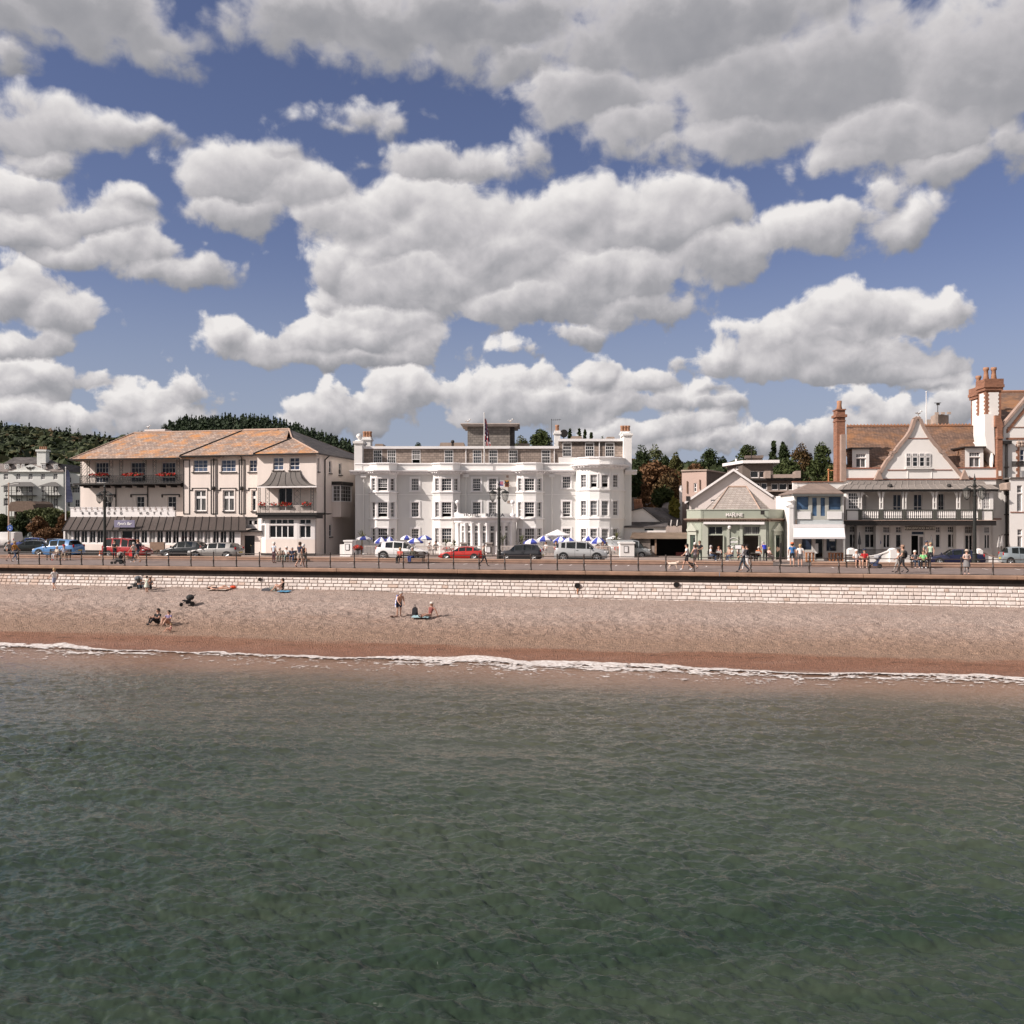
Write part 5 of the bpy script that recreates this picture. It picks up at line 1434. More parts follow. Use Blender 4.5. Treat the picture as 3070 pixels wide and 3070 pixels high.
def pink_block():
 """rendered block standing cornerwise behind the cafe"""
 v = 42.0; m = M("dusty_pink_render",(.50,.365,.31),.8,.08,.4)
 root = thing("pink_block","dusty pink rendered block with narrow window standing behind pale gabled house","building",uu_(5,885,v),v,PROM)
 E = pt(5,884,488,v); A = (uu_(5,610,v + 1),v + 1.0); Bk = (uu_(5,1135,v + 9),v + 9.0)
 F = Face(root,[A,(E[0],v)],0)
 z = E[2]
 r = F.rect(5,742,625,775,725); F.win(r,1,2,fw=.09,bw=.08)
 F.build(m,PROM,z,'sunny_wall')
 part(root,"shaded_wall",m_dbrick,lambda b: (b.poly([(E[0],v,PROM),(*Bk,PROM),(*Bk,z),(E[0],v,z)]),b.poly([(*A,PROM),(A[0] + 1,A[1] + 9,PROM),(A[0] + 1,A[1] + 9,z),(*A,z)])))  # brown brick, its dark tone also standing in for this face's shade
 part(root,"flat_roof",m_stone,lambda b: b.plan([(A[0] - .1,A[1] - .15),(E[0] + .05,v - .15),(Bk[0] + .2,Bk[1]),(A[0] + 1,A[1] + 9)],z + .001,z + .16))
 for x,y0,y1 in ((668,600,735),(808,585,690)):
  _,p = F.hit(q(5,x)[0]); part(root,"downpipe",m_timber,lambda b: b.tube((p.x,p.y - .1,zz_(5,x,y1,v)),(p.x,p.y - .1,zz_(5,x,y0,v)),.07,6))
pink_block()
def brown_flats():
 v = 52.0; m = M("brown_panel",(.15,.118,.10),.75,.15,.8); band = M("buff_band",(.36,.28,.235),.7,.1)
 root = thing("flats","brown flat roofed block of flats with white roof edge and balconies behind the cafe","flats",uu_(5,1450,v),v,PROM)
 def P(x,y,vv=v): return pt(5,x,y,vv)
 a,b_ = P(1285,408),P(1625,408); zt = a[2]
 l = (uu_(5,1115,v + 6),v + 6.0)
 F = Face(root,[l,(a[0],v),(b_[0],v)],0)
 for x0,x1 in ((1205,1238),): F.win(F.rect(5,x0,440,x1,478),1,1,fw=.1)
 for x0,x1 in ((1372,1465),(1470,1560)): F.win(F.rect(5,x0,490,x1,568),1,1,pm=PANES[1],fw=.08)
 F.build(m,PROM,zt,'upper_wall')
 part(root,"roof_edge",MATS["parapet_white"],lambda b: b.plan([(l[0] - .6,l[1] - .5),(a[0],v - .7),(b_[0] + .7,v - .7),(b_[0] + .7,v + 9),(l[0],v + 9)],zt + .001,zt + .35))
 c0,c1 = uu_(5,1360,v - 3),uu_(5,1935,v - 3)
 G = Face(root,[(c0,v - 3.0),(c1,v - 3.0)]); z1 = zz_(5,1600,574,v - 3)
 for x0,x1 in ((1605,1680),(1690,1780),(1790,1850)): G.win(G.rect(5,x0,630,x1,704),1,1,pm=PANES[1],fw=.07)
 for x0,x1 in ((1400,1480),(1490,1560)): G.win(G.rect(5,x0,625,x1,700),1,1,pm=PANES[3],fw=.07)
 G.build(m,PROM,z1,'lower_wall')
 part(root,"terrace",m_lead,lambda b: b.poly([(c0,v - 3,z1),(c1,v - 3,z1),(c1,v + 9,z1),(c0,v + 9,z1)]))
 for y0,y1 in ((574,596),(708,722)):
  z0,zb = zz_(5,1650,y1,v - 3),zz_(5,1650,y0,v - 3); part(root,"floor_band",band if y0 == 708 else m_dk,lambda b: b.box(c0,c1,v - 3.5,v - 3.001,z0,zb))
 part(root,"balcony_front",band,lambda b: b.box(uu_(5,1610,v - 3.6),uu_(5,1900,v - 3.6),v - 3.7,v - 3.6,zz_(5,1700,568,v - 3.6),zz_(5,1700,528,v - 3.6)))
 for x in (1568,1902):
  p = P(x,490,v - 3.6); part(root,"party_wall",band,lambda b: b.box(p[0] - .3,p[0] + .3,v - 3.9,v,z1,p[2]))
 c = P(1415,345,v + 3); part(root,"chimney",m_dbrick,lambda b: (b.box(c[0] - .9,c[0] + .9,v + 3,v + 4.5,zt,c[2]),b.box(c[0] - 1.1,c[0] + 1.1,v + 2.8,v + 4.7,c[2] + .001,c[2] + .3)))
 c = P(1385,245,v + 2.8); part(root,"aerial",m_iron,lambda b: (b.tube((c[0],v + 2.8,zt),(c[0],v + 2.8,c[2]),.05,5),b.tube((c[0] - .5,v + 2.8,c[2] - .3),(c[0] + .3,v + 2.8,c[2] - .1),.04,4)))
 c = P(1215,355,v + 3); part(root,"vent_pipe",MATS["parapet_white"],lambda b: b.tube((c[0],v + 3,zt),(c[0],v + 3,c[2]),.13,6))
brown_flats()
def cottages():
 # white gabled cottage with the brick chimney, right of the bow fronted hotel
 v = 31.0
 root = thing("white_cottage","low white cottage with dark slate roof and brick chimney beside white hotel","cottage",uu_(5,220,v),v,PROM)
 w = M("cottage_white",(.80,.74,.70),.7,.06,.6)
 L0,Lp,Rg = pt(5,45,945,v),pt(5,175,905,v),pt(5,395,1056,v)
 zb = zz_(5,200,1060,v)
 part(root,"gable_wall",w,lambda b: b.poly([(L0[0] - 1,v,zb),(Rg[0],v,Rg[2]),(Lp[0],v,Lp[2]),(L0[0] - 1,v,L0[2])]))
 e0,e1 = pt(5,455,1095,v - 1.0),pt(5,605,1095,v - 1.0)
 part(root,"roof",m_darks,lambda b: (slab(b,[(Rg[0],v - .15,Rg[2] - .05),(uu_(5,610,v),v + 1.0,Rg[2] - .4),(Lp[0] + 3.0,v + 9,Lp[2] + .1),(Lp[0],v - .15,Lp[2] + .1)],.12),slab(b,[(Lp[0],v - .2,Lp[2] + .1),(Lp[0] + .5,v + 9,Lp[2] + .1),(L0[0] - 2,v + 9,L0[2] - .3),(L0[0] - 2,v - .2,L0[2] - .3)],.12)))
 c = MB(); a,d = pt(5,78,918,v + .3),pt(5,172,838,v + .3); c.box(a[0],d[0],v + .3,v + 1.3,a[2] - .6,d[2] - .15); ch = c.build("chimney",m_brick,root)
 for x in (88,116,147):
  p = pt(5,x,858,v + .8); part(ch,"chimney_pot",m_terra,lambda b: b.lathe((p[0],v + .8,d[2] - .149),[(.13,0),(.15,.06),(.13,.25),(.16,.32),(.15,.5),(.1,.5)],10),True)
 # lean-to
 a,d = pt(5,40,1110,v - 1.8),pt(5,452,1058,v - .1)
 part(root,"lean_to_roof",m_darks,lambda b: slab(b,[(a[0] - 1,v - 1.8,a[2]),(d[0] + .1,v - 1.8,a[2]),(d[0],v - .1,d[2]),(a[0] - 1,v - .1,d[2])],.1))
 F = Face(root,[(a[0] - 1,v - 1.6),(uu_(5,432,v - 1.6),v - 1.6)])
 F.win(F.rect(5,190,1128,298,1160),1,1,pm=PANES[1],fw=.04,dep=.08); F.build(w,PROM,a[2],'lean_to_wall')
 part(root,"downpipe",w,lambda b: [b.tube((uu_(5,x,v - .8),v - .8,zz_(5,x,1100,v)),(uu_(5,x + 8,v - .8),v - .8,zz_(5,x,1035,v)),.05,5) for x in (487,555)])
 fz0,fz1 = zz_(5,500,1180,v - 2.2),zz_(5,500,1098,v - 2.2)
 fr = random.Random(2); b = MB(); x = uu_(5,432,v - 2.2); xe = uu_(5,603,v - 2.2)
 while x < xe:
  b.box(x,x + .13,v - 2.2 + fr.random() * .02,v - 2.14,fz0 - 3,fz1 - fr.random() * .12); x += .14
 solo(b,"plank_fence",M("grey_planks",(.42,.34,.30),.85,.2,2,streak=True),"grey upright plank fence above corrugated carport roof","fence",uu_(5,500,v - 2.2),v - 2.2,PROM)
 # second cottage
 v2 = 37.0
 root = thing("slate_cottage","white walled cottage with mossy slate roof against dusty pink block","cottage",uu_(5,500,v2),v2,PROM)
 g = [pt(5,470,965,v2),pt(5,615,1010,v2),pt(5,615,885,v2),pt(5,580,862,v2)]
 part(root,"gable_wall",w,lambda b: b.poly([(g[0][0],v2,PROM),(g[1][0],v2,PROM),g[2],g[3],g[0]]))
 part(root,"roof",m_greys,lambda b: (slab(b,[pt(5,372,940,v2),pt(5,455,965,v2 - .4),pt(5,578,840,v2 + .1),pt(5,405,842,v2 + 4)],.12),slab(b,[pt(5,455,965,v2 - .5),pt(5,475,968,v2 - .5),pt(5,588,858,v2 - .5),pt(5,578,838,v2 - .5)],.1)))
 part(root,"wall",w,lambda b: b.poly([(uu_(5,385,v2 + .3),v2 + .3,PROM),(uu_(5,470,v2 + .05),v2 + .05,PROM),(uu_(5,470,v2 + .05),v2 + .05,g[0][2]),(uu_(5,385,v2 + .3),v2 + .3,g[0][2])]))
 a,d = pt(5,583,900,v2 - .6),pt(5,612,705,v2 - .6); part(root,"chimney",w,lambda b: (b.box(a[0],d[0],v2 - .6,v2 + .5,PROM,d[2]),b.lathe(((a[0] + d[0]) / 2,v2,d[2]),[(.17,0),(.2,.1),(.15,.5),(0,.5)],8)))
 # grey flat block behind
 v3 = 44.0; a,d = pt(5,30,900,v3),pt(5,236,797,v3)
 root = thing("grey_outbuilding","plain grey flat topped outbuilding behind brick chimney pots","building",a[0],v3,PROM)
 part(root,"wall",M("grey_render",(.30,.265,.25),.8,.1),lambda b: b.box(a[0] - 2,d[0],v3,v3 + 5,PROM,d[2])); part(root,"coping",m_stone,lambda b: b.box(a[0] - 2.1,d[0] + .1,v3 - .1,v3 + 5.1,d[2] + .001,d[2] + .12))
 # carport
 v4 = 25.5
 root = thing("carport","dark open carport under long corrugated roof with rubble stone wall","carport",uu_(5,350,v4),v4,PROM)
 a,d = pt(5,45,1247,v4),pt(5,668,1178,v4 + 3)
 b = MB(); n = 190; x0,x1 = uu_(5,30,v4),uu_(5,668,v4)
 for i in range(n):
  f0,f1 = i / n,(i + 1) / n; h0,h1 = (.05 if i % 2 else 0),(0 if i % 2 else .05)
  b.poly([(x0 + (x1 - x0) * f0,v4 - .3,a[2] + h0),(x0 + (x1 - x0) * f1,v4 - .3,a[2] + h1),(x0 + (x1 - x0) * f1,v4 + 3,d[2] + h1),(x0 + (x1 - x0) * f0,v4 + 3,d[2] + h0)])
 b.build("corrugated_roof",M("rusty_corrugated",(.42,.33,.26),.8,.3,.9),root)
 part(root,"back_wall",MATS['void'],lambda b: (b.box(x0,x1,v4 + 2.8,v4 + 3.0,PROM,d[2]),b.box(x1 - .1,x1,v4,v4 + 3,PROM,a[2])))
 u1 = uu_(5,258,v4); part(root,"rubble_wall",rowed("rubble",(.27,.22,.19),(.21,.175,.155),.5,.22,(.12,.10,.09),(.36,.32,.29),.5,var=.6),lambda b: b.box(x0,u1,v4,v4 + .3,PROM,a[2] - .03))
 part(root,"post",m_timber,lambda b: [b.box(uu_(5,x,v4) - .08,uu_(5,x,v4) + .08,v4,v4 + .16,PROM,a[2] - .02) for x in (318,)])
 part(root,"door_panel",M("grey_board",(.30,.25,.22),.8),lambda b: b.box(u1 + .02,uu_(5,318,v4) - .1,v4 + .1,v4 + .18,PROM,zz_(5,290,1325,v4)))
 part(root,"red_crates",M("dull_red",(.12,.02,.02),.6),lambda b: b.box(uu_(5,540,v4),uu_(5,640,v4),v4 + 1,v4 + 1.6,PROM,zz_(5,600,1400,v4)))
cottages()
# ------------------------------------------------------------------ glass fronted kiosk cafe and the gabled hotel
frame(0.06,60.9)
def kiosk():
 v = 20.0
 root = thing("glazed_cafe","small two storey cafe with grey glazed upper floor and white shop awning","cafe",uu_(6,500,v),v,PROM)
 gf = M("grey_green_frames",(.42,.42,.38),.5,.05); pl = M("pale_blue_grey_panel",(.50,.53,.53),.5,.05); wp = M("white_panel",(.76,.74,.72),.5,.04)
 C = lambda x,y=0,vv=v: pt(6,x,y,vv)
 a0,a1 = C(190)[0],C(818)[0]
 z = lambda y,vv=v: zz_(6,500,y,vv)
 F = Face(root,[(a0,v),(a1,v)])
 sky_ = glass("pane_sky_blue",(.045,.085,.15),.03)
 for x0,x1,y1 in ((207,374,1096),(632,800,1096)): F.win(F.rect(6,x0,912,x1,y1),1,1,fm=gf,pm=sky_,fw=.04,dep=.1)
 for x0,x1 in ((402,494),(512,602)): F.win(F.rect(6,x0,915,x1,1190),1,1,'glazed_door',fm=gf,pm=sky_,fw=.10,dep=.06)
 F.build(gf,z(1222),z(886),'upper_front')
 for x0,x1 in ((212,392),(612,803)): part(root,"balustrade_panel",wp,lambda b: b.box(C(x0)[0],C(x1)[0],v - .12,v - .06,z(1213),z(1112)))
 part(root,"spandrel",pl,lambda b: b.box(a0 + .2,a1,v - .03,v + .1,z(1280),z(1223)))
 [part(root,"side_wall",m_white,lambda b: b.box(x,x + .079,v,v + 7,PROM,z(886))) for x in (a0 - .08,a1 + .001)]
 # roof and parapet behind
 e0,e1 = C(163,868,v - .45),C(832,868,v - .45); t0,t1 = C(385,742,v + 2.6),C(622,742,v + 2.6)
 part(root,"hipped_roof",rowed("brown_slates",(.30,.225,.185),(.26,.20,.17),.9,.6,(.16,.12,.10),None,var=.2),lambda b: (slab(b,[e0,e1,t1,t0],.1),slab(b,[e1,(e1[0],v + 5,e1[2]),t1],.1),slab(b,[(e0[0],v + 5,e0[2]),e0,t0],.1)))
 part(root,"fascia",M("dark_grey_fascia",(.12,.125,.12),.5),lambda b: b.box(e0[0],e1[0],v - .44,v - .02,e0[2] - .26,e0[2] - .101))
 b0,b1 = C(165,830,v + 3),C(825,728,v + 3); part(root,"back_parapet",m_white,lambda b: (b.box(b0[0],b1[0],v + 3,v + 3.3,z(900,v + 3),b1[2]),)); part(root,"parapet_coping",M("red_brown_coping",(.30,.15,.10),.8),lambda b: b.box(b0[0] - .05,b1[0],v + 2.9,v + 3.35,b1[2] + .001,b1[2] + .09))
 # awning
 c0,c1 = C(170,1300,v - .3),C(838,1300,v - .3); f0,f1 = C(168,1450,v - 1.9),C(853,1450,v - 1.9)
 m_aw = M("white_awning_cloth",(.72,.69,.68),.8,.03)
 part(root,"awning",m_aw,lambda b: (slab(b,[f0,f1,(c1[0],v - .3,z(1325,v - .3)),(c0[0],v - .3,z(1325,v - .3))],.03),b.box(f0[0],f1[0],v - 1.93,v - 1.9,f0[2] - .14,f0[2])))
 part(root,"awning_cassette",m_aw,lambda b: b.box(c0[0],c1[0],v - .32,v - .03,z(1322,v - .3),z(1281,v - .3)))
 S = Face(root,[(C(150)[0],v + .1),(C(855)[0],v + .1)])
 for x0,x1,y1 in ((278,420,1625),(602,742,1640)): S.win(S.rect(6,x0,1440,x1,y1),1,1,'shop_window',fm=gf,pm=PBLUE[1],fw=.05)
 r = S.rect(6,455,1440,568,1722); S.win((r[0],r[1],PROM + .1,r[3]),1,1,'shop_door',fm=gf,pm=PANES[1],fw=.08)
 n_ = C(475,1600,v - .02); part(root,"door_notice",wp,lambda b: b.box(n_[0] - .14,n_[0] + .16,v + .06,v + .075,z(1665),z(1535)))
 S.build(M("shop_grey_paint",(.60,.56,.53),.6,.05),PROM,z(1282),'shop_front')
 n_ = C(680,1487,v - 1.0); part(root,"hanging_notice",wp,lambda b: b.box(n_[0] - .22,n_[0] + .22,v - 1.0,v - .98,n_[2] - .1,n_[2] + .12))
 p0,p1 = C(112,0,v - .2)[0],C(168,0,v - .2)[0]
 part(root,"gate_pier",m_white,lambda b: (b.box(p0,p1,v - .3,v + .4,PROM,z(1060,v - .2)),b.prism([(p0 - .15,z(1040,v - .2)),(p0,z(1062,v - .2)),(p1,z(1062,v - .2)),(p1,z(1020,v - .2)),(p0 - .1,z(1020,v - .2))],v - .35,v + .45),b.lathe((p0 + .2,v,z(1019,v - .2)),[(.2,0),(.22,.15),(.34,.3),(.3,.36),(.1,.42),(0,.44)],10)))
 part(root,"steel_post",M("galvanised",(.45,.44,.42),.5,metal=.3),lambda b: b.box(C(835,0,v - 1.9)[0],C(850,0,v - 1.9)[0],v - 1.9,v - 1.8,PROM,f0[2]))
 # wall lamp arm
 p = C(215,770,v + 2.6); part(root,"lamp_arm",wp,lambda b: (b.tube((p[0],v + 2.9,p[2]),(p[0] - .1,v + 2.3,p[2]),.06,6),b.tube((p[0],v + 2.9,p[2] + .15),(p[0] + .35,v + 2.9,p[2] - .1),.03,5)))
 # benches under the windows
 for x0,x1,y,l in ((300,410,1652,"short orange timber bench outside glazed cafe left of its door"),(598,788,1655,"long orange timber bench outside glazed cafe right of its door")):
  t = thing("timber_bench",l,"bench",(C(x0)[0] + C(x1)[0]) / 2,v - .8,PROM,"timber benches outside the glazed cafe")
  w = M("orange_timber",(.40,.17,.075),.6,.2,4); b0,b1 = C(x0)[0],C(x1)[0]; zs = zz_(6,x0,y,v - .8)
  part(t,"seat",w,lambda b: b.box(b0,b1,v - 1.0,v - .6,zs - .06,zs))
  for i in range(3 if x1 - x0 < 150 else 5):
   u = b0 + .06 + (b1 - b0 - .12) * i / (2 if x1 - x0 < 150 else 4); part(t,"leg",w,lambda b: b.box(u - .05,u + .05,v - .95,v - .65,PROM,zs - .061))
kiosk()
def hotel_gabled():
 vb,vg,vu = 21.2,23.4,23.0      # balcony front, ground floor wall, upper wall
 root = thing("gabled_hotel","white hotel with curved dutch gable, brown tiled roof and long balcony","hotel",uu_(7,885,vu),vu,PROM)
 C6 = lambda x,y=0,v=vu: pt(6,x,y,v); C8 = lambda x,y=0,v=vu: pt(8,x,y,v); C7 = lambda x,y=0,v=vu: pt(7,x,y,v)
 m_w = M("warm_white_render",(.82,.785,.745),.7,.05,.5); red = M("red_brown_string",(.32,.13,.085),.7,.15,3); cop = M("tan_stone_coping",(.37,.265,.215),.75,.2,2)
 gtrim = M("grey_green_trim",(.085,.085,.072),.5,.1)
 uL = C6(822)[0]; uR = C8(1690)[0]
 z8 = lambda y,v=vu: zz_(8,800,y,v); z7 = lambda y,v=vu: zz_(7,885,y,v)
 zpar,zstr,zv1 = z8(200),z8(340),z8(372)
 # upper wall and parapet
 part(root,"parapet_wall",m_w,lambda b: b.box(uL,C8(1556)[0],vu,vu + .3,z8(420),zpar))
 part(root,"string_course",red,lambda b: (b.box(uL - .02,C8(1555)[0],vu - .09,vu - .001,zstr - .08,zstr + .09),b.box(uL - .02,C8(1555)[0],vu - .08,vu + .32,zpar + .001,zpar + .1)))
 Wl = Face(root,[(uL,vg),(C8(1530,0,vg)[0],vg)])
 zb_t,zb_b = z8(895,vb),z8(968,vb)          # balcony floor band
 # upper doors behind the balcony
 for c,x0,x1,y0,y1,kind in ((6,1086,1136,882,1092,0),(6,1475,1598,882,1098,0),(8,440,568,542,755,0),(8,770,866,532,755,1),(8,1198,1254,532,755,1)):
  a0,a1 = pt(c,x0,0,vg)[0],pt(c,x1,0,vg)[0]
  Wl.win((a0,a1,zb_t + .02,zz_(c,x0,y0,vg)),2,2,'balcony_door',pm=PANES[1] if kind else PBLUE[1],fw=.09,bw=.06 if not kind else .02)
 # ground floor windows
 for c,x0,x1,y0,y1,cc in ((6,905,1005,1306,1592,2),(6,1107,1252,1306,1594,2),(6,1350,1444,1312,1594,2),(6,1515,1594,1312,1594,1),(8,740,810,982,1270,1),(8,903,1022,978,1270,2),(8,1136,1252,975,1320,2),(8,1396,1476,985,1284,2)):
  a0,a1 = pt(c,x0,0,vg)[0],pt(c,x1,0,vg)[0]; z1,z0 = zz_(c,x0,y0,vg),zz_(c,x0,y1,vg); zm = z0 + (z1 - z0) * .68
  Wl.win((a0,a1,zm + .05,z1),cc * 2,2,'top_light',fw=.06,bw=.025,pm=PANES[2]); Wl.win((a0,a1,z0,zm - .05),cc,1,'window',fw=.07,bw=.09,pm=PANES[1],sill=.1)
 ra,rb = C8(415,0,vg)[0],C8(595,0,vg)[0]; zdoor = z8(1105,vg)
 Wl.holes.append((ra,rb,PROM,zdoor,.9)); Wl.win((ra,rb,zdoor + .05,z8(1042,vg)),1,1,'fanlight',pm=PBLUE[1],fw=.06)
 Wl.build(m_w,PROM,zv1 + .2,'front_wall')
 part(root,"doorway_depth",MATS['void'],lambda b: b.poly([(ra,vg + .9,PROM),(rb,vg + .9,PROM),(rb,vg + .9,zdoor),(ra,vg + .9,zdoor)]))
 dm = (ra + rb) / 2
 d_ = part(root,"entrance_door",MATS['white_joinery'],lambda b: (b.box(dm + .05,dm + .14,vg + .1,vg + .16,PROM,zdoor),b.box(rb - .1,rb,vg + .1,vg + .16,PROM,zdoor),b.box(dm + .14,rb - .1,vg + .1,vg + .16,PROM,PROM + .5),b.box(dm + .14,rb - .1,vg + .1,vg + .16,zdoor - .1,zdoor)))
 part(d_,"pane",PANES[2],lambda b: b.box(dm + .14,rb - .1,vg + .12,vg + .14,PROM + .5,zdoor - .1))
 for c,x0,x1 in ((6,1008,1060,),(6,1256,1312),(8,1022,1120),(8,1275,1330)):
  part(root,"bay_pier",m_w,lambda b: b.box(pt(c,x0,0,vg - .75)[0],pt(c,x1,0,vg - .75)[0],vg - .75,vg - .001,PROM,zb_b))
 sb0,sb1 = C8(330,0,vg - .5)[0],C8(735,0,vg - .5)[0]
 sg = part(root,"name_board",M("grey_board_sign",(.115,.105,.095),.5),lambda b: b.box(sb0,sb1,vg - .55,vg - .45,z8(1032,vg - .5),z8(978,vg - .5)))
 textmesh(sg,"KINGSWOOD HOTEL",.31,((sb0 + sb1) / 2,vg - .57,z8(1005,vg - .5)),M("letter_gold_white",(.88,.84,.74),.5),xs=.88,bold=.008)
 # verandah: floor, balustrade, posts, roof
 v0,v1 = C6(845,0,vb)[0],C8(1515,0,vb)[0]
 part(root,"balcony_beam",m_dk,lambda b: (b.box(v0 - .15,v1 + .2,vb - .15,vb + .15,zb_b,zb_t - .06),b.box(v0 - .05,v1 + .1,vb + .151,vg,zb_b + .15,zb_t - .06)))
 part(root,"balcony_floor",cop,lambda b: b.box(v0 - .18,v1 + .22,vb - .2,vg,zb_t - .059,zb_t))
 zr = zz_(8,800,762,vb)
 xs = [(6,1045),(6,1325),(6,1632),(8,320),(8,728),(8,1047),(8,1338)]
 us = [pt(c,x,0,vb)[0] for c,x in xs]
 for u0,u1 in zip(us,us[1:]):
  part(root,"balustrade_rail",gtrim,lambda b: (b.box(u0 + .12,u1 - .12,vb - .06,vb + .06,zr - .05,zr + .05),b.box(u0 + .12,u1 - .12,vb - .05,vb + .05,zb_t + .08,zb_t + .16)))
  n = int((u1 - u0 - .3) / .165)
  for i in range(n):
   u = u0 + .2 + (u1 - u0 - .4) * (i + .5) / n
   part(root,"baluster",m_w,lambda b: b.lathe((u,vb,zb_t + .161),[(.035,0),(.05,.05),(.03,.12),(.055,.3),(.035,.55),(.05,zr - zb_t - .26),(.035,zr - zb_t - .211)],6))
 zv0 = zz_(8,800,512,vb)
 for u in us:
  part(root,"newel",gtrim,lambda b: b.box(u - .13,u + .13,vb - .1,vb + .1,zb_t,zr + .08))
  part(root,"verandah_post",m_w,lambda b: (b.box(u - .15,u - .07,vb - .05,vb + .05,zr + .081,zv0),b.box(u + .07,u + .15,vb - .05,vb + .05,zr + .081,zv0),b.box(u - .069,u + .069,vb - .05,vb + .05,zv0 - .95,zv0 - .85),b.box(u - .069,u + .069,vb - .04,vb + .04,zr + .081,zr + .2),b.prism([(u - .35,zv0),(u - .15,zv0 - .5),(u - .15,zv0)],vb - .03,vb + .03),b.prism([(u + .35,zv0),(u + .15,zv0),(u + .15,zv0 - .5)],vb - .03,vb + .03)))
 # glazed end bays on the balcony
 for c,x0,x1,y0,y1,p0,p1,l in ((6,893,1030,868,1080,862,1045,1),(8,1385,1470,525,745,1350,1518,0)):
  E = Face(root,[(pt(c,p0,0,vb)[0],vb),(pt(c,p1,0,vb)[0],vb)])
  E.win(E.rect(c,x0,y0,x1,y1),4 if l else 3,5,'leaded_window',fw=.04,bw=.035,pm=PANES[2] if l else PCURT,dep=.08)
  E.build(m_w,zb_t,zv0,'glazed_bay')
  part(root,"bay_frame",gtrim,lambda b: (b.box(E.P[0].x,E.P[1].x,vb - .04,vb - .001,zr - .04,zr + .06),b.box(E.P[0].x,E.P[0].x + .08,vb - .04,vb - .001,zb_t,zr - .041),b.box(E.P[1].x - .08,E.P[1].x,vb - .04,vb - .001,zb_t,zr - .041)))
  part(root,"bay_side",m_w,lambda b: [b.box(u - .04,u + .04,vb + .001,vg,zb_t,zv0) for u in (E.P[0].x + .05,E.P[1].x - .05)])
 part(root,"verandah_fascia",m_dk,lambda b: b.box(v0 - .25,v1 + .3,vb - .34,vb - .24,zv0,z8(480,vb)))
 lead = M("verandah_lead",(.23,.20,.18),.6,.15,1.2,streak=True)
 zf0,zf1 = z8(482,vb),zv1
 prof = [(vb - .4,zf0),(vb + .05,zf0 + .16),(vb + .45,zf0 + .42),(vb + .8,zf1 - .35),(vb + 1.0,zf1)]
 b = MB(); o0 = [(.0,.12,.35,.6,.78)[i] for i in range(5)]
 for i in range(4):
  (a,z0),(c,z1) = prof[i],prof[i + 1]
  L0,L1 = v0 - .3 + o0[i] * 1.6,v0 - .3 + o0[i + 1] * 1.6; R0,R1 = v1 + .3 - o0[i] * .9,v1 + .3 - o0[i + 1] * .9
  b.poly([(L0,a,z0),(R0,a,z0),(R1,c,z1),(L1,c,z1)]); b.poly([(L0,a,z0),(L1,c,z1),(L1,vu,z1),(L0,vu,z0)]); b.poly([(R0,a,z0),(R1,c,z1),(R1,vu,z1),(R0,vu,z0)])
 b.poly([(v0 + .95,vb + 1.0,zf1),(v1 - .4,vb + 1.0,zf1),(v1 - .4,vu,zf1 + .05),(v0 + .95,vu,zf1 + .05)]); b.poly([(v0 - .3,vb - .4,zf0 - .01),(v1 + .3,vb - .4,zf0 - .01),(v1 + .3,vu,zf0 + .05),(v0 - .3,vu,zf0 + .05)])
 vr_ = b.build("verandah_roof",lead,root)
 b = MB(); n = 21
 for i in range(n + 1):
  f = i / n; b.path([(v0 - .3 + o0[k] * 1.6 + f * (v1 + .3 - o0[k] * .9 - v0 + .3 - o0[k] * 1.6),prof[k][0] - .015,prof[k][1] + .02) for k in range(5)],.025,4)
 b.build("lead_roll",M("pale_lead",(.34,.30,.27),.5),vr_)  # rolls in a paler tone than the lead sheet
 for c,x,y in ((6,1440,815),(8,130,470),(8,922,470)):
  p = pt(c,x,y,vb + .2); part(vr_,"roof_vent",m_dk,lambda b: b.lathe((p[0],p[1],p[2] + .05),[(.14,0),(.14,.12),(.19,.15),(.15,.32),(0,.36)],8))
 # main roof
 vr = 29.5; zrg = zz_(7,700,618,vr)
 rl,rr = uu_(7,196,vu + .3),uu_(7,1640,vu + .3)
 a = [(rl,vu + .3,zpar - .05),(rr,vu + .3,zpar - .05),(uu_(7,1560,vr),vr,zrg),(uu_(7,190,vr),vr,zrg)]
 rf = part(root,"tiled_roof",m_tile,lambda b: (slab(b,a,.15),slab(b,[a[3],a[2],(rr,33,zpar + 1),(uu_(7,198,33),33,zpar + 1)],.15)))
 part(rf,"ridge_tiles",m_terra,lambda b: [b.prism([(u,zrg - .02),(u + .3,zrg - .02),(u + .3,zrg + .16),(u + .12,zrg + .16),(u + .06,zrg + .26)],vr - .12,vr + .12) for u in np.arange(a[3][0],a[2][0] - .3,.31)])
 # dutch gable
 gp = [(555,1015),(592,955),(640,905),(628,880),(672,868),(690,835),(735,778),(785,722),(820,668),(838,625),(850,585),(862,548),(885,532),(908,548),(922,585),(940,628),(965,672),(1000,728),(1045,790),(1090,838),(1106,868),(1150,882),(1140,905),(1180,948),(1235,1015)]
 vgb = vu - .12
 G = [(C7(x,y,vgb)[0],z7(y,vgb)) for x,y in gp]
 gl,gr = C6(1268,0,vgb)[0],C8(1105,0,vgb)[0]; zg0 = z8(335,vgb)
 outline = [(gl,zg0)] + G + [(gr,zg0)]
 part(root,"gable_wall",m_w,lambda b: b.prism(outline,vgb,vgb + .35))
 b = MB()
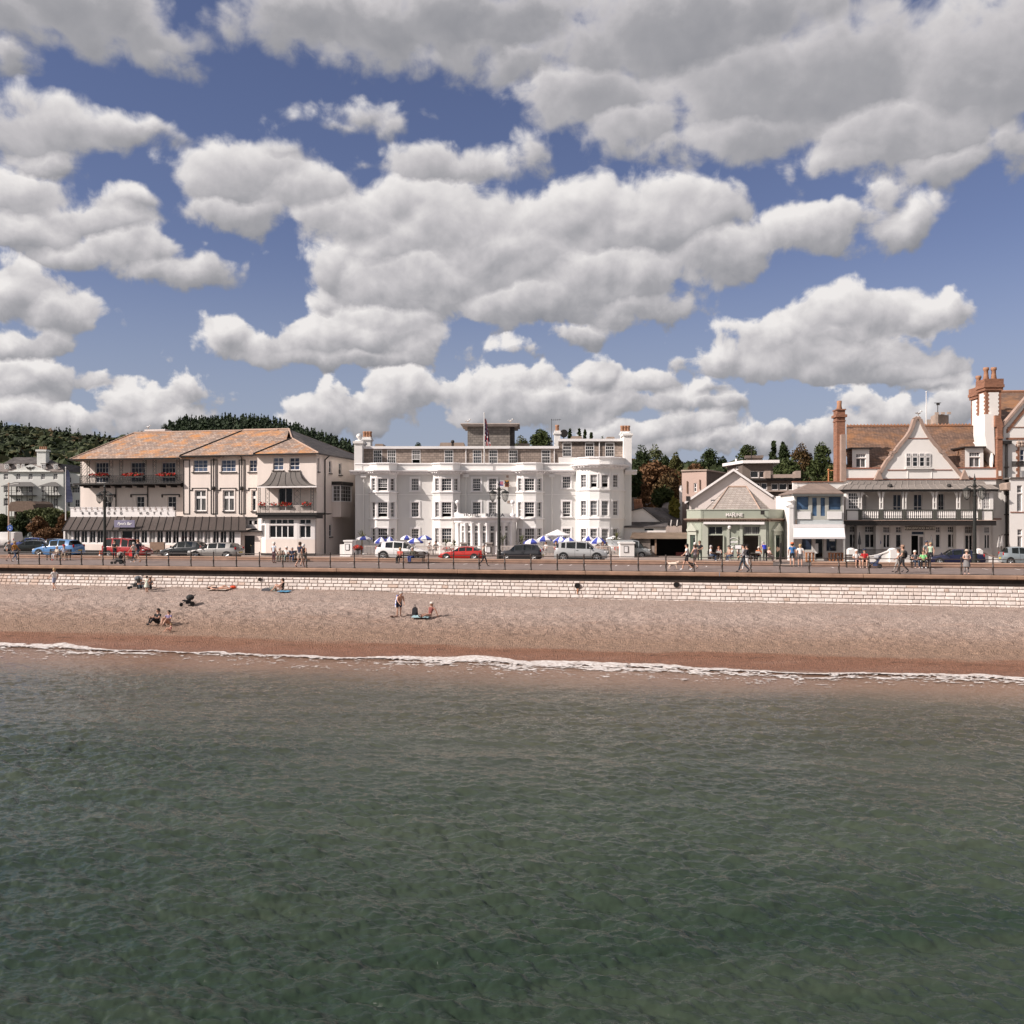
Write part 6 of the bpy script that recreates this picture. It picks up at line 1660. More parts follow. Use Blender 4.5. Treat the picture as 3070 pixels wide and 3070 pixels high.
 for p,r in zip(outline,outline[1:]):
  d = Vector((r[0] - p[0],r[1] - p[1])).normalized(); n = Vector((-d.y,d.x)) * .16
  b.prism([(p[0] + n.x * -.6,p[1] + n.y * -.6),(r[0] + n.x * -.6,r[1] + n.y * -.6),(r[0] + n.x,r[1] + n.y),(p[0] + n.x,p[1] + n.y)],vgb - .16,vgb + .4)
 b.build("gable_coping",cop,root)
 for (x,y),s in (((gl,zg0),1),((gr,zg0),-1)):
  part(root,"kneeler",cop,lambda b: b.prism([(x - .35,y - .1),(x + .35,y - .1),(x + .02 * s,y + .75)],vgb - .55,vgb - .161))
 part(root,"gable_string",red,lambda b: (b.box(C7(795,0,vgb)[0],C7(995,0,vgb)[0],vgb - .05,vgb - .001,z7(738,vgb),z7(731,vgb)),b.box(gl + .9,C8(345,0,vgb)[0],vgb - .05,vgb - .001,z8(224,vgb),z8(214,vgb)),b.box(C8(690,0,vgb)[0],gr - .9,vgb - .05,vgb - .001,z8(224,vgb),z8(214,vgb))))
 Gw = Face(root,[(C8(325,0,vgb)[0],vgb - .02),(C8(680,0,vgb)[0],vgb - .02)])
 gws = [(340,408),(425,498),(520,590),(605,668)]
 for i,(x0,x1) in enumerate(gws):
  r = Gw.rect(8,x0,45,x1,176); Gw.win(r,1,2,'gable_window',hole=False,pl=.01,fw=.05,bw=.03,pm=PANES[0] if i in (1,2) else PANES[2]); r = Gw.rect(8,x0,-5,x1,38); Gw.win(r,2,2,'gable_top_light',hole=False,pl=.01,fw=.05,bw=.03,pm=PANES[3])
 part(root,"gable_sill",m_w,lambda b: (b.box(C8(328,0,vgb)[0],C8(700,0,vgb)[0],vgb - .18,vgb - .001,z8(205,vgb),z8(188,vgb)),b.box(C8(365,0,vgb)[0],C8(690,0,vgb)[0],vgb - .04,vgb - .001,z8(240,vgb),z8(232,vgb)),b.box(C8(360,0,vgb)[0],C8(369,0,vgb)[0],vgb - .04,vgb - .001,z8(330,vgb),z8(241,vgb)),b.box(C8(684,0,vgb)[0],C8(692,0,vgb)[0],vgb - .04,vgb - .001,z8(330,vgb),z8(241,vgb))))
 # dormers
 for c,x0,x1,yt,y1,wx0,wx1,wy,vd in ((7,245,412,840,1012,282,380,886,vu + .45),(7,1352,1533,828,1012,1395,1500,872,vu + .45)):
  d0,d1 = pt(c,x0,0,vd)[0],pt(c,x1,0,vd)[0]; zt = zz_(c,x0,yt,vd)
  D = Face(root,[(d0,vd),(d1,vd)]); r = D.rect(c,wx0,wy,wx1,y1 - 4); zm = r[2] + (r[3] - r[2]) * .68
  D.win((r[0],r[1],zm + .03,r[3]),4,2,'dormer_light',fw=.05,bw=.03); D.win((r[0],r[1],zpar + .12,zm - .03),2,1,'dormer_window',fw=.06,bw=.07,pm=PANES[2]); D.build(m_w,zpar - .05,zt,'dormer_front')
  vk = vu + .3 + (zt - zpar) / (zrg - zpar) * (vr - vu - .3)
  part(root,"dormer_cheek",m_tile,lambda b: [b.poly([(u,vd,zpar - .05),(u,vk,zt),(u,vd,zt)]) for u in (d0,d1)])
  part(root,"dormer_roof",m_dk,lambda b: b.box(d0 - .2,d1 + .25,vd - .25,vk + .4,zt + .001,zt + .12))
 # chimneys
 a,d = pt(7,108,1015,vu),pt(7,190,440,vu)
 ch = part(root,"chimney",m_brick,lambda b: (b.box(a[0],d[0],vu + .4,vu + 1.5,zv1,d[2] - .1),b.box(a[0] - .14,d[0] + .14,vu + .26,vu + 1.64,zz_(7,150,520,vu),zz_(7,150,495,vu)),b.box(a[0] - .05,d[0] + .05,vu + .35,vu + 1.55,zz_(7,150,562,vu),zz_(7,150,552,vu)),b.box(a[0] - .06,d[0] + .06,vu + .3,vu + 1.6,d[2] - .099,d[2])))
 part(ch,"chimney_pot",m_terra,lambda b: b.lathe(((a[0] + d[0]) / 2,vu + .95,d[2] + .001),[(.24,0),(.26,.08),(.2,.35),(.22,.75),(.16,.78)],10),True)
 part(root,"chimney_buttress",cop,lambda b: b.prism([(C7(135,0)[0],zv1),(C7(186,0)[0],zv1),(C7(178,0)[0],z7(692)),(C7(136,0)[0],z7(692))],vu - .1,vu + .39))
 def quoined(x0,x1,y0,y1,v,pots):
  a,d = pt(7,x0,y1,v),pt(7,x1,y0,v); zt = d[2]; w = d[0] - a[0]
  ch = part(root,"chimney",m_brick,lambda b: (b.box(a[0],d[0],v,v + 1.5,a[2],zt - .1),b.box(a[0] - .12,d[0] + .12,v - .12,v + 1.62,zt - 1.0,zt - .75),b.box(a[0] - .2,d[0] + .2,v - .2,v + 1.7,zt - .749,zt - .5),b.box(a[0] - .15,d[0] + .15,v - .15,v + 1.65,zt - .499,zt)))
  b = MB(); z = a[2] + .05; i = 0
  while z < zt - 1.25:
   k = .20 if i % 2 else .26
   b.box(a[0] + w * k * .9,d[0] - w * k * .75,v - .02,v,z,z + .17); b.box(a[0] - .02,a[0],v + .2 * (i % 2) + .2,v + 1.2,z,z + .17); z += .171; i += 1
  b.build("render_panel",m_w,ch)
  for i in range(pots):
   u = a[0] + w * (i + .5) / pots; part(ch,"chimney_pot",m_terra,lambda b: b.lathe((u,v + .7,zt + .001),[(.2,0),(.25,.1),(.2,.45),(.18,.8),(.26,.9),(.24,1.1),(.14,1.1)],10),True)
 quoined(1556,1708,150,520,vu + .6,2); quoined(1482,1554,230,600,vu + 3.0,1)
 part(root,"chimney_base",m_w,lambda b: b.prism([(C7(1552)[0],z7(500)),(C7(1640)[0],z7(500)),(C7(1652)[0],z7(900)),(C7(1575)[0],z7(830)),(C7(1552)[0],z7(690))],vu + .1,vu + 2.4))
 part(root,"brick_pier",m_brick,lambda b: (b.box(C8(1556)[0],C8(1626)[0],vu - .25,vu + .5,z8(345),z7(628)),b.box(C8(1548)[0],C8(1634)[0],vu - .33,vu + .5,z7(745),z7(730)),b.prism([(C7(1640)[0],z7(628) + .001),(C7(1722)[0],z7(628) + .001),(C7(1690)[0],z7(515)),(C7(1640)[0],z7(515))],vu - .2,vu + .6)))
 part(root,"pier_panel",m_w,lambda b: b.box(C8(1572)[0],C8(1608)[0],vu - .27,vu - .251,z8(305),z8(235)))
 # plain return wall to the right, plaque, drain
 part(root,"end_wall",m_w,lambda b: b.box(C8(1530)[0],uR,vg - .02,vg + .3,PROM,zstr))
 part(root,"side_wall",m_w,lambda b: (b.plan([(uL - .02,vu + .05),(uL + .25,vu + .05),(uu_(6,826,32),32),(uu_(6,822,32),32)],PROM,zpar - .1)))
 z = z8(880); part(root,"string_course",red,lambda b: b.box(C8(1530)[0],uR + .2,vg - .09,vg - .021,z - .05,z + .05))
 p = pt(6,1290,1520,vg - .5); part(root,"blue_plaque",M("plaque_blue",(.05,.10,.26),.5),lambda b: b.tube((p[0],vg - .54,p[2]),(p[0],vg - .501,p[2]),.22,20))
 pq = MB()
 for i in range(4): pq.box(p[0] - .12 + .02 * (i % 2),p[0] + .12 - .02 * (i % 2),vg - .545,vg - .5405,p[2] + .09 - i * .06,p[2] + .11 - i * .06)
 pq.build("plaque_lines",MATS["sign_white"],root)
 part(root,"garden_railing",m_iron,lambda b: [b.box(C6(x,0,20.6)[0],C6(x,0,20.6)[0] + .03,20.6,20.63,PROM + .5,zz_(6,x,1612,20.6)) for x in range(985,1425,14)] + [b.box(C6(985,0,20.6)[0],C6(1425,0,20.6)[0],20.59,20.64,zz_(6,1200,1622,20.6),zz_(6,1200,1612,20.6))])
hotel_gabled()
def garden_wall():
 v = 17.6; m = MATS["warm_white_render"]
 for l,pil,sw in (("white garden wall with swooping top between two piers, left of hotel entrance",((6,885,975,1612),(6,1430,1522,1612)),((6,975,1430,1645,1706,1632),)),
        ("white garden wall right of hotel entrance, running behind the parked cars",((8,1292,1362,1298),),((8,205,1292,1380,1392,1385),(8,1362,1932,1335,1420,1415)))):
  first = pil[0]; root = thing("garden_wall",l,"wall",pt(first[0],first[1],0,v)[0],v,PROM,"white garden walls of the gabled hotel")
  for c,x0,x1,y in pil:
   a,d = pt(c,x0,0,v)[0],pt(c,x1,0,v)[0]; zt = zz_(c,x0,y,v); part(root,"pier",m,lambda b: (b.box(a,d,v - .25,v + .35,PROM,zt),b.lathe(((a + d) / 2,v + .05,zt + .001),[((d - a) * .54,0),((d - a) * .54,.04),((d - a) * .35,.10),(0,.13)],14)))
  for c,x0,x1,ya,yb,yc in sw:
   a,d = pt(c,x0,0,v)[0] + .002,pt(c,x1,0,v)[0] - .002; za,zb,zc = (zz_(c,x0,y,v) for y in (ya,yb,yc))
   top = []
   for i in range(17):
    f = i / 16; h = zb + (za - zb) * max(0,1 - f / .45) ** 1.8 + (zc - zb) * max(0,(f - .4) / .6) ** 1.8 if x1 - x0 < 500 else zb + (za - zb) * max(0,1 - f * 1.5) ** 1.8
    top.append((a + (d - a) * f,h))
   part(root,"swept_panel",m,lambda b: [b.prism([(p[0],PROM),(r[0],PROM),(r[0],r[1]),(p[0],p[1])],v,v + .2) for p,r in zip(top,top[1:])])
   part(root,"coping",MATS["tan_stone_coping"] if x1 > 1900 else m,lambda b: [b.prism([(p[0],p[1] + .001),(r[0],r[1] + .001),(r[0],r[1] + .07),(p[0],p[1] + .07)],v - .05,v + .25) for p,r in zip(top,top[1:])])
garden_wall()
def hotel_right():
 v = 21.5
 root = thing("end_building","tall white gabled building with brick trim at the right edge","building",uu_(9,400,v),v,PROM)
 C = lambda x,y=0,vv=v: pt(9,x,y,vv)
 m = MATS["warm_white_render"]; cop = MATS["tan_stone_coping"]
 u0 = C(215)[0]; u1 = u0 + 14
 z = lambda y,vv=v: zz_(9,380,y,vv)
 F = Face(root,[(C(262)[0],v),(C(262)[0] + 12,v)])
 for x0,x1,y0,y1 in ((342,394,1018,1288),(346,394,1472,1690)):
  r = F.rect(9,x0,y0,x1,y1); zm = r[2] + (r[3] - r[2]) * .70
  F.win((r[0],r[1],zm + .03,r[3]),2,2,'top_light',fw=.05); F.win((r[0],r[1],r[2],zm - .03),2,1,'window',fw=.06,bw=.05,pm=PANES[0])
 F.build(m,PROM,z(935),'bay_wall')
 part(root,"bay_roof",m_lead,lambda b: b.prism([(C(255)[0],z(952)),(u1,z(952)),(u1,z(930)),(C(280)[0],z(934))],v - .1,v + 2))
 part(root,"string_course",MATS["red_brown_string"],lambda b: b.box(C(270)[0],u1,v - .06,v - .001,z(1298),z(1290)))
 vu = v + 1.6
 G = Face(root,[(C(182,0,vu)[0],vu),(u1,vu)])
 zs = z(530,vu)
 G.win(G.rect(9,368,640,470,826),2,3,'window',pm=PBLUE[1],fw=.1,bw=.08); G.build(m,PROM,zs,'upper_wall')
 apx = (C(640,0,vu)[0],z(-110,vu)); e0 = (C(200,0,vu)[0],z(425,vu))
 part(root,"gable_wall",m,lambda b: b.prism([(C(200,0,vu)[0],zs),(u1,zs),(u1,e0[1]),apx,e0],vu,vu + .3))
 part(root,"gable_coping",cop,lambda b: b.prism([(e0[0] - .2,e0[1] - .1),(apx[0],apx[1]),(apx[0],apx[1] + .3),(e0[0] - .25,e0[1] + .15)],vu - .2,vu + .4))
 b = MB()
 for i in range(40):
  f = i / 40; x,zz0 = e0[0] + (apx[0] - e0[0]) * f,e0[1] + (apx[1] - e0[1]) * f; b.box(x + .25,x + .40,vu - .05,vu - .001,zz0 - .42,zz0 - .1)
 b.build("brick_dentils",m_brick,root)
 part(root,"brick_band",m_brick,lambda b: (b.box(C(228,0,vu)[0],u1,vu - .06,vu - .001,z(545,vu),z(525,vu)),b.box(C(240,0,vu)[0],u1,vu - .05,vu - .001,z(420,vu),z(413,vu))))
 b = MB()
 for i in range(16):
  zt = z(560,vu) - i * .26; b.box(C(345,0,vu)[0] - (.12 if i % 2 else 0),C(366,0,vu)[0],vu - .05,vu - .001,zt - .25,zt)
 b.build("brick_quoins",m_brick,root)
 part(root,"carved_panel",m_stone,lambda b: [b.ball((C(392,0,vu)[0] + dx,vu - .02,z(590,vu) + dz),.17,6) for dx in (-.3,0,.3) for dz in (-.12,.12)])
 vr = 33; zr = zz_(9,380,55,vr)
 a = [(C(185,0,vu)[0],vu + 1,zz_(9,190,400,vu + 1)),(u1,vu + 1,zz_(9,190,400,vu + 1)),(u1,vr,zr),(C(170,0,vr)[0],vr,zr)]
 part(root,"tiled_roof",m_tile,lambda b: (slab(b,a,.15),slab(b,[a[3],a[2],(u1,42,a[0][2]),(a[3][0],42,a[0][2])],.15)))
 part(root,"ridge_tiles",m_terra,lambda b: b.tube((a[3][0],vr,zr + .05),(u1,vr,zr + .05),.16,6))
 p = C(215,0,vu)[0]; part(root,"downpipe",m_dk,lambda b: (b.tube((p + .08,vu - .15,PROM),(p + .08,vu - .15,z(590,vu)),.10,8),b.box(p - .25,p + .42,vu - .4,vu - .05,z(592,vu),z(560,vu)),[b.box(p - .08,p + .24,vu - .3,vu - .05,z(y,vu) - .05,z(y,vu) + .05) for y in (1040,1110,1320,1528,830)]))
 part(root,"balconette",m_iron,lambda b: [b.box(C(x,0,vu - .5)[0],C(x,0,vu - .5)[0] + .03,vu - .5,vu - .47,z(830,vu),z(775,vu)) for x in range(288,420,6)] + [b.box(C(286,0,vu - .5)[0],C(420,0,vu - .5)[0],vu - .52,vu - .46,z(778,vu),z(772,vu))])
 p = C(245,1030,v); part(root,"stone_corbel",m_stone,lambda b: b.prism([(C(232)[0],z(1000)),(C(270)[0],z(985)),(C(270)[0],z(1070)),(C(240)[0],z(1060))],v - .02,v + 1.4))
 part(root,"side_wall",m,lambda b: b.poly([(u0 - .3,vu,PROM),(u0 - .3,40,PROM),(u0 - .3,40,zs),(u0 - .3,vu,zs)]))
hotel_right()
frame()
def church():
 v = 95.0
 root = thing("church_tower","distant grey stone church tower with battlements beyond the brown tiled roof","church tower",uu_(7,1050,v),v,8)
 P = lambda x,y,vv=v: pt(7,x,y,vv)
 a,d = P(945,590),P(1058,560)
 part(root,"tower",m_stone,lambda b: b.box(a[0] - 1,d[0] + 3.5,v,v + 6,4,d[2] - .6))
 b = MB(); x = a[0] - 1
 while x < d[0] + .2: b.box(x,x + .75,v,v + .5,d[2] - .6,d[2] + .2); x += 1.35
 b.build("battlements",m_stone,root)
 e,f = P(1058,590),P(1118,500); part(root,"stair_turret",m_stone,lambda b: (b.plan([(e[0],v - .3),(f[0] - .5,v - .3),(f[0] + 1.4,v + 1.2),(f[0] + 1.4,v + 3),(e[0],v + 3)],5,f[2]),[b.box(e[0] + i * .9,e[0] + i * .9 + .5,v - .3,v + .2,f[2],f[2] + .35) for i in range(3)]))
 w = P(1100,395); part(root,"weather_vane",m_iron,lambda b: (b.tube((w[0],v + 1,f[2]),(w[0],v + 1,w[2]),.06,5),b.box(w[0] - .5,w[0] + .5,v + .97,v + 1.03,f[2] + 1.9,f[2] + 2.0),b.box(w[0] - .2,w[0] + .3,v + .97,v + 1.03,w[2] - .1,w[2] + .3)))
church()
def hotel_far():
 """white hotel with pediment across the car park, left edge"""
 frame(0.0,65.43)
 v = 128.0; zg = ground_h(-80.0,193.0)
 root = thing("regency_hotel","distant white regency hotel with pediment and eagle at the left edge","hotel",uu_(1,320,v),v,float(zg))
 P = lambda x,y=0,vv=v: pt(1,x,y,vv)
 m = M("pale_grey_stucco",(.74,.74,.70),.75,.06,.3); z = lambda y,vv=v: zz_(1,300,y,vv)
 a0,a1 = P(-60)[0],P(668)[0]; zb = float(zg) - 1.5
 F = Face(root,[(a0,v),(a1,v)])
 pn = [glass("pane_far",(.05,.055,.06)),PANES[0]]
 for x0,x1 in ((38,88),(168,216),(297,346),(429,476),(560,608)):
  for y0,y1 in ((770,834),(900,972),(1030,1114)): F.win(F.rect(1,x0,y0,x1,y1),2,4,'sash_window',fw=.12,bw=.06,pm=wr.choice(pn),dep=.15,sash=True)
 F.build(m,zb,z(752),'front_wall')
 part(root,"pediment",m,lambda b: (b.prism([(P(118)[0],z(752)),(P(522)[0],z(752)),(P(322)[0],z(676))],v - .2,v + .6),b.prism([(P(100)[0],z(756)),(P(540)[0],z(756)),(P(540)[0],z(748)),(P(100)[0],z(748))],v - .45,v - .201)))
 e = P(322,712); part(root,"eagle_emblem",m_dk,lambda b: (b.prism([(e[0] + x * .45,e[2] + z_ * .5) for x,z_ in ((-2.0,.55),(-.5,.1),(0,.5),(.5,.1),(2.0,.55),(1.2,-.5),(.4,-.4),(0,-1.2),(-.4,-.4),(-1.2,-.5))],v - .3,v - .21),))
 zr0,zr1 = z(748),z(662)
 part(root,"attic_roof",m_greys,lambda b: slab(b,[(a0,v - .2,zr0),(a1 + .2,v - .2,zr0),(P(620,0,v + 1.5)[0],v + 1.5,zr1),(a0,v + 1.5,zr1)],.2))
 part(root,"upper_roof",m_darks,lambda b: (slab(b,[(P(40,0,v + 1.5)[0],v + 1.3,zr1),(P(625,0,v + 1.5)[0],v + 1.3,zr1),(P(480,0,v + 5)[0],v + 5,z(600,v + 5)),(P(150,0,v + 5)[0],v + 5,z(600,v + 5))],.2),b.poly([(a1 + .2,v - .2,zr0),(a1 + .2,v + 12,zr0),(P(620)[0],v + 12,zr1),(P(620,0,v + 1.5)[0],v + 1.5,zr1)])))
 for x0,x1 in ((48,95),(176,212),(225,262),(432,482),(565,610)):
  b0,b1 = P(x0,0,v - .1)[0],P(x1,0,v - .1)[0]; D = Face(root,[(b0,v - .1),(b1,v - .1)]); D.win((b0 + .12,b1 - .12,z(716),z(676)),2,2,'dormer_window',fw=.08,bw=.08,hole=False,pl=.02,pm=pn[0]); D.build(m,z(724),z(668),'dormer_front'); part(root,"dormer_roof",m_greys,lambda b: b.box(b0 - .1,b1 + .1,v - .2,v + 2,z(668),z(664)))
 c,d = P(388,660,v + 1),P(482,560,v + 1); ch = part(root,"chimney",m,lambda b: (b.box(c[0],d[0],v + 1,v + 2.5,zr0,d[2] + .4),b.box(c[0] - .2,d[0] + .2,v + .8,v + 2.7,d[2] + .401,d[2] + .8)))
 for i in range(4): part(ch,"chimney_pot",m_terra,lambda b: b.lathe((c[0] + .3 + i * (d[0] - c[0] - .6) / 3,v + 1.8,d[2] + .8),[(.16,0),(.14,.7),(.1,.7)],8))
 for x0,x1 in ((10,368),(398,632)):
  b0,b1 = P(x0,0,v - 2)[0],P(x1,0,v - 2)[0]; part(root,"canopy",M("far_canopy_slate",(.12,.115,.11),.7),lambda b: slab(b,[(b0,v - 2,z(903,v - 2)),(b1,v - 2,z(903,v - 2)),(b1 - 1.8,v - .01,z(860)),(b0 + 1.8,v - .01,z(860))],.12))
  part(root,"balcony",m_iron,lambda b: (b.box(b0 + .6,b1 - .6,v - 1.6,v - .01,z(1008),z(1000)),[b.tube((b0 + .8 + (b1 - b0 - 1.6) * i / 5,v - 1.5,zb),(b0 + .8 + (b1 - b0 - 1.6) * i / 5,v - 1.5,z(903,v - 2)),.07,5) for i in range(6)],[b.tube((b0 + .8,v - 1.5,z(1000) + h),(b1 - .8,v - 1.5,z(1000) + h),.035,4) for h in (.5,.9)]))
 part(root,"side_wall",m,lambda b: b.poly([(a1,v,zb),(a1,v + 12,zb),(a1,v + 12,z(752)),(a1,v,z(752))]))
 # lower wing
 H = Face(root,[(a1 + .01,v + 2),(P(845,0,v + 2)[0],v + 2.0)])
 for x0,x1,y0,y1,c in ((712,752,808,872,2),(672,740,912,978,3),(755,838,912,978,4),(690,740,1045,1125,2),(790,840,1045,1125,2)): H.win(H.rect(1,x0,y0,x1,y1),c,2,'wing_window',fw=.12,bw=.06,pm=pn[0])
 H.build(m,zb,z(778,v + 2),'wing_wall'); part(root,"wing_canopy",MATS["far_canopy_slate"],lambda b: b.box(P(690,0,v)[0],P(770,0,v)[0],v + .6,v + 1.99,z(905),z(880)))
 frame()
hotel_far()
def left_bits():
 # thatched shelter
 v = 95.0
 root = thing("thatched_shelter","brown thatched shelter in the garden before white hotel, left edge","shelter",uu_(1,240,v),v,PROM + 1)
 P = lambda x,y,vv=v: pt(1,x,y,vv)
 th = M("thatch",(.15,.105,.08),.95,.35,2.5,.8,18)
 pts = [(95,1170),(95,1110),(110,1072),(180,1062),(330,1062),(372,1090),(388,1150),(350,1175)]
 b = MB(); b.prism([(P(x,y)[0],P(x,y)[2]) for x,y in pts],v,v + 5)
 b.prism([(P(x,y,v)[0],P(x,y,v)[2]) for x,y in ((320,1180),(352,1120),(376,1100),(392,1150),(390,1180))],v - .8,v - .001); b.build("thatched_roof",th,root)
 part(root,"wall",M("shelter_wood",(.06,.042,.034),.9),lambda b: b.box(P(130,0)[0],P(375,0)[0],v + .5,v + 4.5,PROM - 1,P(0,1172)[2]))
 # ridged kiosk roof
 v = 62.0
 root = thing("kiosk","small kiosk with pale ridged roof at the far left edge","kiosk",uu_(1,40,v),v,PROM)
 a,d = pt(1,-20,1325,v),pt(1,128,1268,v + 1.5); rm = M("ridged_sheet",(.42,.38,.30),.7,.15)
 b = MB(); slab(b,[(a[0] - 3,v,a[2]),(d[0] - .4,v,a[2]),(d[0],v + 1.5,d[2]),(a[0] - 3,v + 1.5,d[2])],.08)
 for i in range(16):
  f = i / 15; x = a[0] - 3 + (d[0] - .4 - a[0] + 3) * f; b.tube((x,v - .02,a[2] + .03),(x + .4,v + 1.5,d[2] + .03),.05,4)
 b.build("ridged_roof",rm,root); part(root,"wall",MATS["shelter_wood"],lambda b: b.box(a[0] - 3,d[0] - .6,v + .3,v + 4,PROM - .1,a[2] - .05))
 # roofs and terrace wall seen in the gap between the two big hotels
 v = 45.0
 root = thing("brick_house","house with red brown brick wall and slate roof in the gap between two hotels","house",uu_(2,1830,v),v,PROM)
 P = lambda x,y,vv=v: pt(2,x,y,vv)
 a,d = P(1700,950),P(1960,812)
 part(root,"brick_wall",m_brick,lambda b: b.box(a[0],d[0],v,v + 5,PROM,d[2])); part(root,"dark_attic",m_dk,lambda b: (b.box(a[0],d[0],v + 2,v + 6,d[2],zz_(2,1830,640,v + 2)),)); part(root,"attic_edge",MATS["parapet_white"],lambda b: b.box(a[0],d[0],v + 1.9,v + 6,zz_(2,1830,640,v + 2) + .001,zz_(2,1830,628,v + 2)))
 F = Face(root,[(a[0],v - 5.0),(d[0],v - 5.0)]); F.win(F.rect(2,1800,985,1850,1048),1,1,fw=.08); F.win(F.rect(2,1858,985,1890,1048),1,1,fw=.08)
 for x0,x1 in ((1757,1790),(1818,1858)): F.win(F.rect(2,x0,1228,x1,1400),2,3,'lower_window',fw=.08)
 F.build(m_cream,PROM,zz_(2,1830,960,v - 5),'rear_wall'); e = zz_(2,1830,1150,v - 6.5)
 part(root,"lean_to_roof",m_darks,lambda b: slab(b,[(a[0],v - 6.6,e),(d[0],v - 6.6,e),(d[0],v - 5.01,zz_(2,1830,1050,v - 5)),(a[0],v - 5.01,zz_(2,1830,1050,v - 5))],.1))
 part(root,"flat_edge",m_lead,lambda b: b.box(a[0],d[0],v - 5.1,v,zz_(2,1830,960,v - 5) + .001,zz_(2,1830,950,v - 5)))
left_bits()
# ------------------------------------------------------------------ woods on the hills
def proto_blob(n,seed,conifer=False):
 r = np.random.RandomState(seed); V = []
 for i in range(n):
  if conifer:
   h = r.rand() ** .8; a = r.rand() * 6.283; rad = (1 - h) * (.75 + .35 * r.rand()) + .04
   c = np.array([math.cos(a) * rad * .55,math.sin(a) * rad * .55,h * 2.2 - .2]); s = .34 * (1 - h * .65)
   e = np.array([math.cos(a),math.sin(a),-.55]); f = np.array([-math.sin(a),math.cos(a),0])
   V += [c - f * s,c + e * s * .9,c + f * s,c - e * s * .5 + np.array([0,0,.1])]
  else:
   d = r.randn(3); d /= np.linalg.norm(d); d[2] = abs(d[2]) * .9 - .15
   lump = .82 + .26 * math.sin(d[0] * 5 + seed) * math.cos(d[1] * 5 + seed * 2) + .12 * r.rand()
   c = d * lump; n1 = np.cross(d,r.randn(3)); n1 /= np.linalg.norm(n1); n2 = np.cross(d,n1); s = .15 + .12 * r.rand()
   t = d * (r.rand() - .5) * .3
   V += [c - n1 * s + t,c + n2 * s,c + n1 * s - t,c - n2 * s]
 if not conifer:
  for a in range(8):
   for b in range(3):
    q_ = lambda i,j: np.array([math.cos(i * .785) * math.sin(.5 + j * .45),math.sin(i * .785) * math.sin(.5 + j * .45),math.cos(.5 + j * .45)]) * .80
    V += [q_(a,b),q_(a + 1,b),q_(a + 1,b + 1),q_(a,b + 1)]
 return np.array(V)
def make_woods():
 r = np.random.RandomState(23)
 protos = [proto_blob(110,40 + i) for i in range(6)]; cones = [proto_blob(46,80 + i,True) for i in range(3)]
 mats = [leafmat("wood_dark",(.018,.026,.011),(.028,.038,.015)),leafmat("wood_green",(.026,.036,.014),(.040,.050,.019)),leafmat("wood_olive",(.040,.043,.017),(.060,.058,.022)),leafmat("wood_rust",(.062,.044,.020),(.085,.056,.026))]
 cm = [leafmat("conifer_dark",(.014,.024,.013),(.024,.036,.018)),leafmat("conifer_green",(.020,.034,.017),(.032,.046,.022))]
 def fill(n,ylo,yhi,pxlo,pxhi,conifer,smin,smax,rust=.05):
  out = []; idx = []
  Yr = np.sqrt(r.rand(n) * (yhi ** 2 - ylo ** 2) + ylo ** 2); px = pxlo + r.rand(n) * (pxhi - pxlo)
  for Y,p in zip(Yr,px):
   X = (p - 1535) / FPX * Y
   z = float(ground_h(np.array([X]),np.array([Y]))[0])
   s = smin + r.rand() * (smax - smin); pr = (cones if conifer else protos)[r.randint(3 if conifer else 6)]
   a = r.rand() * 6.28; c,sn = math.cos(a),math.sin(a)
   q_ = pr @ np.array([[c,sn,0],[-sn,c,0],[0,0,1]])
   hs = s * (1.0 + .5 * r.rand()) if not conifer else s * 1.5
   out.append(q_ * np.array([s,s,hs]) + np.array([X,Y,z + (s * .55 if not conifer else 0)]))
   k = r.randint(2) if conifer else (3 if r.rand() < rust else (0,0,1,1,2)[r.randint(5)])
   idx.append(np.full(len(pr) // 4,k))
  return np.concatenate(out),np.concatenate(idx)
 def build(name,parts,mats,label):
  V = np.concatenate([p[0] for p in parts]); I = np.concatenate([p[1] for p in parts])
  o = npmesh(name,V,np.arange(len(V)).reshape(-1,4),None,smooth=False)
  for m in mats: o.data.materials.append(m)
  o.data.polygons.foreach_set('material_index',I.astype(np.int32)); o.data.update()
  tag(o,label,'wood',kind='stuff')
 build("woodland",[fill(1900,235,705,-350,540,False,4.0,6.6),fill(700,205,320,-250,330,False,3.4,5.8,.28),fill(800,380,705,500,1130,False,4.0,6.5),fill(900,300,710,1130,1950,False,4.0,6.5),fill(1300,260,720,1900,3500,False,4.0,6.5),fill(900,165,330,1880,2580,False,3.0,5.2,.18)],mats,'mixed broadleaf woodland covering the hills behind the town')
 build("conifer_wood",[fill(1000,480,712,505,1110,True,3.4,5.4),fill(60,560,705,-100,330,True,3.2,4.8),fill(60,520,705,1650,1850,True,3.2,4.8)],cm,'dark conifer plantation on the hilltop behind the pink hotel')
make_woods()
BARK = M("bark",(.11,.08,.06),.9,.3,3)
LM = {'dark': leafmat("leaf_dark",(.017,.027,.010),(.034,.047,.017)),'green': leafmat("leaf_green",(.032,.045,.016),(.058,.072,.025)),'olive': leafmat("leaf_olive",(.055,.060,.022),(.095,.092,.033)),
   'rust': leafmat("leaf_rust",(.085,.046,.022),(.125,.070,.034),(.14,.070,.032)),'lime': leafmat("leaf_lime",(.12,.12,.028),(.19,.17,.04)),'pale': leafmat("leaf_pale",(.060,.072,.030),(.10,.11,.048)),'mixrust': leafmat("leaf_brown_green",(.050,.044,.018),(.10,.058,.026))}
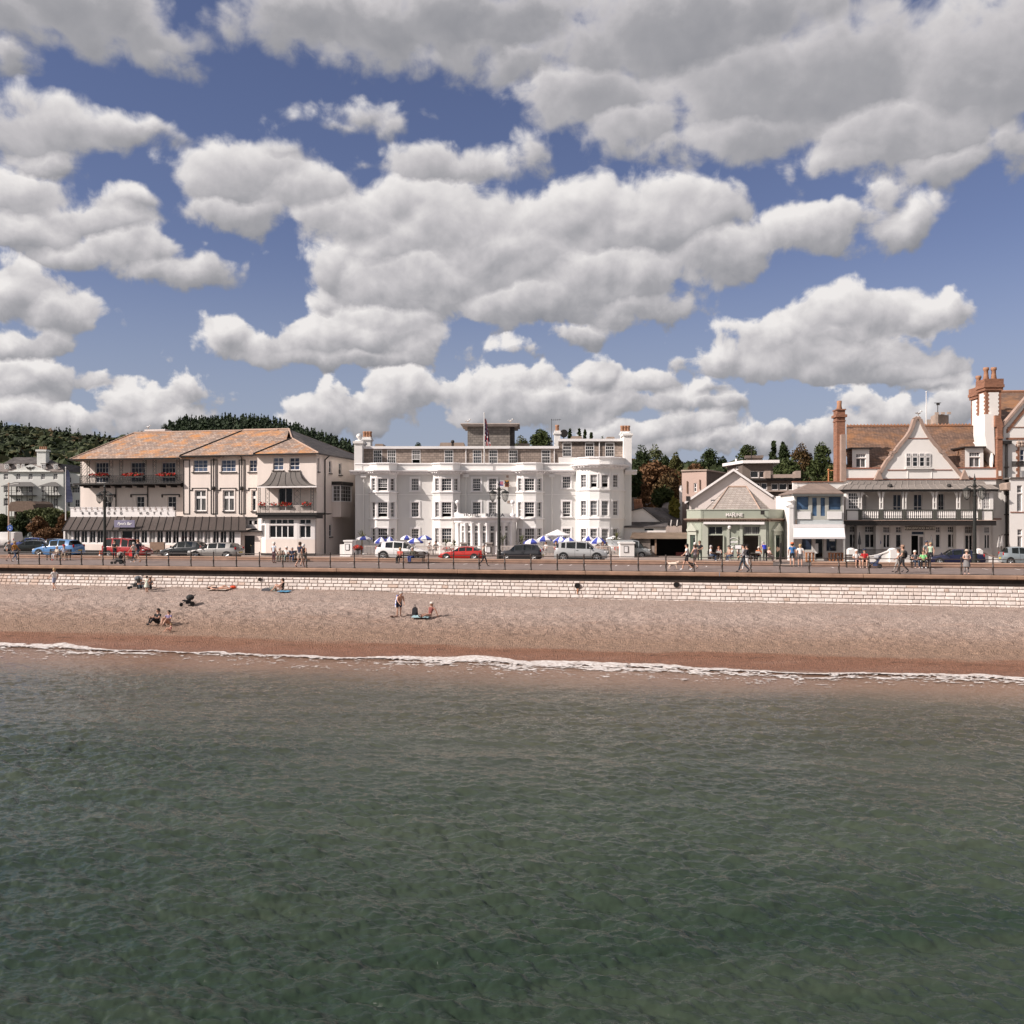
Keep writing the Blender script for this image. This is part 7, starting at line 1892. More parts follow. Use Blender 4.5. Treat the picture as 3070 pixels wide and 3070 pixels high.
def tree(name,label,px,ytop,wpx,Y,kind,ybot=None,group=None,shape=1.0,dense=1.0,cat='tree'):
 X = (px - 1535) / FPX * Y
 zg = float(ground_h(np.array([X]),np.array([Y]))[0]); zt = CAM_H - (ytop - HOR) / FPX * Y
 zb = CAM_H - (ybot - HOR) / FPX * Y if ybot else zg + (zt - zg) * .18
 zb = zg + max(.1,(zb - zg) * .6); rx = wpx * .58 / FPX * Y
 root = bpy.data.objects.new(name,None); COL.objects.link(root); root.location = (X,Y,zg); tag(root,label,cat,group)
 r = random.Random(int(px * 13 + ytop)); H = zt - zg; b0 = zb - zg
 k = MB(); cen = (0,0,(b0 + H) / 2); rz = (H - b0) / 2
 cl = []
 n = 22
 if name == 'conifer':
  lay = 15
  for i in range(lay):
   f = i / (lay - 1); z = b0 + (H - b0) * f; rr = rx * (1 - f) ** .85 + .12
   m = max(4,int(9 * (1 - f) + 3))
   for j in range(m):
    a = 6.283 * (j + r.random()) / m; q_ = rr * r.uniform(.45,1.0)
    leaves(k,(math.cos(a) * q_,math.sin(a) * q_,z - .25 * q_ + r.uniform(-.2,.2)),(rr * .33 + .12,rr * .33 + .12,(H - b0) / lay * .7),int(9 * dense),.30 + .012 * Y / 5 * .2,r,hollow=.1)
 else:
  for i in range(n):
   while True:
    d = Vector((r.uniform(-1,1),r.uniform(-1,1),r.uniform(-1,1)))
    if d.length <= 1: break
   d = d.normalized() * (d.length ** .5) * .72
   if r.random() < .18: d *= 1.18
   w = 1 - .35 * max(0,d.z) * shape
   s = r.uniform(.36,.56)
   cl.append(Vector((d.x * rx * w,d.y * rx * w,cen[2] + d.z * rz)))
   leaves(k,cl[-1],(rx * s,rx * s,min(rz,rx * 1.1) * s * .85),int(190 * dense),max(.17,rx * .085),r,hollow=.45)
  leaves(k,(0,0,H - rz * .32),(rx * .45,rx * .45,rz * .32),int(160 * dense),max(.17,rx * .085),r)
 k.build("crown",LM[kind],root,o=(0,0,0))
 t = MB(); R0 = max(.06,rx * .07)
 t.tube((0,0,-.3),(0,0,b0 + rz * .5),R0,7,R0 * .6);
 for c in cl[:6]: t.tube((0,0,b0 * .8 + rz * .2),c,R0 * .45,5,R0 * .15)
 if name == 'conifer': t.tube((0,0,b0),(0,0,H),R0 * .6,5,.02)
 t.build("trunk",BARK,root,o=(0,0,0))
 return root
c5 = lambda x: 1880 + .26915 * x
GT = "trees on the slope behind the cafe"
tree("tree","dense dark evergreen tree right against the white hotel's right pier",c5(165),1331,64,150,'dark',1425,GT)
tree("tree","pale loose tree rising behind the dense dark evergreen",c5(305),1328,48,166,'pale',1400,GT,dense=.5)
tree("tree","olive green tree with broken top left of the gap in the skyline",c5(548),1353,38,160,'olive',1400,GT,dense=.7)
tree("tree","low dark tree between pale loose tree and olive tree",c5(420),1363,46,172,'dark',1400,GT)
tree("tree","broad rust brown autumn tree, largest and leftmost behind the cottage",c5(330),1385,118,122,'rust',1470,GT)
tree("tree","rust brown autumn tree directly above pink rendered block",c5(760),1389,92,128,'rust',1440,GT)
tree("tree","brown and green tree below the two rust brown trees",c5(470),1412,78,112,'mixrust',1490,GT)
tree("tree","dark oak shaped tree standing up above the pale gabled house",c5(910),1343,58,205,'dark',1400,GT)
tree("tree","small dark tree right of the oak shaped tree",c5(1065),1367,34,225,'dark',1400,GT)
tree("tree","round topped green tree beside the flats' roof aerial",c5(1345),1330,60,185,'green',1385,GT)
tree("conifer","taller pointed conifer left of its twin above the flats",c5(1632),1326,40,172,'dark',1400,GT)
tree("conifer","shorter pointed conifer right of its twin above the flats",c5(1735),1331,44,178,'dark',1400,GT)
tree("tree","brownish crowned tree between conifers and brick chimney",2404,1326,62,152,'mixrust',1410,GT)
tree("tree","big dark green tree nearest the brick chimney of gabled hotel",2462,1323,72,150,'green',1420,GT)
tree("tree","dark tree half hidden behind the brownish crowned tree",2352,1330,44,162,'dark',1410,GT)
tree("tree","light olive bushy tree low down above the glazed cafe",2492,1391,42,122,'olive',1425,GT)
tree("tree","wide green tree just above the flats' terrace",2365,1368,86,142,'green',1420,GT)
tree("tree","reddish shrub like tree close to the white hotel's side",1932,1444,36,100,'rust',1500,GT)
tree("tree","dark tree in the gap between white hotel and rust tree",1908,1408,52,110,'dark',1480,GT)
tree("bush","rounded green bush above the slate cottage roof",1993,1455,74,104,'green',1505,"bushes behind the cottages",cat='bush')
tree("bush","small yellow green bush beside the white cottage chimney",2021,1489,24,98,'lime',1505,"bushes behind the cottages",cat='bush')
tree("tree","large rounded tree showing over white hotel's roof right of slate tower",1621,1286,76,222,'green',1340,"trees over the white hotel roof")
tree("tree","lower olive tree touching the slate tower's right side",1560,1303,46,232,'olive',1345,"trees over the white hotel roof")
tree("tree","flat topped dark tree over the left part of white hotel's roof",1253,1326,40,205,'dark',1345,"trees over the white hotel roof")
for i,(p,y,w,l) in enumerate(((1708,1290,18,"bushy conifer just right of the white hotel's middle chimney"),(1737,1291,22,"tallest conifer over the higher right roof of white hotel"),(1754,1293,14,"thin conifer close right of the tallest one on white hotel roofline"),(1773,1301,15,"small lone conifer over the right roof of white hotel"))):
 tree("conifer",l,p,y,w,232,'dark',1330,"trees over the white hotel roof",dense=.8)
tree("tree","low round tree left of the white hotel's right pier",1806,1306,26,232,'green',1335,"trees over the white hotel roof",dense=.6)
GB = "shrubs around the car park"
tree("bush","big dark green shrub by the car park's round blue sign",62,1537,52,132,'dark',1594,GB,cat='bush')
tree("bush","rust coloured round shrub between two green shrubs",114,1549,46,130,'rust',1594,GB,cat='bush')
tree("bush","mid green shrub right of the rust round shrub",156,1550,44,134,'green',1594,GB,cat='bush')
tree("bush","rust shrub touching the brown bar roof's left end",190,1541,34,128,'rust',1590,GB,cat='bush')
tree("bush","low orange shrub above the orange red hatchback",150,1583,64,127,'rust',1603,GB,cat='bush')
tree("bush","green shrub at the left edge below the thatched shelter",6,1540,44,136,'green',1590,GB,cat='bush')
tree("bush","low grey green garden shrub before the far white hotel's steps",150,1524,120,168,'pale',1545,GB,cat='bush',dense=.7)
tree("tree","wispy tree on the skyline left of the conifer hill",494,1266,20,640,'dark',1295,None,dense=.5)
def palm(label,px,ytop,ybase,v,h=2.6,spread=.75,group="palms on the hotel terrace",green=True):
 u = U(px,v); zb = PROM + .3
 zt = ZZ(ytop,u,v); root = thing("palm",label,"palm",u,v,zb - .3,group,town=False)
 r = random.Random(int(px)); H = zt - zb
 hz = H * .72
 part_ = MB(); part_.tube((0,0,0),(.04,0,hz),.08,7,.06); part_.build("trunk",BARK,root)
 k = MB()
 for i in range(34):
  a = r.uniform(0,6.283); el = r.uniform(-.5,1.4); Ln = spread * r.uniform(.7,1.05)
  d = Vector((math.cos(a) * math.cos(el),math.sin(a) * math.cos(el),math.sin(el))); s = d.cross(Vector((0,0,1))).normalized() * .035
  p0 = Vector((.04,0,hz)); p1 = p0 + d * Ln * .6; p2 = p0 + d * Ln + Vector((0,0,-.18 * Ln))
  k.poly([p0 - s * .4,p0 + s * .4,p1 + s,p1 - s]); k.poly([p1 - s,p1 + s,p2])
 k.build("fronds",LM['olive' if green else 'pale'],root)
frame(0.015,66.4)
c3 = lambda x: 1040 + .2484 * x
c4 = lambda x: 1450 + .2484 * x
palm("spiky palm by the left end of hotel terrace",c3(178),1582,1640,23.2,spread=1.1)
palm("thin dry palm before the second bow window",c3(1190),1606,1650,23.0,spread=.8,green=False)
palm("tall narrow dry palm left of the hotel porch",c3(1290),1606,1650,22.6,spread=.6,green=False)
palm("pale palm right beside the central lamp post",c4(228),1594,1650,22.4,spread=.95,green=False)
palm("pale palm between porch and third bow window",c4(455),1594,1650,22.8,spread=.9,green=False)
palm("taller of the two palms at the terrace's right end",c4(1600),1584,1650,22.6,spread=.95)
palm("shorter dark green palm at the terrace's right end",c4(1568),1604,1660,22.0,spread=1.0)
frame()
# stone retaining wall behind the parked cars at the left
a_,b_ = GV(-60,1628,PROM),GV(196,1626,PROM)
w = MB(); w.box(a_[0] - 10,b_[0] + 3,60.5,60.9,PROM - .3,PROM + 1.1)
solo(w,"retaining_wall",MATS['rubble'],"low rubble retaining wall behind the parked cars at the left","wall",-60,60.7,PROM)
# ------------------------------------------------------------------ lamps and poles
def lamp(label,px,v=9.95):
 u = U(px,v); root = thing("street_lamp",label,"street lamp",u,v,PROM - .06,"black cast iron street lamps",town=False)
 g = M("lamp_green_black",(.024,.025,.022),.45,.2,4)
 b = MB(); b.lathe((0,0,0),[(.0,0),(.26,0),(.26,.25),(.18,.35),(.16,1.0),(.19,1.05),(.135,1.15),(.12,3.2),(.105,5.2),(.14,5.25),(.14,5.35),(.09,5.4),(.085,5.95),(.15,6.0),(.15,6.08),(.08,6.15),(.06,6.35),(.11,6.45),(.07,6.55),(.03,6.75),(0,6.95)],12); b.build("column",g,root,smooth=False)
 for s in (-1,1):
  b = MB(); b.path([(0,0,5.85),(s * .28,0,6.02),(s * .52,0,5.95),(s * .52,0,5.86)],.035,6); b.path([(0,0,5.5),(s * .2,0,5.62),(s * .3,0,5.85)],.025,5); b.build("arm",g,root)
  c = (s * .52,0,5.05)
  b = MB()
  for i in range(8):
   a = i * .7854; ca,sa_ = math.cos(a),math.sin(a); b.path([(c[0] + ca * .10,sa_ * .10,c[2]),(c[0] + ca * .22,sa_ * .22,c[2] + .18),(c[0] + ca * .27,sa_ * .27,c[2] + .62)],.014,4)
  b.lathe(c,[(.28,.62),(.31,.64),(.31,.68),(.20,.78),(.08,.84),(.05,.9)],10); b.lathe(c,[(0,-.08),(.06,-.05),(.11,0),(.10,.03)],8)
  l = b.build("lantern",g,root)
  b = MB(); b.lathe(c,[(.09,.02),(.20,.19),(.25,.61),(0,.62)],10); gm = M("lamp_glass",(.42,.41,.38),.15); gm.node_tree.nodes["Principled BSDF"].inputs["Alpha"].default_value = .35; b.build("glass_bowl",gm,l)
lamp("black twin lantern street lamp in front of the long brown bar roof",314)
lamp("black twin lantern street lamp in front of white hotel's porch",1496)
lamp("black twin lantern street lamp by the gabled hotel and navy car",2922)
def pole(name,label,px,yt,yb,v,r,mat,cat="flagpole",extra=None):
 u = U(px,v); zt,zb = ZZ(yt,u,v),ZZ(yb,u,v)
 root = thing(name,label,cat,u,v,zb,town=False); H = zt - zb
 b = MB(); b.tube((0,0,0),(0,0,H),r,8,r * .7); b.ball((0,0,H + r),r * 1.4,6); b.build("pole",mat,root)
 if extra: extra(root,H)
 return root
wp = M("pole_white",(.80,.78,.76),.4)
def union(root,H):
 b = MB(); r = random.Random(3); n = 14; cols = 6
 f = M("flag_navy",(.02,.022,.06),.8),M("flag_red",(.30,.03,.035),.8),M("flag_pale",(.55,.5,.5),.8)
 for i in range(n):
  for j in range(cols):
   z0,z1 = H - .45 - i * .19,H - .45 - (i + 1) * .19; w = 0
   x = lambda j_,i_: .04 + j_ * (.028 + i_ * .005); y = lambda j_,i_: .05 * math.sin(j_ * 2.1 + i_ * .3)
   d = (i + j * 2) % 7; b.mi = 1 if d in (2,3) else (2 if d == 1 or i > 11 else 0)
   b.poly([(x(j,i),y(j,i),z0),(x(j + 1,i),y(j + 1,i),z0 - .04),(x(j + 1,i + 1),y(j + 1,i + 1),z1 - .04),(x(j,i + 1),y(j,i + 1),z1)])
 b.build("flag",list(f),root)
frame(0.015,66.4)
pole("flagpole","white flagpole with limp red, white and navy flag before the slate tower",c3(1658),1241,1389,26.6,.06,wp,extra=union)
pole("aerial","thin rooftop aerial beside the white hotel's middle chimney",c4(820),1258,1338,29,.03,m_iron,"aerial",lambda r_,H: (lambda b: (b.tube((0,0,H - .05),(.95,0,H),.02,4),[b.tube((.2 * i,0,H - .03 - .08),(.2 * i,0,H + .08),.012,4) for i in range(1,5)],b.ball((0,0,.5),.14,6),b.build("crossbar",m_iron,r_)))(MB()))
frame()
def navy(root,H):
 b = MB()
 for i in range(10): b.poly([(.03,0,H - .3 - i * .42),(.45 + .06 * i,.1 * math.sin(i),H - .3 - i * .42),(.45 + .06 * (i + 1),.1 * math.sin(i + 1),H - .3 - (i + 1) * .42),(.03,0,H - .3 - (i + 1) * .42)])
 b.build("flag",M("flag_dark_blue",(.02,.026,.065),.8),root)
pole("flagpole","white flagpole with drooping navy flag left of the pink hotel",197,1403,1560,45,.07,wp,extra=navy)
def arm(root,H):
 b = MB(); b.tube((0,0,H - .1),(1.0,0,H + .05),.05,6); b.box(.8,1.5,-.12,.12,H + .02,H + .12); b.build("lamp_arm",MATS['galvanised'],root)
pole("street_light","tall buff street light column with short arm at the left edge",26,1452,1645,38,.10,M("buff_column",(.50,.36,.27),.6),"street light",arm)
def disc(root,H):
 b = MB(); b.tube((0,-.08,H - .45),(0,-.05,H - .45),.40,20); s = b.build("sign_disc",M("sign_blue",(.03,.085,.30),.5),root)
 b = MB(); [b.tube((.2 * math.cos(a),-.09,H - .45 + .2 * math.sin(a)),(.2 * math.cos(a + 1.2),-.09,H - .45 + .2 * math.sin(a + 1.2)),.03,5) for a in (0,2.1,4.2)]; b.build("arrows",MATS["sign_white"],s)
pole("road_sign","round blue road sign with white arrows on a grey post by the car park",31,1572,1640,36,.05,MATS['galvanised'],"road sign",disc)
frame(0.06,60.9)
pole("flagpole","bare white flagpole behind the dutch gable",2777,1177,1290,33,.06,wp)
frame()
pole("post","thin orange post above the glazed cafe's roof",2484,1411,1450,33,.08,M("orange_post",(.5,.2,.08),.7),"post",lambda r_,H: (lambda b: (b.tube((0,0,H),(.9,0,H),.05,5),b.build("crossbar",MATS["orange_post"],r_)))(MB()))
def gull(label,px,py,v,fr=(0.207,65.43)):
 frame(*fr); u = U(px,v); z = ZZ(py,u,v)
 b = MB(); b.mi = 0; b.ball((0,0,.22),.13,8,sz=.75,sx=1.7); b.ball((.22,0,.38),.075,8); b.mi = 1; b.ball((-.10,0,.25),.125,8,sz=.6,sx=1.8); b.mi = 2; b.tube((.27,0,.37),(.38,0,.35),.022,5,.005); b.tube((.02,.03,0),(.02,.03,.14),.012,4); b.tube((.02,-.03,0),(.02,-.03,.14),.012,4)
 solo(b,"seagull",[MATS["pole_white"],M("gull_grey",(.35,.35,.36),.8),M("gull_yellow",(.6,.4,.1),.6)],label,"seagull",u,v,z,town=False,smooth=True); frame()
gull("seagull standing on the tip of the dutch gable",2753,1246,22.9,(0.06,60.9))
gull("seagull on the low chimney of the orange roofed hotel",444,1286,31)
gull("seagull on the right corner of the slate tower",1530,1268,31,(0.015,66.4))
gull("seagull on the left corner of the slate tower",1402,1269,31,(0.015,66.4))
# ------------------------------------------------------------------ terrace of the white hotel
frame(0.015,66.4)
PW,PB = M("parasol_white",(.80,.78,.78),.8,.04),M("parasol_blue",(.055,.075,.36),.8,.08)
def parasol(label,c,x0,x1,yt,yb,v,white=False,first=0):
 a,b_ = uu_(c,x0,v),uu_(c,x1,v); u = (a + b_) / 2; rad = (b_ - a) / 2
 zr = zz_(c,(x0 + x1) / 2,yb,v); zt = zz_(c,(x0 + x1) / 2,yt,v)
 root = thing("parasol",label,"parasol",u,v,PROM + .2,"parasols on the hotel terrace",town=False,yaw=.3 * first)
 H,Hr = zt - PROM - .2,zr - PROM - .2 + .12
 b = MB(); b.tube((0,0,0),(0,0,H),.025,8); b.lathe((0,0,0),[(0,0),(.25,0),(.25,.08),(0,.1)],10); b.build("pole",MATS['pole_white'],root)
 b = MB(); n = 4 if white else 8
 P = lambda f,i,: (rad * f * math.cos(6.2832 * i / n + .39),rad * f * math.sin(6.2832 * i / n + .39),H - (H - Hr) * (f ** 1.5 if not white else f))
 for i in range(n):
  b.mi = 0 if white else (i + first) % 2
  rings = (0.0,.35,.7,1.0)
  for f,g in zip(rings,rings[1:]):
   m0 = [P(f,i + t / 3) for t in range(4)]; m1 = [P(g,i + t / 3) for t in range(4)]
   for t in range(3): b.poly([m0[t],m0[t + 1],m1[t + 1],m1[t]] if f > 0 else [m0[0],m1[t + 1],m1[t]])
  q0,q1 = P(1,i),P(1,i + 1); b.poly([q0,q1,(q1[0],q1[1],q1[2] - .13),(q0[0],q0[1],q0[2] - .13)])
 b.build("canopy",[PW,PB],root)
for i,a in enumerate((("blue and white parasol at the far left beside spiky palm",3,115,305,1553,1602,23.6),("larger blue and white parasol in front of the first bow window",3,330,500,1570,1645,21.9),("mostly blue parasol tucked behind the one by first bow window",3,452,588,1563,1640,23.2),
 ("blue and white parasol at back left of the trio near second bow",3,640,805,1546,1602,23.9),("blue and white parasol at front of the trio near second bow",3,716,922,1580,1645,21.9),("blue and white parasol at right of the trio near second bow",3,845,1036,1546,1606,22.6),
 ("blue and white parasol right above the black crossover's roof",4,478,688,1588,1650,21.8),("blue and white parasol left of the square white parasol",4,635,826,1552,1620,23.0),("pale blue and white parasol half hidden beneath square white parasol",4,830,1030,1560,1636,22.8),("strong blue and white parasol directly above the silver SUV",4,925,1140,1573,1647,21.6),
 ("blue and white parasol left of pair near the large bow",4,1185,1345,1556,1616,23.4),("blue and white parasol right of pair near the large bow",4,1283,1482,1568,1650,22.0))):
 parasol(*a,first=i)
parasol("large square plain white parasol above the terrace",4,735,1050,1478,1562,24.0,True)
parasol("plain white parasol behind the two right hand palms",4,1468,1668,1554,1608,23.4,True)
tr = thing("terrace_railing","pale baluster railing along the white hotel's terrace","railing",uu_(4,0,20.4),20.4,PROM)
rm = M("pale_baluster",(.62,.55,.50),.7,.1)
x0,x1 = uu_(3,205,20.4),uu_(4,1640,20.4)
part(tr,"rail",rm,lambda b: (b.box(x0,x1,20.36,20.44,PROM + 1.02,PROM + 1.10),b.box(x0,x1,20.36,20.44,PROM + .20,PROM + .26)))
bb = MB(); u = x0
while u < x1: bb.box(u,u + .05,20.38,20.42,PROM + .26,PROM + 1.02); u += .13
tag(bb.build("balusters",rm,tr),kind='stuff')
b = MB(); b.box(uu_(3,60,21),uu_(4,1800,21),20.2,27,PROM + .05,PROM + .2); tag(b.build("terrace_paving",m_pave,None,False,None),kind='structure')
o = bpy.data.objects["terrace_paving"]
for vtx in o.data.vertices: vtx.co = W(*vtx.co)
def gatepier(label,c,x0,x1,yt,v,w2,board=True,mat=None):
 a,b_ = uu_(c,x0,v),uu_(c,x1,v); zt = zz_(c,x0,yt,v)
 root = thing("gate_pier",label,"gate pier",(a + b_) / 2,v,PROM,"piers in front of the hotels"); m = mat or m_white
 part(root,"shaft",m,lambda b: b.box(a,b_,v,v + w2,PROM,zt - .14)); part(root,"cap",m,lambda b: b.box(a - .08,b_ + .08,v - .08,v + w2 + .08,zt - .139,zt))
 if board:
  m_ = a + (b_ - a) * .42; h = (zt - PROM)
  bd = part(root,"notice_frame",m_dk,lambda b: b.box(m_ - .2,m_ + .2,v - .04,v,zt - .95,zt - .35)); part(bd,"notice",MATS["sign_white"],lambda b: b.box(m_ - .15,m_ + .15,v - .046,v - .0401,zt - .90,zt - .40))
frame()
gatepier("white gate pier with notice board and lower wing, right of the pink hotel",2,1772,1850,1397,19.2,1.0);
wg = MB(); wg.box(uu_(2,1728,19.3),uu_(2,1771,19.3),19.3,20.1,PROM,zz_(2,1750,1440,19.3)); solo(wg,"gate_wing",m_white,"short white wall wing attached left of the white gate pier","wall",uu_(2,1750,19.3),19.3,PROM)
frame(0.015,66.4)
grey = M("grey_stone_pier",(.34,.30,.27),.8,.12,2)
gatepier("grey pier with pale notice left of central lamp post, before hotel porch",3,1682,1748,1637,20.2,.6,mat=grey)
gatepier("grey pier with blue board at the left side of hotel porch",3,1376,1446,1636,20.2,.6,mat=grey)
gatepier("broad white gate pier with notice at the terrace's right end",4,1648,1818,1632,19.4,1.6)
def planter(label,c,x0,x1,y0,y1,v,n=220):
 a,b_ = uu_(c,x0,v),uu_(c,x1,v); z0,z1 = zz_(c,x0,y1,v),zz_(c,x0,y0,v); m = (a + b_) / 2; r = random.Random(x0)
 root = thing("flower_basket",label,"flower basket",m,v,PROM,"red flower displays on the hotel terrace")
 part(root,"stand",m_iron,lambda b: (b.tube((m,v,PROM),(m,v,z0),.05,6),b.lathe((m,v,z0 - .05),[(.1,0),((b_ - a) * .3,.1),((b_ - a) * .36,.2)],10)))
 k = MB(); leaves(k,(m,v,(z0 + z1) / 2),((b_ - a) / 2,.35,(z1 - z0) / 2 + .05),n,.075,r,mis=(0,0,0,1)); k.build("flowers",[m_red,m_gleaf],root)
planter("red flower basket beside white gate pier at left of terrace",3,72,196,1672,1728,20.9); planter("long red flower trough before the second bow window",3,1138,1292,1697,1732,20.9); planter("red flower basket beside the right hand gate pier",4,1572,1645,1688,1730,20.9)
frame()
# closed parasols by the gabled hotel
frame(0.06,60.9)
def closed(label,c,x,yt,yb,v,tilt=0,st=False):
 u = uu_(c,x,v); zt,zb = zz_(c,x,yt,v),zz_(c,x,yb,v); root = thing("closed_parasol",label,"parasol",u,v,PROM,"closed parasols outside the gabled hotel",town=False)
 H = zt - PROM; h0 = zb - PROM
 b = MB(); b.tube((0,0,0),(tilt,0,H + .1),.025,6); b.build("pole",MATS["bark"],root)
 k = MB(); n = 12
 for i in range(n):
  k.mi = i % 2 if st else 0
  a0,a1 = 6.283 * i / n,6.283 * (i + 1) / n; pr = [(.02,H),(.07,H - .3),(.125,h0 + .35),(.135,h0 + .05),(.06,h0)]
  for (r0,z0),(r1,z1) in zip(pr,pr[1:]):
   g = lambda r_,a,z: (r_ * math.cos(a) * (1 + .25 * (i % 2)) + tilt * z / H,r_ * math.sin(a),z); k.poly([g(r0,a0,z0),g(r0,a1,z0),g(r1,a1,z1),g(r1,a0,z1)])
 k.build("canopy",[M("parasol_slate",(.13,.13,.13),.8),M("parasol_pale_stripe",(.5,.47,.45),.8)],root)
closed("closed slate grey parasol before the hotel's left ground floor window",6,1040,1400,1550,22.0); closed("closed grey parasol beside the hotel entrance",8,686,1108,1262,20.8)
closed("closed striped parasol, left of the pair by the drainpipe",8,1578,1112,1270,21.2,.12,True); closed("closed striped parasol, right of the pair by the drainpipe",8,1618,1098,1255,21.2,.12,True)
frame()
# ------------------------------------------------------------------ cafe tables, chairs, benches
def bench(label,px0,px1,py,v,seat=.45,back=True,mat=None,face=1):
 u0,u1 = U(px0,v),U(px1,v); m = (u0 + u1) / 2; Ln = (u1 - u0) / 2
 root = thing("bench",label,"bench",m,v,PROM,"benches along the promenade",town=False,yaw=0 if face == 1 else math.pi); w = mat or M("dark_bench_timber",(.055,.038,.030),.6,.2,4)
 for i in range(3): part(root,"seat_slat",w,lambda b: b.box(-Ln,Ln,-.22 + i * .15,-.09 + i * .15,seat - .05,seat))
 if back:
  for i in range(3): part(root,"back_slat",w,lambda b: b.box(-Ln,Ln,.24 + i * .03,.28 + i * .03,seat + .1 + i * .14,seat + .21 + i * .14))
 for x in (-Ln + .1,0,Ln - .1): part(root,"leg",MATS['painted_iron'],lambda b: (b.box(x - .03,x + .03,-.2,-.14,0,seat - .051),b.box(x - .03,x + .03,.22,.28,0,seat + (.5 if back else -.051))))
bench("dark bench under the elderly couple in front of light blue car",142,208,1678,7.6)
bench("dark bench with three elderly people outside the pink hotel's bay",833,886,1687,8.4)
bench("dark bench with two sitters in front of the white hatchback",1186,1272,1686,8.3)
bench("brown bench with white capped and red shirted sitters at right",2534,2606,1702,8.2)
bench("dark bench with grey top and green top sitters near navy car",2730,2790,1700,8.3)
tw = M("cafe_table_dark",(.06,.05,.045),.5); cw = M("cafe_chair_metal",(.45,.44,.42),.4,metal=.4)
def table(label,px,v):
 u = U(px,v); root = thing("cafe_table",label,"table",u,v,PROM,"tables outside the green cafe",town=False)
 b = MB(); b.lathe((0,0,.70),[(0,0),(.42,0),(.42,.03),(0,.03)],16); b.build("top",tw,root); b = MB(); b.tube((0,0,.03),(0,0,.699),.035,8); b.lathe((0,0,0),[(.25,0),(.25,.02),(.05,.04)],12); b.build("pedestal",tw,root)
def chair(label,px,v,yaw):
 u = U(px,v); root = thing("cafe_chair",label,"chair",u,v,PROM,"metal chairs outside the green cafe",town=False,yaw=yaw)
 b = MB(); b.box(-.21,.21,-.21,.21,.43,.46); b.build("seat",cw,root)
 b = MB(); b.box(-.21,.21,.20,.225,.62,.88); b.build("backrest",cw,root)
 for x in (-.19,.19):
  for y in (-.19,.21):
   b = MB(); b.tube((x * 1.08,y * 1.08,0),(x,y,.43 if y < 0 else .9),.015,5); b.build("leg",cw,root)
VT = 16.6
table("dark cafe table between white shirted man and woman in pink",2142,VT); table("dark cafe table beside the tan capped diner",2178,VT + .3); table("dark cafe table before the wide right doorway",2262,VT)
chair("metal chair under the white shirted man outside green cafe",2129,VT,math.pi / 2 * .9); chair("metal chair under the woman in pink outside green cafe",2156,VT + .3,-.3 + math.pi); chair("metal chair under the tan capped diner",2188,VT,-1.3); chair("metal chair under the diner in white headscarf",2198,VT - .4,-1.6)
chair("empty metal chair right behind the striding couple",2251,VT - .3,1.6); chair("metal chair under the diner in orange",2275,VT + .2,2.8); chair("metal chair beside the standing man in blue vest",2289,VT - .4,-1.4)
mb_ = MB(); u = U(2213,15.6)
root = thing("menu_stand","black framed menu board on a stand outside the green cafe","menu stand",u,15.6,PROM,town=False)
part(root,"frame",m_dk,lambda b: b.box(-.30,.30,-.03,.03,1.05,1.45)); part(root,"menu",MATS["sign_white"],lambda b: b.box(-.25,.25,-.036,-.0301,1.10,1.40)); part(root,"post",m_dk,lambda b: (b.tube((0,0,0),(0,0,1.049),.03,6),b.box(-.25,.25,-.2,.2,0,.03)))
u = U(2341,9.9); root = thing("sign_post","dark post with small swinging bracket at the promenade gap","post",u,9.9,PROM,town=False)
part(root,"post",m_dk,lambda b: b.box(-.06,.06,-.06,.06,0,1.75)); part(root,"bracket",m_timber,lambda b: b.prism([(-.28,1.05),(-.06,1.2),(-.06,1.35),(-.28,1.45),(-.34,1.25)],-.04,.04))
root = thing("gangway_board","pale stone slab with low trestle lying at the wall gap","trestle",U(2360,8.9),8.9,PROM,town=False)
part(root,"top",m_stone,lambda b: b.box(-.6,.6,-.3,.3,.10,.16)); part(root,"leg",m_stone,lambda b: (b.box(-.5,-.42,-.25,.25,0,.099),b.box(.42,.5,-.25,.25,0,.099)))
# traffic cone and wooden gate near the red car
u = U(300,9.9); root = thing("traffic_cone","orange and white traffic cone left of the red car","traffic cone",u,9.9,PROM - .06,town=False)
co = M("cone_orange",(.62,.12,.03),.6)
part(root,"base",co,lambda b: b.box(-.22,.22,-.22,.22,0,.04)); part(root,"body",co,lambda b: b.lathe((0,0,.041),[(.17,0),(.03,.78),(0,.78)],12)); part(root,"white_band",MATS["sign_white"],lambda b: b.lathe((0,0,.041),[(.138,.20),(.088,.46)],12))
u = U(472,17.6); root = thing("driftwood_planter","weathered timber planter with twisted wood outside the bar","planter",u,17.6,PROM,town=False)
part(root,"panel",m_timber,lambda b: b.box(-.75,.75,-.1,.1,.45,1.35)); part(root,"twisted_branch",MATS["bark"],lambda b: (b.path([(-.8,-.1,0),(-.4,-.3,.5),(0,-.2,.2),(.3,-.35,.6),(.8,-.2,.1)],.08,6),b.path([(-.6,-.2,.4),(.1,-.3,.55),(.6,-.3,.3)],.07,6)))
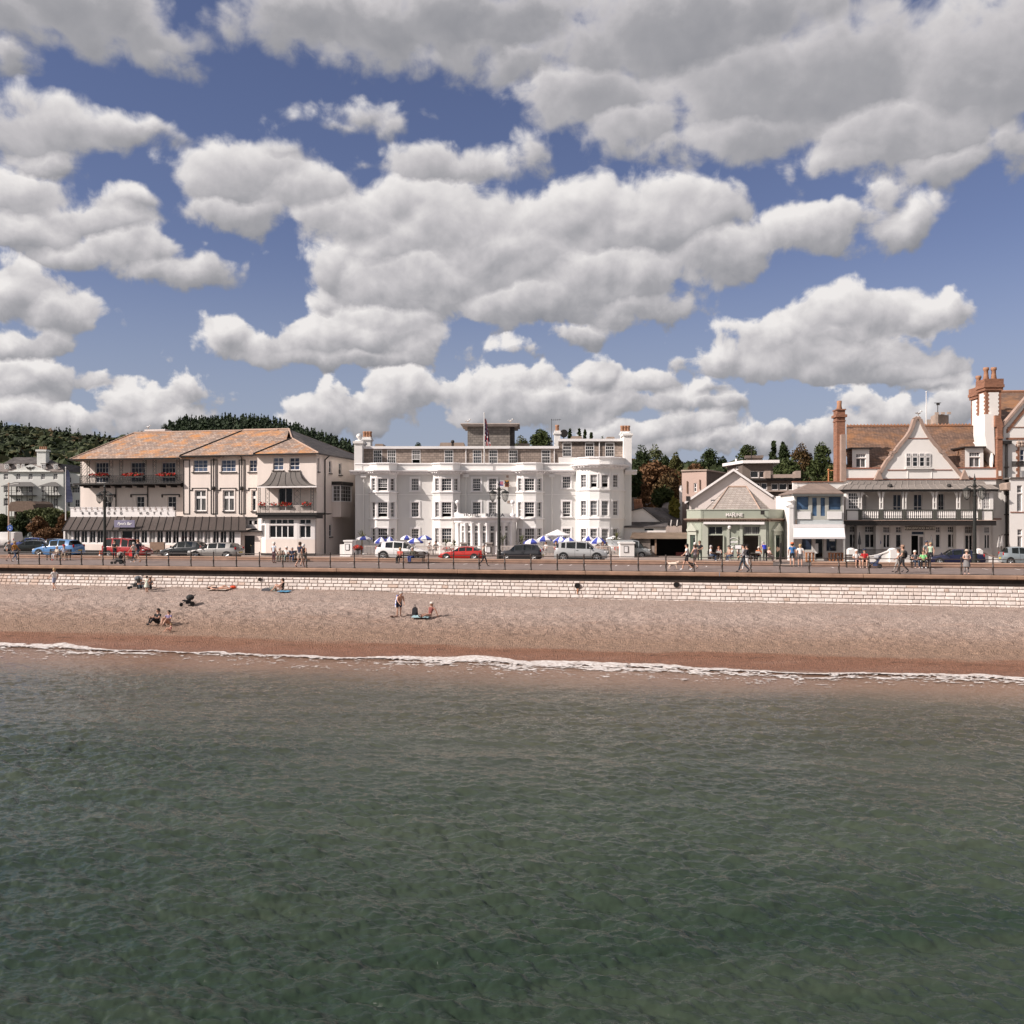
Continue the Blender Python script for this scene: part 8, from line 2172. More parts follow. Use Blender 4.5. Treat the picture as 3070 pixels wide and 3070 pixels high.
# ------------------------------------------------------------------ vehicles
TYRE = M("tyre_rubber",(.012,.012,.012),.85); RIM = M("alloy_rim",(.55,.55,.55),.3,metal=.8); CGL = glass("car_glass",(.018,.022,.022),.03); HL = M("headlight_glass",(.65,.65,.65),.1); TL = M("tail_light_red",(.35,.012,.012),.2); BLK = M("black_plastic",(.018,.018,.018),.6); PL1 = M("number_plate_white",(.7,.7,.7),.5); PL2 = M("number_plate_yellow",(.65,.5,.06),.5)
def paint(n,c,metal=0.0): return M(n,c,.22,.02,1,metal=metal,spec=.5,coat=.6)
PROF = {  # x fraction, belt height, roof height, flag of the span that follows (B body, S side glass, G glass all round)
 'hatch': (4.0,1.74,1.48,[(0,.50,.52,'B'),(.015,.62,.66,'B'),(.10,.74,.80,'B'),(.24,.86,.93,'B'),(.28,.90,.97,'G'),(.42,.94,1.40,'B'),(.435,.94,1.42,'S'),(.61,.96,1.48,'B'),(.63,.96,1.48,'S'),(.78,.99,1.45,'B'),(.87,1.02,1.38,'G'),(.955,1.02,1.06,'B'),(.985,.90,.94,'B'),(1.0,.52,.55,'B')]),
 'suv': (4.4,1.82,1.68,[(0,.56,.60,'B'),(.012,.78,.82,'B'),(.09,.92,.98,'B'),(.23,1.02,1.08,'B'),(.26,1.04,1.11,'G'),(.38,1.08,1.58,'B'),(.395,1.08,1.60,'S'),(.57,1.09,1.68,'B'),(.59,1.09,1.68,'S'),(.76,1.12,1.66,'B'),(.785,1.13,1.65,'S'),(.86,1.15,1.61,'B'),(.91,1.15,1.56,'G'),(.965,1.15,1.19,'B'),(.985,.98,1.02,'B'),(1.0,.60,.62,'B')]),
 'mpv': (4.35,1.80,1.80,[(0,.50,.54,'B'),(.015,.72,.78,'B'),(.10,.88,.95,'B'),(.19,.99,1.06,'B'),(.21,1.0,1.09,'G'),(.36,1.04,1.66,'B'),(.375,1.04,1.68,'S'),(.52,1.05,1.80,'B'),(.55,1.05,1.80,'S'),(.72,1.06,1.80,'B'),(.75,1.06,1.80,'S'),(.93,1.07,1.77,'B'),(.955,1.07,1.74,'G'),(.985,1.05,1.10,'B'),(1.0,.5,.55,'B')]),
 'coupe': (4.5,1.78,1.40,[(0,.46,.48,'B'),(.012,.60,.64,'B'),(.12,.74,.80,'B'),(.29,.86,.92,'B'),(.33,.90,.95,'G'),(.46,.93,1.32,'B'),(.475,.93,1.34,'S'),(.62,.96,1.40,'B'),(.635,.96,1.40,'S'),(.77,.98,1.33,'B'),(.80,.99,1.30,'G'),(.92,.99,1.03,'B'),(.985,.96,1.0,'B'),(1.0,.55,.58,'B')]),
 'saloon': (4.6,1.78,1.44,[(0,.48,.50,'B'),(.012,.64,.68,'B'),(.10,.76,.82,'B'),(.26,.87,.93,'B'),(.29,.90,.96,'G'),(.42,.94,1.36,'B'),(.435,.94,1.38,'S'),(.59,.96,1.44,'B'),(.605,.96,1.44,'S'),(.74,.98,1.38,'B'),(.76,.98,1.36,'G'),(.87,.99,1.04,'B'),(.985,.97,1.0,'B'),(1.0,.55,.58,'B')]),
 'van': (4.9,1.95,1.98,[(0,.55,.60,'B'),(.012,.85,.90,'B'),(.09,1.0,1.06,'B'),(.13,1.04,1.10,'G'),(.25,1.10,1.80,'B'),(.265,1.10,1.84,'S'),(.38,1.10,1.96,'B'),(.97,1.12,1.96,'B'),(.99,1.12,1.93,'B'),(1.0,.6,.66,'B')]),
}
def car(label,kind,pm,px0,px1,v,facing,wheel_r=.32,z=PROM - .06,yaw=0,clad=False,group="cars parked along the seafront",scale=None):
 """facing -1: nose to the left of the picture"""
 L0,Wd,H0,st = PROF[kind]
 u0,u1 = U(px0,v),U(px1,v); Ln = (u1 - u0); u = (u0 + u1) / 2
 k = Ln / L0 if scale is None else scale
 root = thing("van" if kind == 'van' else "car",label,"van" if kind == 'van' else "car",u,v,z,group,town=False,yaw=(0 if facing < 0 else math.pi) + yaw)
 zc = .17; hw = Wd / 2
 rows = []
 for f,zb,zt,fl in st:
  x = (f - .5) * L0; t = abs(f - .5) * 2; w = hw * (1 - .10 * t ** 5) * (1 if .02 < f < .985 else .93)
  wt = w * (.80 if zt - zb > .2 else .86)
  zl = zc + .06 + .16 * max(0,t - .80) * 3
  half = [(w * .90,zl),(w * .985,zl + .12),(w,(zl + zb) / 2 + .03),(w * .985,zb - .05),(w * .95,zb),(wt + (w * .95 - wt) * .06,zt - .055 if zt - zb > .2 else (zb + zt) / 2),(wt * .90,zt - .008),(wt * .5,zt + .018)]
  pts = half + [(0,zt + .024)] + [(-a,b_) for a,b_ in half[::-1]]
  rows.append([(x,a,b_) for a,b_ in pts])
 body = MB(); GLS = {}; n = len(rows[0])
 for i in range(len(rows) - 1):
  fl = st[i][3]
  for j in range(n - 1):
   seg = j if j < n // 2 else n - 2 - j
   isg = (fl in 'SG' and seg == 4) or (fl == 'G' and seg >= 5)
   nm = ('windscreen' if st[i][0] < .5 else 'rear_window') if fl == 'G' and seg >= 5 else ('side_window',j < n // 2)
   (GLS.setdefault(nm,MB()) if isg else body).poly([rows[i][j],rows[i + 1][j],rows[i + 1][j + 1],rows[i][j + 1]])
  body.poly([rows[i][0],rows[i + 1][0],rows[i + 1][-1],rows[i][-1]])
 body.poly(rows[0]); body.poly(rows[-1][::-1])
 bo = body.build("body",pm,root,smooth=False)
 bo.data.polygons.foreach_set('use_smooth',[True] * len(bo.data.polygons)); bm = bmesh.new(); bm.from_mesh(bo.data); bmesh.ops.remove_doubles(bm,verts=bm.verts,dist=.001); bm.to_mesh(bo.data); bm.free()
 try: bo.data.set_sharp_from_angle(angle=R(38))
 except Exception: pass
 [g_.build(nm if isinstance(nm,str) else nm[0],CGL,root) for nm,g_ in GLS.items()]
 xf,xr = -L0 / 2 + L0 * .19,L0 / 2 - L0 * .185
 for x in (xf,xr):
  for s in (-1,1):
   y = s * (hw - .10)
   a = MB(); a.tube((x,s * (hw - .30),wheel_r + .02),(x,s * (hw + .004),wheel_r + .02),wheel_r * 1.20,20); ar = a.build("wheel_arch",BLK,root)
   w = MB(); w.tube((x,s * (hw - .2),wheel_r),(x,s * (hw + .012),wheel_r),wheel_r,20); wo = w.build("wheel",TYRE,root)
   r_ = MB(); r_.tube((x,s * (hw + .008),wheel_r),(x,s * (hw + .018),wheel_r),wheel_r * .30,12)
   for q_ in range(5):
    aa = q_ * 1.2566 + .3; r_.tube((x,s * (hw + .018),wheel_r),(x + math.cos(aa) * wheel_r * .66,s * (hw + .016),wheel_r + math.sin(aa) * wheel_r * .66),.045,5)
   for q_ in range(16):
    a0,a1 = q_ * .3927,(q_ + 1) * .3927; r_.tube((x + math.cos(a0) * wheel_r * .68,s * (hw + .014),wheel_r + math.sin(a0) * wheel_r * .68),(x + math.cos(a1) * wheel_r * .68,s * (hw + .014),wheel_r + math.sin(a1) * wheel_r * .68),.02,4)
   r_.build("rim",RIM,wo)
 zb = st[1][1]
 for s in (-1,1):
  part(root,"headlight",HL,lambda b: b.ball((-L0 / 2 + .16,s * hw * .72,zb + .02),.13,8,sz=.7,sx=1.1,sy=1.2))
  part(root,"tail_light",TL,lambda b: b.ball((L0 / 2 - .12,s * hw * .80,st[-3][1] - .08),.12,8,sz=1.3 if kind != 'coupe' else .6,sx=.7,sy=.9))
  part(root,"door_mirror",pm,lambda b: b.ball((-L0 / 2 + L0 * (.31 if kind != 'mpv' else .27),s * (hw + .10),st[5][1] + .08),.10,8,sz=.8,sx=.6,sy=1.1))
  part(root,"door_handle",BLK if clad else pm,lambda b: b.box(.15,.32,s * (hw + .0) - .012,s * (hw + .0) + .02 if s > 0 else s * hw + .012,st[7][1] - .16,st[7][1] - .13))
  part(root,"door_seam",BLK,lambda b: [b.box(x - .006,x + .006,min(s * (hw * .99),s * (hw + .004)),max(s * (hw * .99),s * (hw + .004)),zc + .25,st[7][1] - .06) for x in (-L0 / 2 + L0 * .31,L0 * .10)])
  if clad: part(root,"sill_cladding",BLK,lambda b: b.box(xf + wheel_r * 1.15,xr - wheel_r * 1.15,min(s * hw * .9,s * (hw + .012)),max(s * hw * .9,s * (hw + .012)),zc + .05,zc + .22))
 part(root,"front_plate",PL1,lambda b: b.box(-L0 / 2 - .03,-L0 / 2 + .01,-.26,.26,.38,.49)); part(root,"rear_plate",PL2,lambda b: b.box(L0 / 2 - .01,L0 / 2 + .03,-.26,.26,.55,.66))
 part(root,"grille",BLK,lambda b: b.box(-L0 / 2 - .012,-L0 / 2 + .05,-.45,.45,zb - .12,zb - .03)); part(root,"underside",BLK,lambda b: b.box(-L0 * .42,L0 * .42,-hw * .8,hw * .8,.14,.24))
 root.scale = (k,min(k,1.08),k if .8 < k < 1.2 else 1)
 return root
car("bright red tall sided people carrier parked before the bar windows",'mpv',paint("paint_red",(.36,.018,.018)),319,446,14.8,1)
car("black hatchback parked left of the silver hatchback",'hatch',paint("paint_black",(.012,.014,.016)),492,618,15.2,-1)
car("silver grey hatchback in front of the pink hotel's dark door",'hatch',paint("paint_silver",(.36,.34,.32),.4),574,722,15.0,-1)
car("white hatchback behind the bench with coral shirted sitter",'hatch',paint("paint_white",(.74,.72,.71)),1133,1279,15.4,1,.34)
car("bright red coupe parked in front of white hotel's porch",'coupe',paint("paint_scarlet",(.46,.022,.016)),1320,1452,15.6,-1,.33)
car("dark grey black crossover right of the central street lamp",'suv',paint("paint_charcoal",(.022,.022,.026)),1498,1628,15.6,-1,.35,clad=True)
car("silver SUV with black sills in front of the terrace",'suv',paint("paint_pale_silver",(.46,.46,.46),.3),1665,1823,15.6,1,.36,clad=True)
car("navy saloon parked behind the seated person at right",'saloon',paint("paint_navy",(.012,.014,.045)),2778,2948,14.4,-1)
car("pale silver blue hatchback cut off by the right edge",'hatch',paint("paint_silver_blue",(.33,.37,.39),.4),2998,3130,14.6,1)
car("grey pickup partly hidden behind the right white gate pier",'van',paint("paint_mid_grey",(.30,.31,.31),.2),1838,1930,24.5,1,group="vehicles in the side street",scale=.85)
GP = "cars around the left car park"
car("light blue small hatchback nearest the promenade at left",'hatch',paint("paint_sky_blue",(.10,.24,.48)),112,240,14.6,-1,group=GP)
car("dark green black executive saloon left of the light blue hatchback",'saloon',paint("paint_dark_green",(.03,.036,.032)),50,130,21.5,-1,group=GP,yaw=.5,scale=1.0)
car("orange red small hatchback behind the light blue one",'hatch',paint("paint_orange_red",(.55,.07,.02)),132,190,52,-1,group=GP)
car("dark car with red lights between orange and light blue hatchbacks",'saloon',paint("paint_midnight",(.014,.016,.026)),124,196,30,-1,group=GP,scale=1.0)
car("white panel van at the left edge of the car park",'van',paint("paint_van_white",(.72,.69,.66)),-52,63,41,-1,group=GP,scale=1.02)
car("grey green estate parked behind the white van",'mpv',paint("paint_grey_green",(.16,.18,.165),.3),48,106,56,-1,group=GP,scale=1.0)
car("deep blue saloon squeezed behind the dark green saloon",'saloon',paint("paint_royal_blue",(.03,.05,.20)),54,128,34,-1,group=GP,yaw=.35,scale=1.0)
# ------------------------------------------------------------------ people
SKIN = M("skin",(.52,.30,.215),.6,.05,8); DARKEYE = M("eye_dark",(.02,.015,.012),.4)
HAIR = {k: M("hair_" + k,c,.8,.2,20) for k,c in (('brown',(.07,.04,.025)),('dark',(.018,.013,.011)),('grey',(.45,.42,.40)),('white',(.72,.68,.64)),('blonde',(.42,.28,.14)),('red',(.22,.08,.035)))}
CLOTH = {}
def cloth(c):
 k = tuple(round(x,3) for x in c)
 if k not in CLOTH: CLOTH[k] = M("cloth_%d" % len(CLOTH),c,.85,.10,10)
 return CLOTH[k]
def lerp(a,b,t): return tuple(a[i] + (b[i] - a[i]) * t for i in range(3))
def pose_joints(pose,r):
 J = {}
 f = r.uniform(-.03,.03)
 P,Cst,Nk,Hd = (0,0,.93),(0,-.01,1.26),(0,-.01,1.46),(0,-.03,1.585)
 sh = .185; hp = .095
 if pose in ('stand','walk','bend','lean','hold'):
  for s,n in ((-1,'R'),(1,'L')):
   ph = s if pose == 'walk' else 0
   if pose == 'walk':
    J['knee' + n] = (s * .10,-.20 if s < 0 else .02,.50); J['ank' + n] = (s * .10,-.30 if s < 0 else .33,.09 if s < 0 else .15); J['toe' + n] = (s * .11,J['ank' + n][1] - .17,.035 if s < 0 else .04)
    J['elb' + n] = (s * .25,.10 if s < 0 else -.10,1.13); J['wri' + n] = (s * .24,.02 if s < 0 else -.27,.94 if s < 0 else 1.0)
   else:
    J['knee' + n] = (s * .11,-.02 + f,.49); J['ank' + n] = (s * .115,.02,.085); J['toe' + n] = (s * .14,-.16,.03)
    J['elb' + n] = (s * .26,.03,1.12); J['wri' + n] = (s * .26,-.10,.90)
    if pose == 'hold' or pose == 'lean': J['elb' + n] = (s * .25,-.04,1.13); J['wri' + n] = (s * .10,-.28,1.08)
   J['sho' + n] = (s * sh,-.01,1.39); J['hip' + n] = (s * hp,0,.90)
  if pose in ('bend','lean'):
   a = .75 if pose == 'bend' else .45
   rot = lambda p: (p[0],p[1] * math.cos(a) - (p[2] - .93) * math.sin(a),.93 + (p[2] - .93) * math.cos(a) + p[1] * math.sin(a))
   Cst,Nk,Hd = rot(Cst),rot(Nk),rot(Hd); Hd = (Hd[0],Hd[1] - .03,Hd[2] - .02)
   for n in 'RL':
    J['sho' + n] = rot(J['sho' + n]); J['elb' + n] = lerp(J['sho' + n],(J['sho' + n][0] * 1.2,J['sho' + n][1] - .05,J['sho' + n][2] - .28),1); J['wri' + n] = (J['elb' + n][0] * .8,J['elb' + n][1] - .16,J['elb' + n][2] - .16)
 else:
  sit = {'sit': .50,'ground': .13,'legs': .13,'lie': .12}[pose]
  d = sit - .93; lean = {'sit': -.02,'ground': .05,'legs': .16,'lie': .0}[pose]
  P,Cst,Nk,Hd = (0,0,sit),(0,lean,1.26 + d),(0,lean * 1.3,1.46 + d),(0,lean * 1.3 - .03,1.585 + d)
  for s,n in ((-1,'R'),(1,'L')):
   J['hip' + n] = (s * hp,0,sit); J['sho' + n] = (s * sh,lean * 1.2,1.39 + d)
   if pose == 'sit':
    J['knee' + n] = (s * .13,-.44,sit + .03); J['ank' + n] = (s * .12,-.42 - .06 * s,.09); J['toe' + n] = (s * .13,J['ank' + n][1] - .16,.03); J['elb' + n] = (s * .24,-.06,1.13 + d); J['wri' + n] = (s * .11,-.30,.66)
   elif pose == 'ground':
    J['knee' + n] = (s * .16,-.36,.44); J['ank' + n] = (s * .13,-.58 - .08 * s,.09); J['toe' + n] = (s * .13,J['ank' + n][1] - .16,.05); J['elb' + n] = (s * .26,-.12,.40); J['wri' + n] = (s * .14,-.36,.44)
   elif pose == 'legs':
    J['knee' + n] = (s * .11,-.44,.20); J['ank' + n] = (s * .09,-.86,.08); J['toe' + n] = (s * .11,-.92,.22); J['elb' + n] = (s * .30,.26,.42); J['wri' + n] = (s * .32,.40,.10)
   else:
    J['knee' + n] = (s * .11,-.44,.30 if s > 0 else .16); J['ank' + n] = (s * .09,-.84,.08); J['toe' + n] = (s * .11,-.92,.20); J['elb' + n] = (s * .32,.25,.10); J['wri' + n] = (s * .30,.02,.10)
  if pose == 'lie':
   Cst,Nk,Hd = (0,.34,.14),(0,.55,.14),(0,.68,.17)
   for s,n in ((-1,'R'),(1,'L')): J['sho' + n] = (s * sh,.48,.14)
 J.update(pel=P,che=Cst,nek=Nk,hed=Hd)
 J['spi'] = lerp(P,Cst,.5)
 return J
DG = None
def person(label,px,py,pose='stand',yaw=0,h=1.70,top=(.5,.5,.5),bot=(.05,.05,.06),shoes=(.1,.08,.07),hair='brown',long=False,sleeves='short',legs='long',hat=None,at=None,beach=False,z=None,cat='person',brim=True,v=None,dress=None):
 """px, py: pixel of the feet (or seat on the ground) in the photograph; yaw 0 faces the sea"""
 r = random.Random(int(px * 7 + py))
 if beach: u,v_,zz = beach_uv(px,py)
 elif v is not None: u,v_,zz = U(px,v),v,(PROM if z is None else z)
 else: (u,v_),zz = GV(px,py,PROM),PROM
 J = pose_joints(pose,r); k = h / 1.70
 E = [('pel','spi'),('spi','che'),('che','nek'),('nek','hed')]
 for n in 'RL': E += [('che','sho' + n),('sho' + n,'elb' + n),('elb' + n,'wri' + n),('pel','hip' + n),('hip' + n,'knee' + n),('knee' + n,'ank' + n),('ank' + n,'toe' + n)]
 rad = {'pel': (.155,.115),'spi': (.145,.105),'che': (.165,.115),'nek': (.062,.062),'hed': (.088,.10)}
 for n in 'RL': rad.update({'sho' + n: (.075,.075),'elb' + n: (.047,.047),'wri' + n: (.030,.030),'hip' + n: (.10,.10),'knee' + n: (.062,.062),'ank' + n: (.043,.043),'toe' + n: (.040,.032)})
 # body skeleton grown with a skin modifier, one continuous surface
 bm = bmesh.new(); sk = bm.verts.layers.skin.verify(); vs = {}
 names = ['pel'] + [n for n in rad if n != 'pel']
 for n in names:
  vs[n] = bm.verts.new(Vector(J[n]) * k); vs[n][sk].radius = (rad[n][0] * k,rad[n][1] * k); vs[n][sk].use_root = (n == 'pel')
 for a,b_ in E: bm.edges.new((vs[a],vs[b_]))
 me = bpy.data.meshes.new("tmp"); bm.to_mesh(me); bm.free()
 ob = bpy.data.objects.new("tmp",me); COL.objects.link(ob)
 ob.modifiers.new("s",'SKIN'); sb = ob.modifiers.new("u",'SUBSURF'); sb.levels = 1; sb.render_levels = 1
 dg = bpy.context.evaluated_depsgraph_get(); dg.update()
 em = bpy.data.meshes.new_from_object(ob.evaluated_get(dg))
 bpy.data.objects.remove(ob); bpy.data.meshes.remove(me)
 seg = [(np.array(J[a]) * k,np.array(J[b_]) * k,a,b_) for a,b_ in E]
 mats = [SKIN,cloth(top),cloth(bot),cloth(shoes),DARKEYE]
 idx = []
 for p in em.polygons:
  c = np.array(p.center); best = (9,None)
  for a,b_,na,nb in seg:
   d = b_ - a; t = np.clip(np.dot(c - a,d) / np.dot(d,d),0,1); q_ = np.linalg.norm(c - a - d * t)
   if q_ < best[0]: best = (q_,(na,nb,t))
  na,nb,t = best[1]; m = 1
  if nb == 'hed' or (nb == 'nek' and t > .72): m = 0
  elif na.startswith('elb'): m = 1 if sleeves == 'long' and t < .92 else 0
  elif na.startswith('sho') and nb.startswith('elb'): m = 0 if sleeves == 'none' or (sleeves == 'short' and t > .62) else 1
  elif nb.startswith('hip') or na.startswith('hip'): m = 2 if legs != 'bare' or nb.startswith('hip') else 0
  elif na.startswith('knee'): m = 2 if legs == 'long' and t < .93 else 0
  elif na.startswith('ank'): m = 3
  elif na == 'pel' and t < .35: m = 2
  if legs in ('short','skirt') and na.startswith('hip') and t > (.75 if legs == 'short' else .99): m = 0
  idx.append(m)
 B = MB(); B.V = [tuple(v_co.co) for v_co in em.vertices]; B.F = [tuple(p.vertices) for p in em.polygons]; B.I = idx
 bpy.data.meshes.remove(em)
 # face and hands
 H = Vector(J['hed']) * k; fwd = Vector((0,-1,0)) if pose != 'lie' else Vector((0,0,1)); upv = Vector((0,0,1)) if pose != 'lie' else Vector((0,1,0)); sd = fwd.cross(upv)
 B.mi = 0; B.ball(H + upv * .02 * k,.105 * k,10,sz=1.15 if pose != 'lie' else 1,sx=.86)
 B.tube(H + fwd * .085 * k + upv * .015 * k,H + fwd * .125 * k - upv * .02 * k,.010 * k,5,.018 * k)
 for s in (-1,1): B.ball(H + sd * s * .092 * k,.022 * k,5,sz=1.4)
 B.mi = 4
 for s in (-1,1): B.ball(H + fwd * .098 * k + sd * s * .036 * k + upv * .03 * k,.011 * k,5)
 B.tube(H + fwd * .1 * k + sd * .022 * k - upv * .052 * k,H + fwd * .1 * k - sd * .022 * k - upv * .052 * k,.006 * k,4)
 B.mi = 0
 for n in 'RL':
  w = Vector(J['wri' + n]) * k; e = Vector(J['elb' + n]) * k; d = (w - e).normalized(); s1 = d.cross(Vector((1,0,0)) if abs(d.x) < .8 else Vector((0,1,0))).normalized()
  pc = w + d * .085 * k; B.tube(w - d * .01,pc,.030 * k,6,.036 * k)
  for i,ln in enumerate((.072,.082,.078,.06)):
   o = pc + s1 * (i - 1.5) * .018 * k; kn = o + d * ln * .5 * k; B.tube(o - d * .01,kn,.0095 * k,5,.009 * k); B.tube(kn,kn + (d + s1.cross(d) * .6).normalized() * ln * .5 * k,.009 * k,5,.007 * k)
  o = w + d * .03 * k + s1 * .03 * k; B.tube(o,o + (d + s1 * .8).normalized() * .06 * k,.011 * k,5,.008 * k)
 if dress or legs == 'skirt':
  B.mi = 2; P0 = Vector(J['pel']) * k; z0 = .55 if legs != 'skirt' else .42
  if pose in ('stand','walk','hold','lean'): B.lathe((0,0,0),[(.16 * k,1.0 * k),(.20 * k,.88 * k),(.25 * k,z0 * k)],14)
 o = B.build("person",mats,None,True)
 o.location = W(u,v_,zz); o.rotation_euler = (0,0,-ANG + yaw)
 tag(o,label,cat)
 hb = MB(); hc = H + upv * .045 * k - fwd * .018 * k
 if pose == 'lie': hb.ball(hc - fwd * .03,.112 * k,10)
 else:
  hb.lathe(hc,[(.107 * k,-.03 * k),(.112 * k,.02 * k),(.098 * k,.07 * k),(.06 * k,.10 * k),(0,.113 * k)],12,0,2 * math.pi)
  hb.lathe(hc,[(.109 * k,-.03 * k),(.104 * k,-.09 * k),(.085 * k,-.12 * k)],10,R(5),R(175))
  if long: hb.ball((H.x,H.y + .075 * k,H.z - .10 * k),.10 * k,8,sz=1.9,sx=1.0,sy=.5)
 hb.build("hair",HAIR[hair],o,True)
 if hat:
  t = MB(); hc2 = hc + upv * .035 * k
  t.lathe(hc2,[(.118 * k,-.02 * k),(.118 * k,.05 * k),(.09 * k,.09 * k),(0,.10 * k)],12)
  if brim == 'cap': t.ball(hc2 + fwd * .13 * k,.075 * k,8,sz=.15)
  elif brim: t.lathe(hc2,[(.115 * k,-.015 * k),(.19 * k,-.03 * k)],14)
  t.build("hat",cloth(hat),o,True)
 return o
PI = math.pi
WHT = (.70,.68,.66); GRY = (.28,.27,.26); NVY = (.025,.03,.055); DRK = (.022,.022,.026); JEAN = (.07,.10,.17); KHA = (.34,.27,.20)
def held(name,label,cat,px,py,mat,fn,z=0.0,v=None,yaw=0,beach=False):
 if beach: u,v_,zz = beach_uv(px,py)
 else: (u,v_),zz = (GV(px,py,PROM) if v is None else (U(px,v),v)),PROM
 b = MB(); fn(b); return solo(b,name,mat,label,cat,u,v_,zz + z,town=False,yaw=yaw)
# --- promenade, left
person("person in grey top and black shorts walking at the far left",26,1684,'walk',PI * .52,1.76,GRY,DRK,hair='grey',legs='short')
person("person in mustard jacket and jeans walking at the far left",44,1683,'walk',PI * .5,1.66,(.48,.22,.04),JEAN,(.6,.6,.6),'blonde',True,'long')
person("elderly person in cream top, white trousers and red shoes sitting on bench",172,1680,'sit',-.3,1.62,(.62,.56,.46),(.66,.62,.62),(.45,.04,.03),'white',v=7.5)
person("person in pale blue shirt and red cap sitting on bench",192,1680,'sit',.5,1.74,(.50,.55,.66),KHA,(.5,.3,.25),'grey',hat=(.45,.03,.03),brim='cap',v=7.5)
person("person in black t-shirt leaning over the pushchair",344,1677,'hold',0,1.72,DRK,DRK,hair='dark',v=8.6)
person("person in pale top and black trousers carrying a red bag",401,1687,'walk',-PI * .55,1.64,(.58,.50,.44),DRK,(.5,.5,.5),'grey')
person("tall person in navy jumper and shorts walking past red car",414,1686,'walk',-PI * .5,1.84,NVY,(.10,.12,.16),(.35,.15,.06),'red',sleeves='long',legs='short')
held("shoulder_bag","bright red bag hanging from the walker beside the red car","bag",393,1686,cloth((.62,.03,.03)),lambda b: (b.box(-.16,.16,-.06,.06,.50,.82),b.path([(-.1,0,.82),(0,0,1.12),(.1,0,.82)],.012,4)))
person("person in pale blue shirt and plum trousers standing by the bench",821,1689,'stand',PI * .85,1.70,(.52,.56,.62),(.09,.04,.05),hair='white')
person("person in patterned beige sitting at the left end of bench by bay",839,1688,'sit',.1,1.58,(.42,.36,.30),(.30,.28,.24),hair='grey',v=8.3)
person("person in white blouse and grey green skirt sitting on bench by bay",860,1687,'sit',-.2,1.70,WHT,(.25,.30,.27),hair='white',v=8.3)
person("person in dark blue sitting at the right end of bench by bay",876,1687,'sit',.3,1.6,(.06,.08,.13),(.05,.08,.16),hair='grey',v=8.4)
person("person in navy t-shirt and pale shorts strolling in front of bay",899,1701,'walk',PI * .9,1.84,NVY,(.50,.42,.36),(.3,.1,.08),'brown',legs='short')
person("person in black vest and shorts just behind the navy t-shirted stroller",910,1698,'walk',PI,1.66,DRK,(.08,.10,.10),hair='white',legs='short',sleeves='none')
person("person in coral top sitting on bench before white hatchback",1200,1688,'sit',-.1,1.66,(.66,.16,.13),DRK,DRK,'blonde',long=True,v=8.2)
person("person in camouflage jacket and blue trousers sitting on bench",1238,1688,'sit',-.4,1.74,(.08,.075,.055),(.05,.08,.26),DRK,'grey',sleeves='long',v=8.2)
person("person in patterned blouse and black trousers walking before red coupe",1449,1698,'walk',PI * .6,1.68,(.44,.38,.32),DRK,hair='grey',sleeves='long')
# --- terrace of the white hotel
frame(0.015,66.4)
person("person in white with sun hat sitting at the terrace railing",c3(995),1660,'sit',.6,1.66,WHT,(.12,.11,.11),hair='white',hat=(.74,.70,.66),v=21.0,z=PROM + .2)
person("person in black sitting beside the white clad terrace guest",c3(1075),1660,'sit',-.2,1.72,DRK,DRK,hair='dark',v=21.2,z=PROM + .2)
person("person in dark top under the leftmost terrace parasols",c3(545),1650,'sit',.4,1.7,DRK,GRY,hair='grey',v=22.4,z=PROM + .2)
person("dark clad person under the blue parasol above silver SUV",c4(872),1650,'sit',.2,1.74,(.04,.045,.06),DRK,hair='dark',v=21.3,z=PROM + .2)
person("person in white dining left of the silver SUV",c4(755),1650,'sit',-.8,1.66,WHT,GRY,hair='brown',v=21.2,z=PROM + .2)
person("long haired person dining right of the silver SUV",c4(1432),1650,'sit',.9,1.68,(.10,.06,.05),DRK,hair='brown',long=True,v=21.3,z=PROM + .2)
person("person in pinkish top dining by the right hand palms",c4(1378),1650,'sit',-.6,1.66,(.50,.34,.30),DRK,hair='blonde',v=21.6,z=PROM + .2)
person("brown haired diner closest to the terrace's right hand palms",c4(1488),1650,'sit',.2,1.62,(.25,.14,.10),DRK,hair='brown',v=21.8,z=PROM + .2)
frame()
# --- promenade, centre right
person("person in white shirt and black shorts holding a dog lead",2060,1710,'walk',-PI * .5,1.80,WHT,DRK,(.7,.7,.7),'dark',legs='short')
person("person in striped mauve top and grey skirt by the dog walker",2084,1706,'walk',-PI * .7,1.70,(.34,.27,.29),(.22,.19,.18),hair='brown',legs='short',sleeves='none')
person("white haired person in pale mauve behind the striped top",2083,1692,'stand',PI * .6,1.70,(.52,.46,.48),(.30,.26,.24),hair='white')
person("person in black t-shirt with crossed arms by the corner door",2098,1690,'hold',-.4,1.80,DRK,(.05,.06,.05),hair='brown')
held("shoulder_bag","dark bag slung behind the white shirted dog walker","bag",2067,1709,cloth(DRK),lambda b: (b.ball((0,.06,1.02),.14,8,sz=1.1,sy=.5),b.path([(-.1,-.14,1.48),(.02,.14,1.25),(0,.06,1.1)],.014,4)),yaw=.2)
person("man shaped diner in white shirt and jeans at left cafe table",2130,1690,'sit',PI * .5,1.78,WHT,JEAN,(.6,.6,.6),'grey',v=VT - .05)
person("diner in pale pink facing the sea at left cafe table",2155,1690,'sit',-.1,1.66,(.62,.40,.36),GRY,hair='red',long=True,v=VT + .35)
person("diner in beige with dark cap at the middle cafe table",2187,1690,'sit',-PI * .35,1.74,(.46,.34,.27),KHA,hair='grey',hat=(.06,.055,.05),brim='cap',v=VT)
person("diner in white sitting back to the beige capped one",2197,1690,'sit',-PI * .55,1.66,WHT,JEAN,(.7,.7,.7),'white',v=VT - .5)
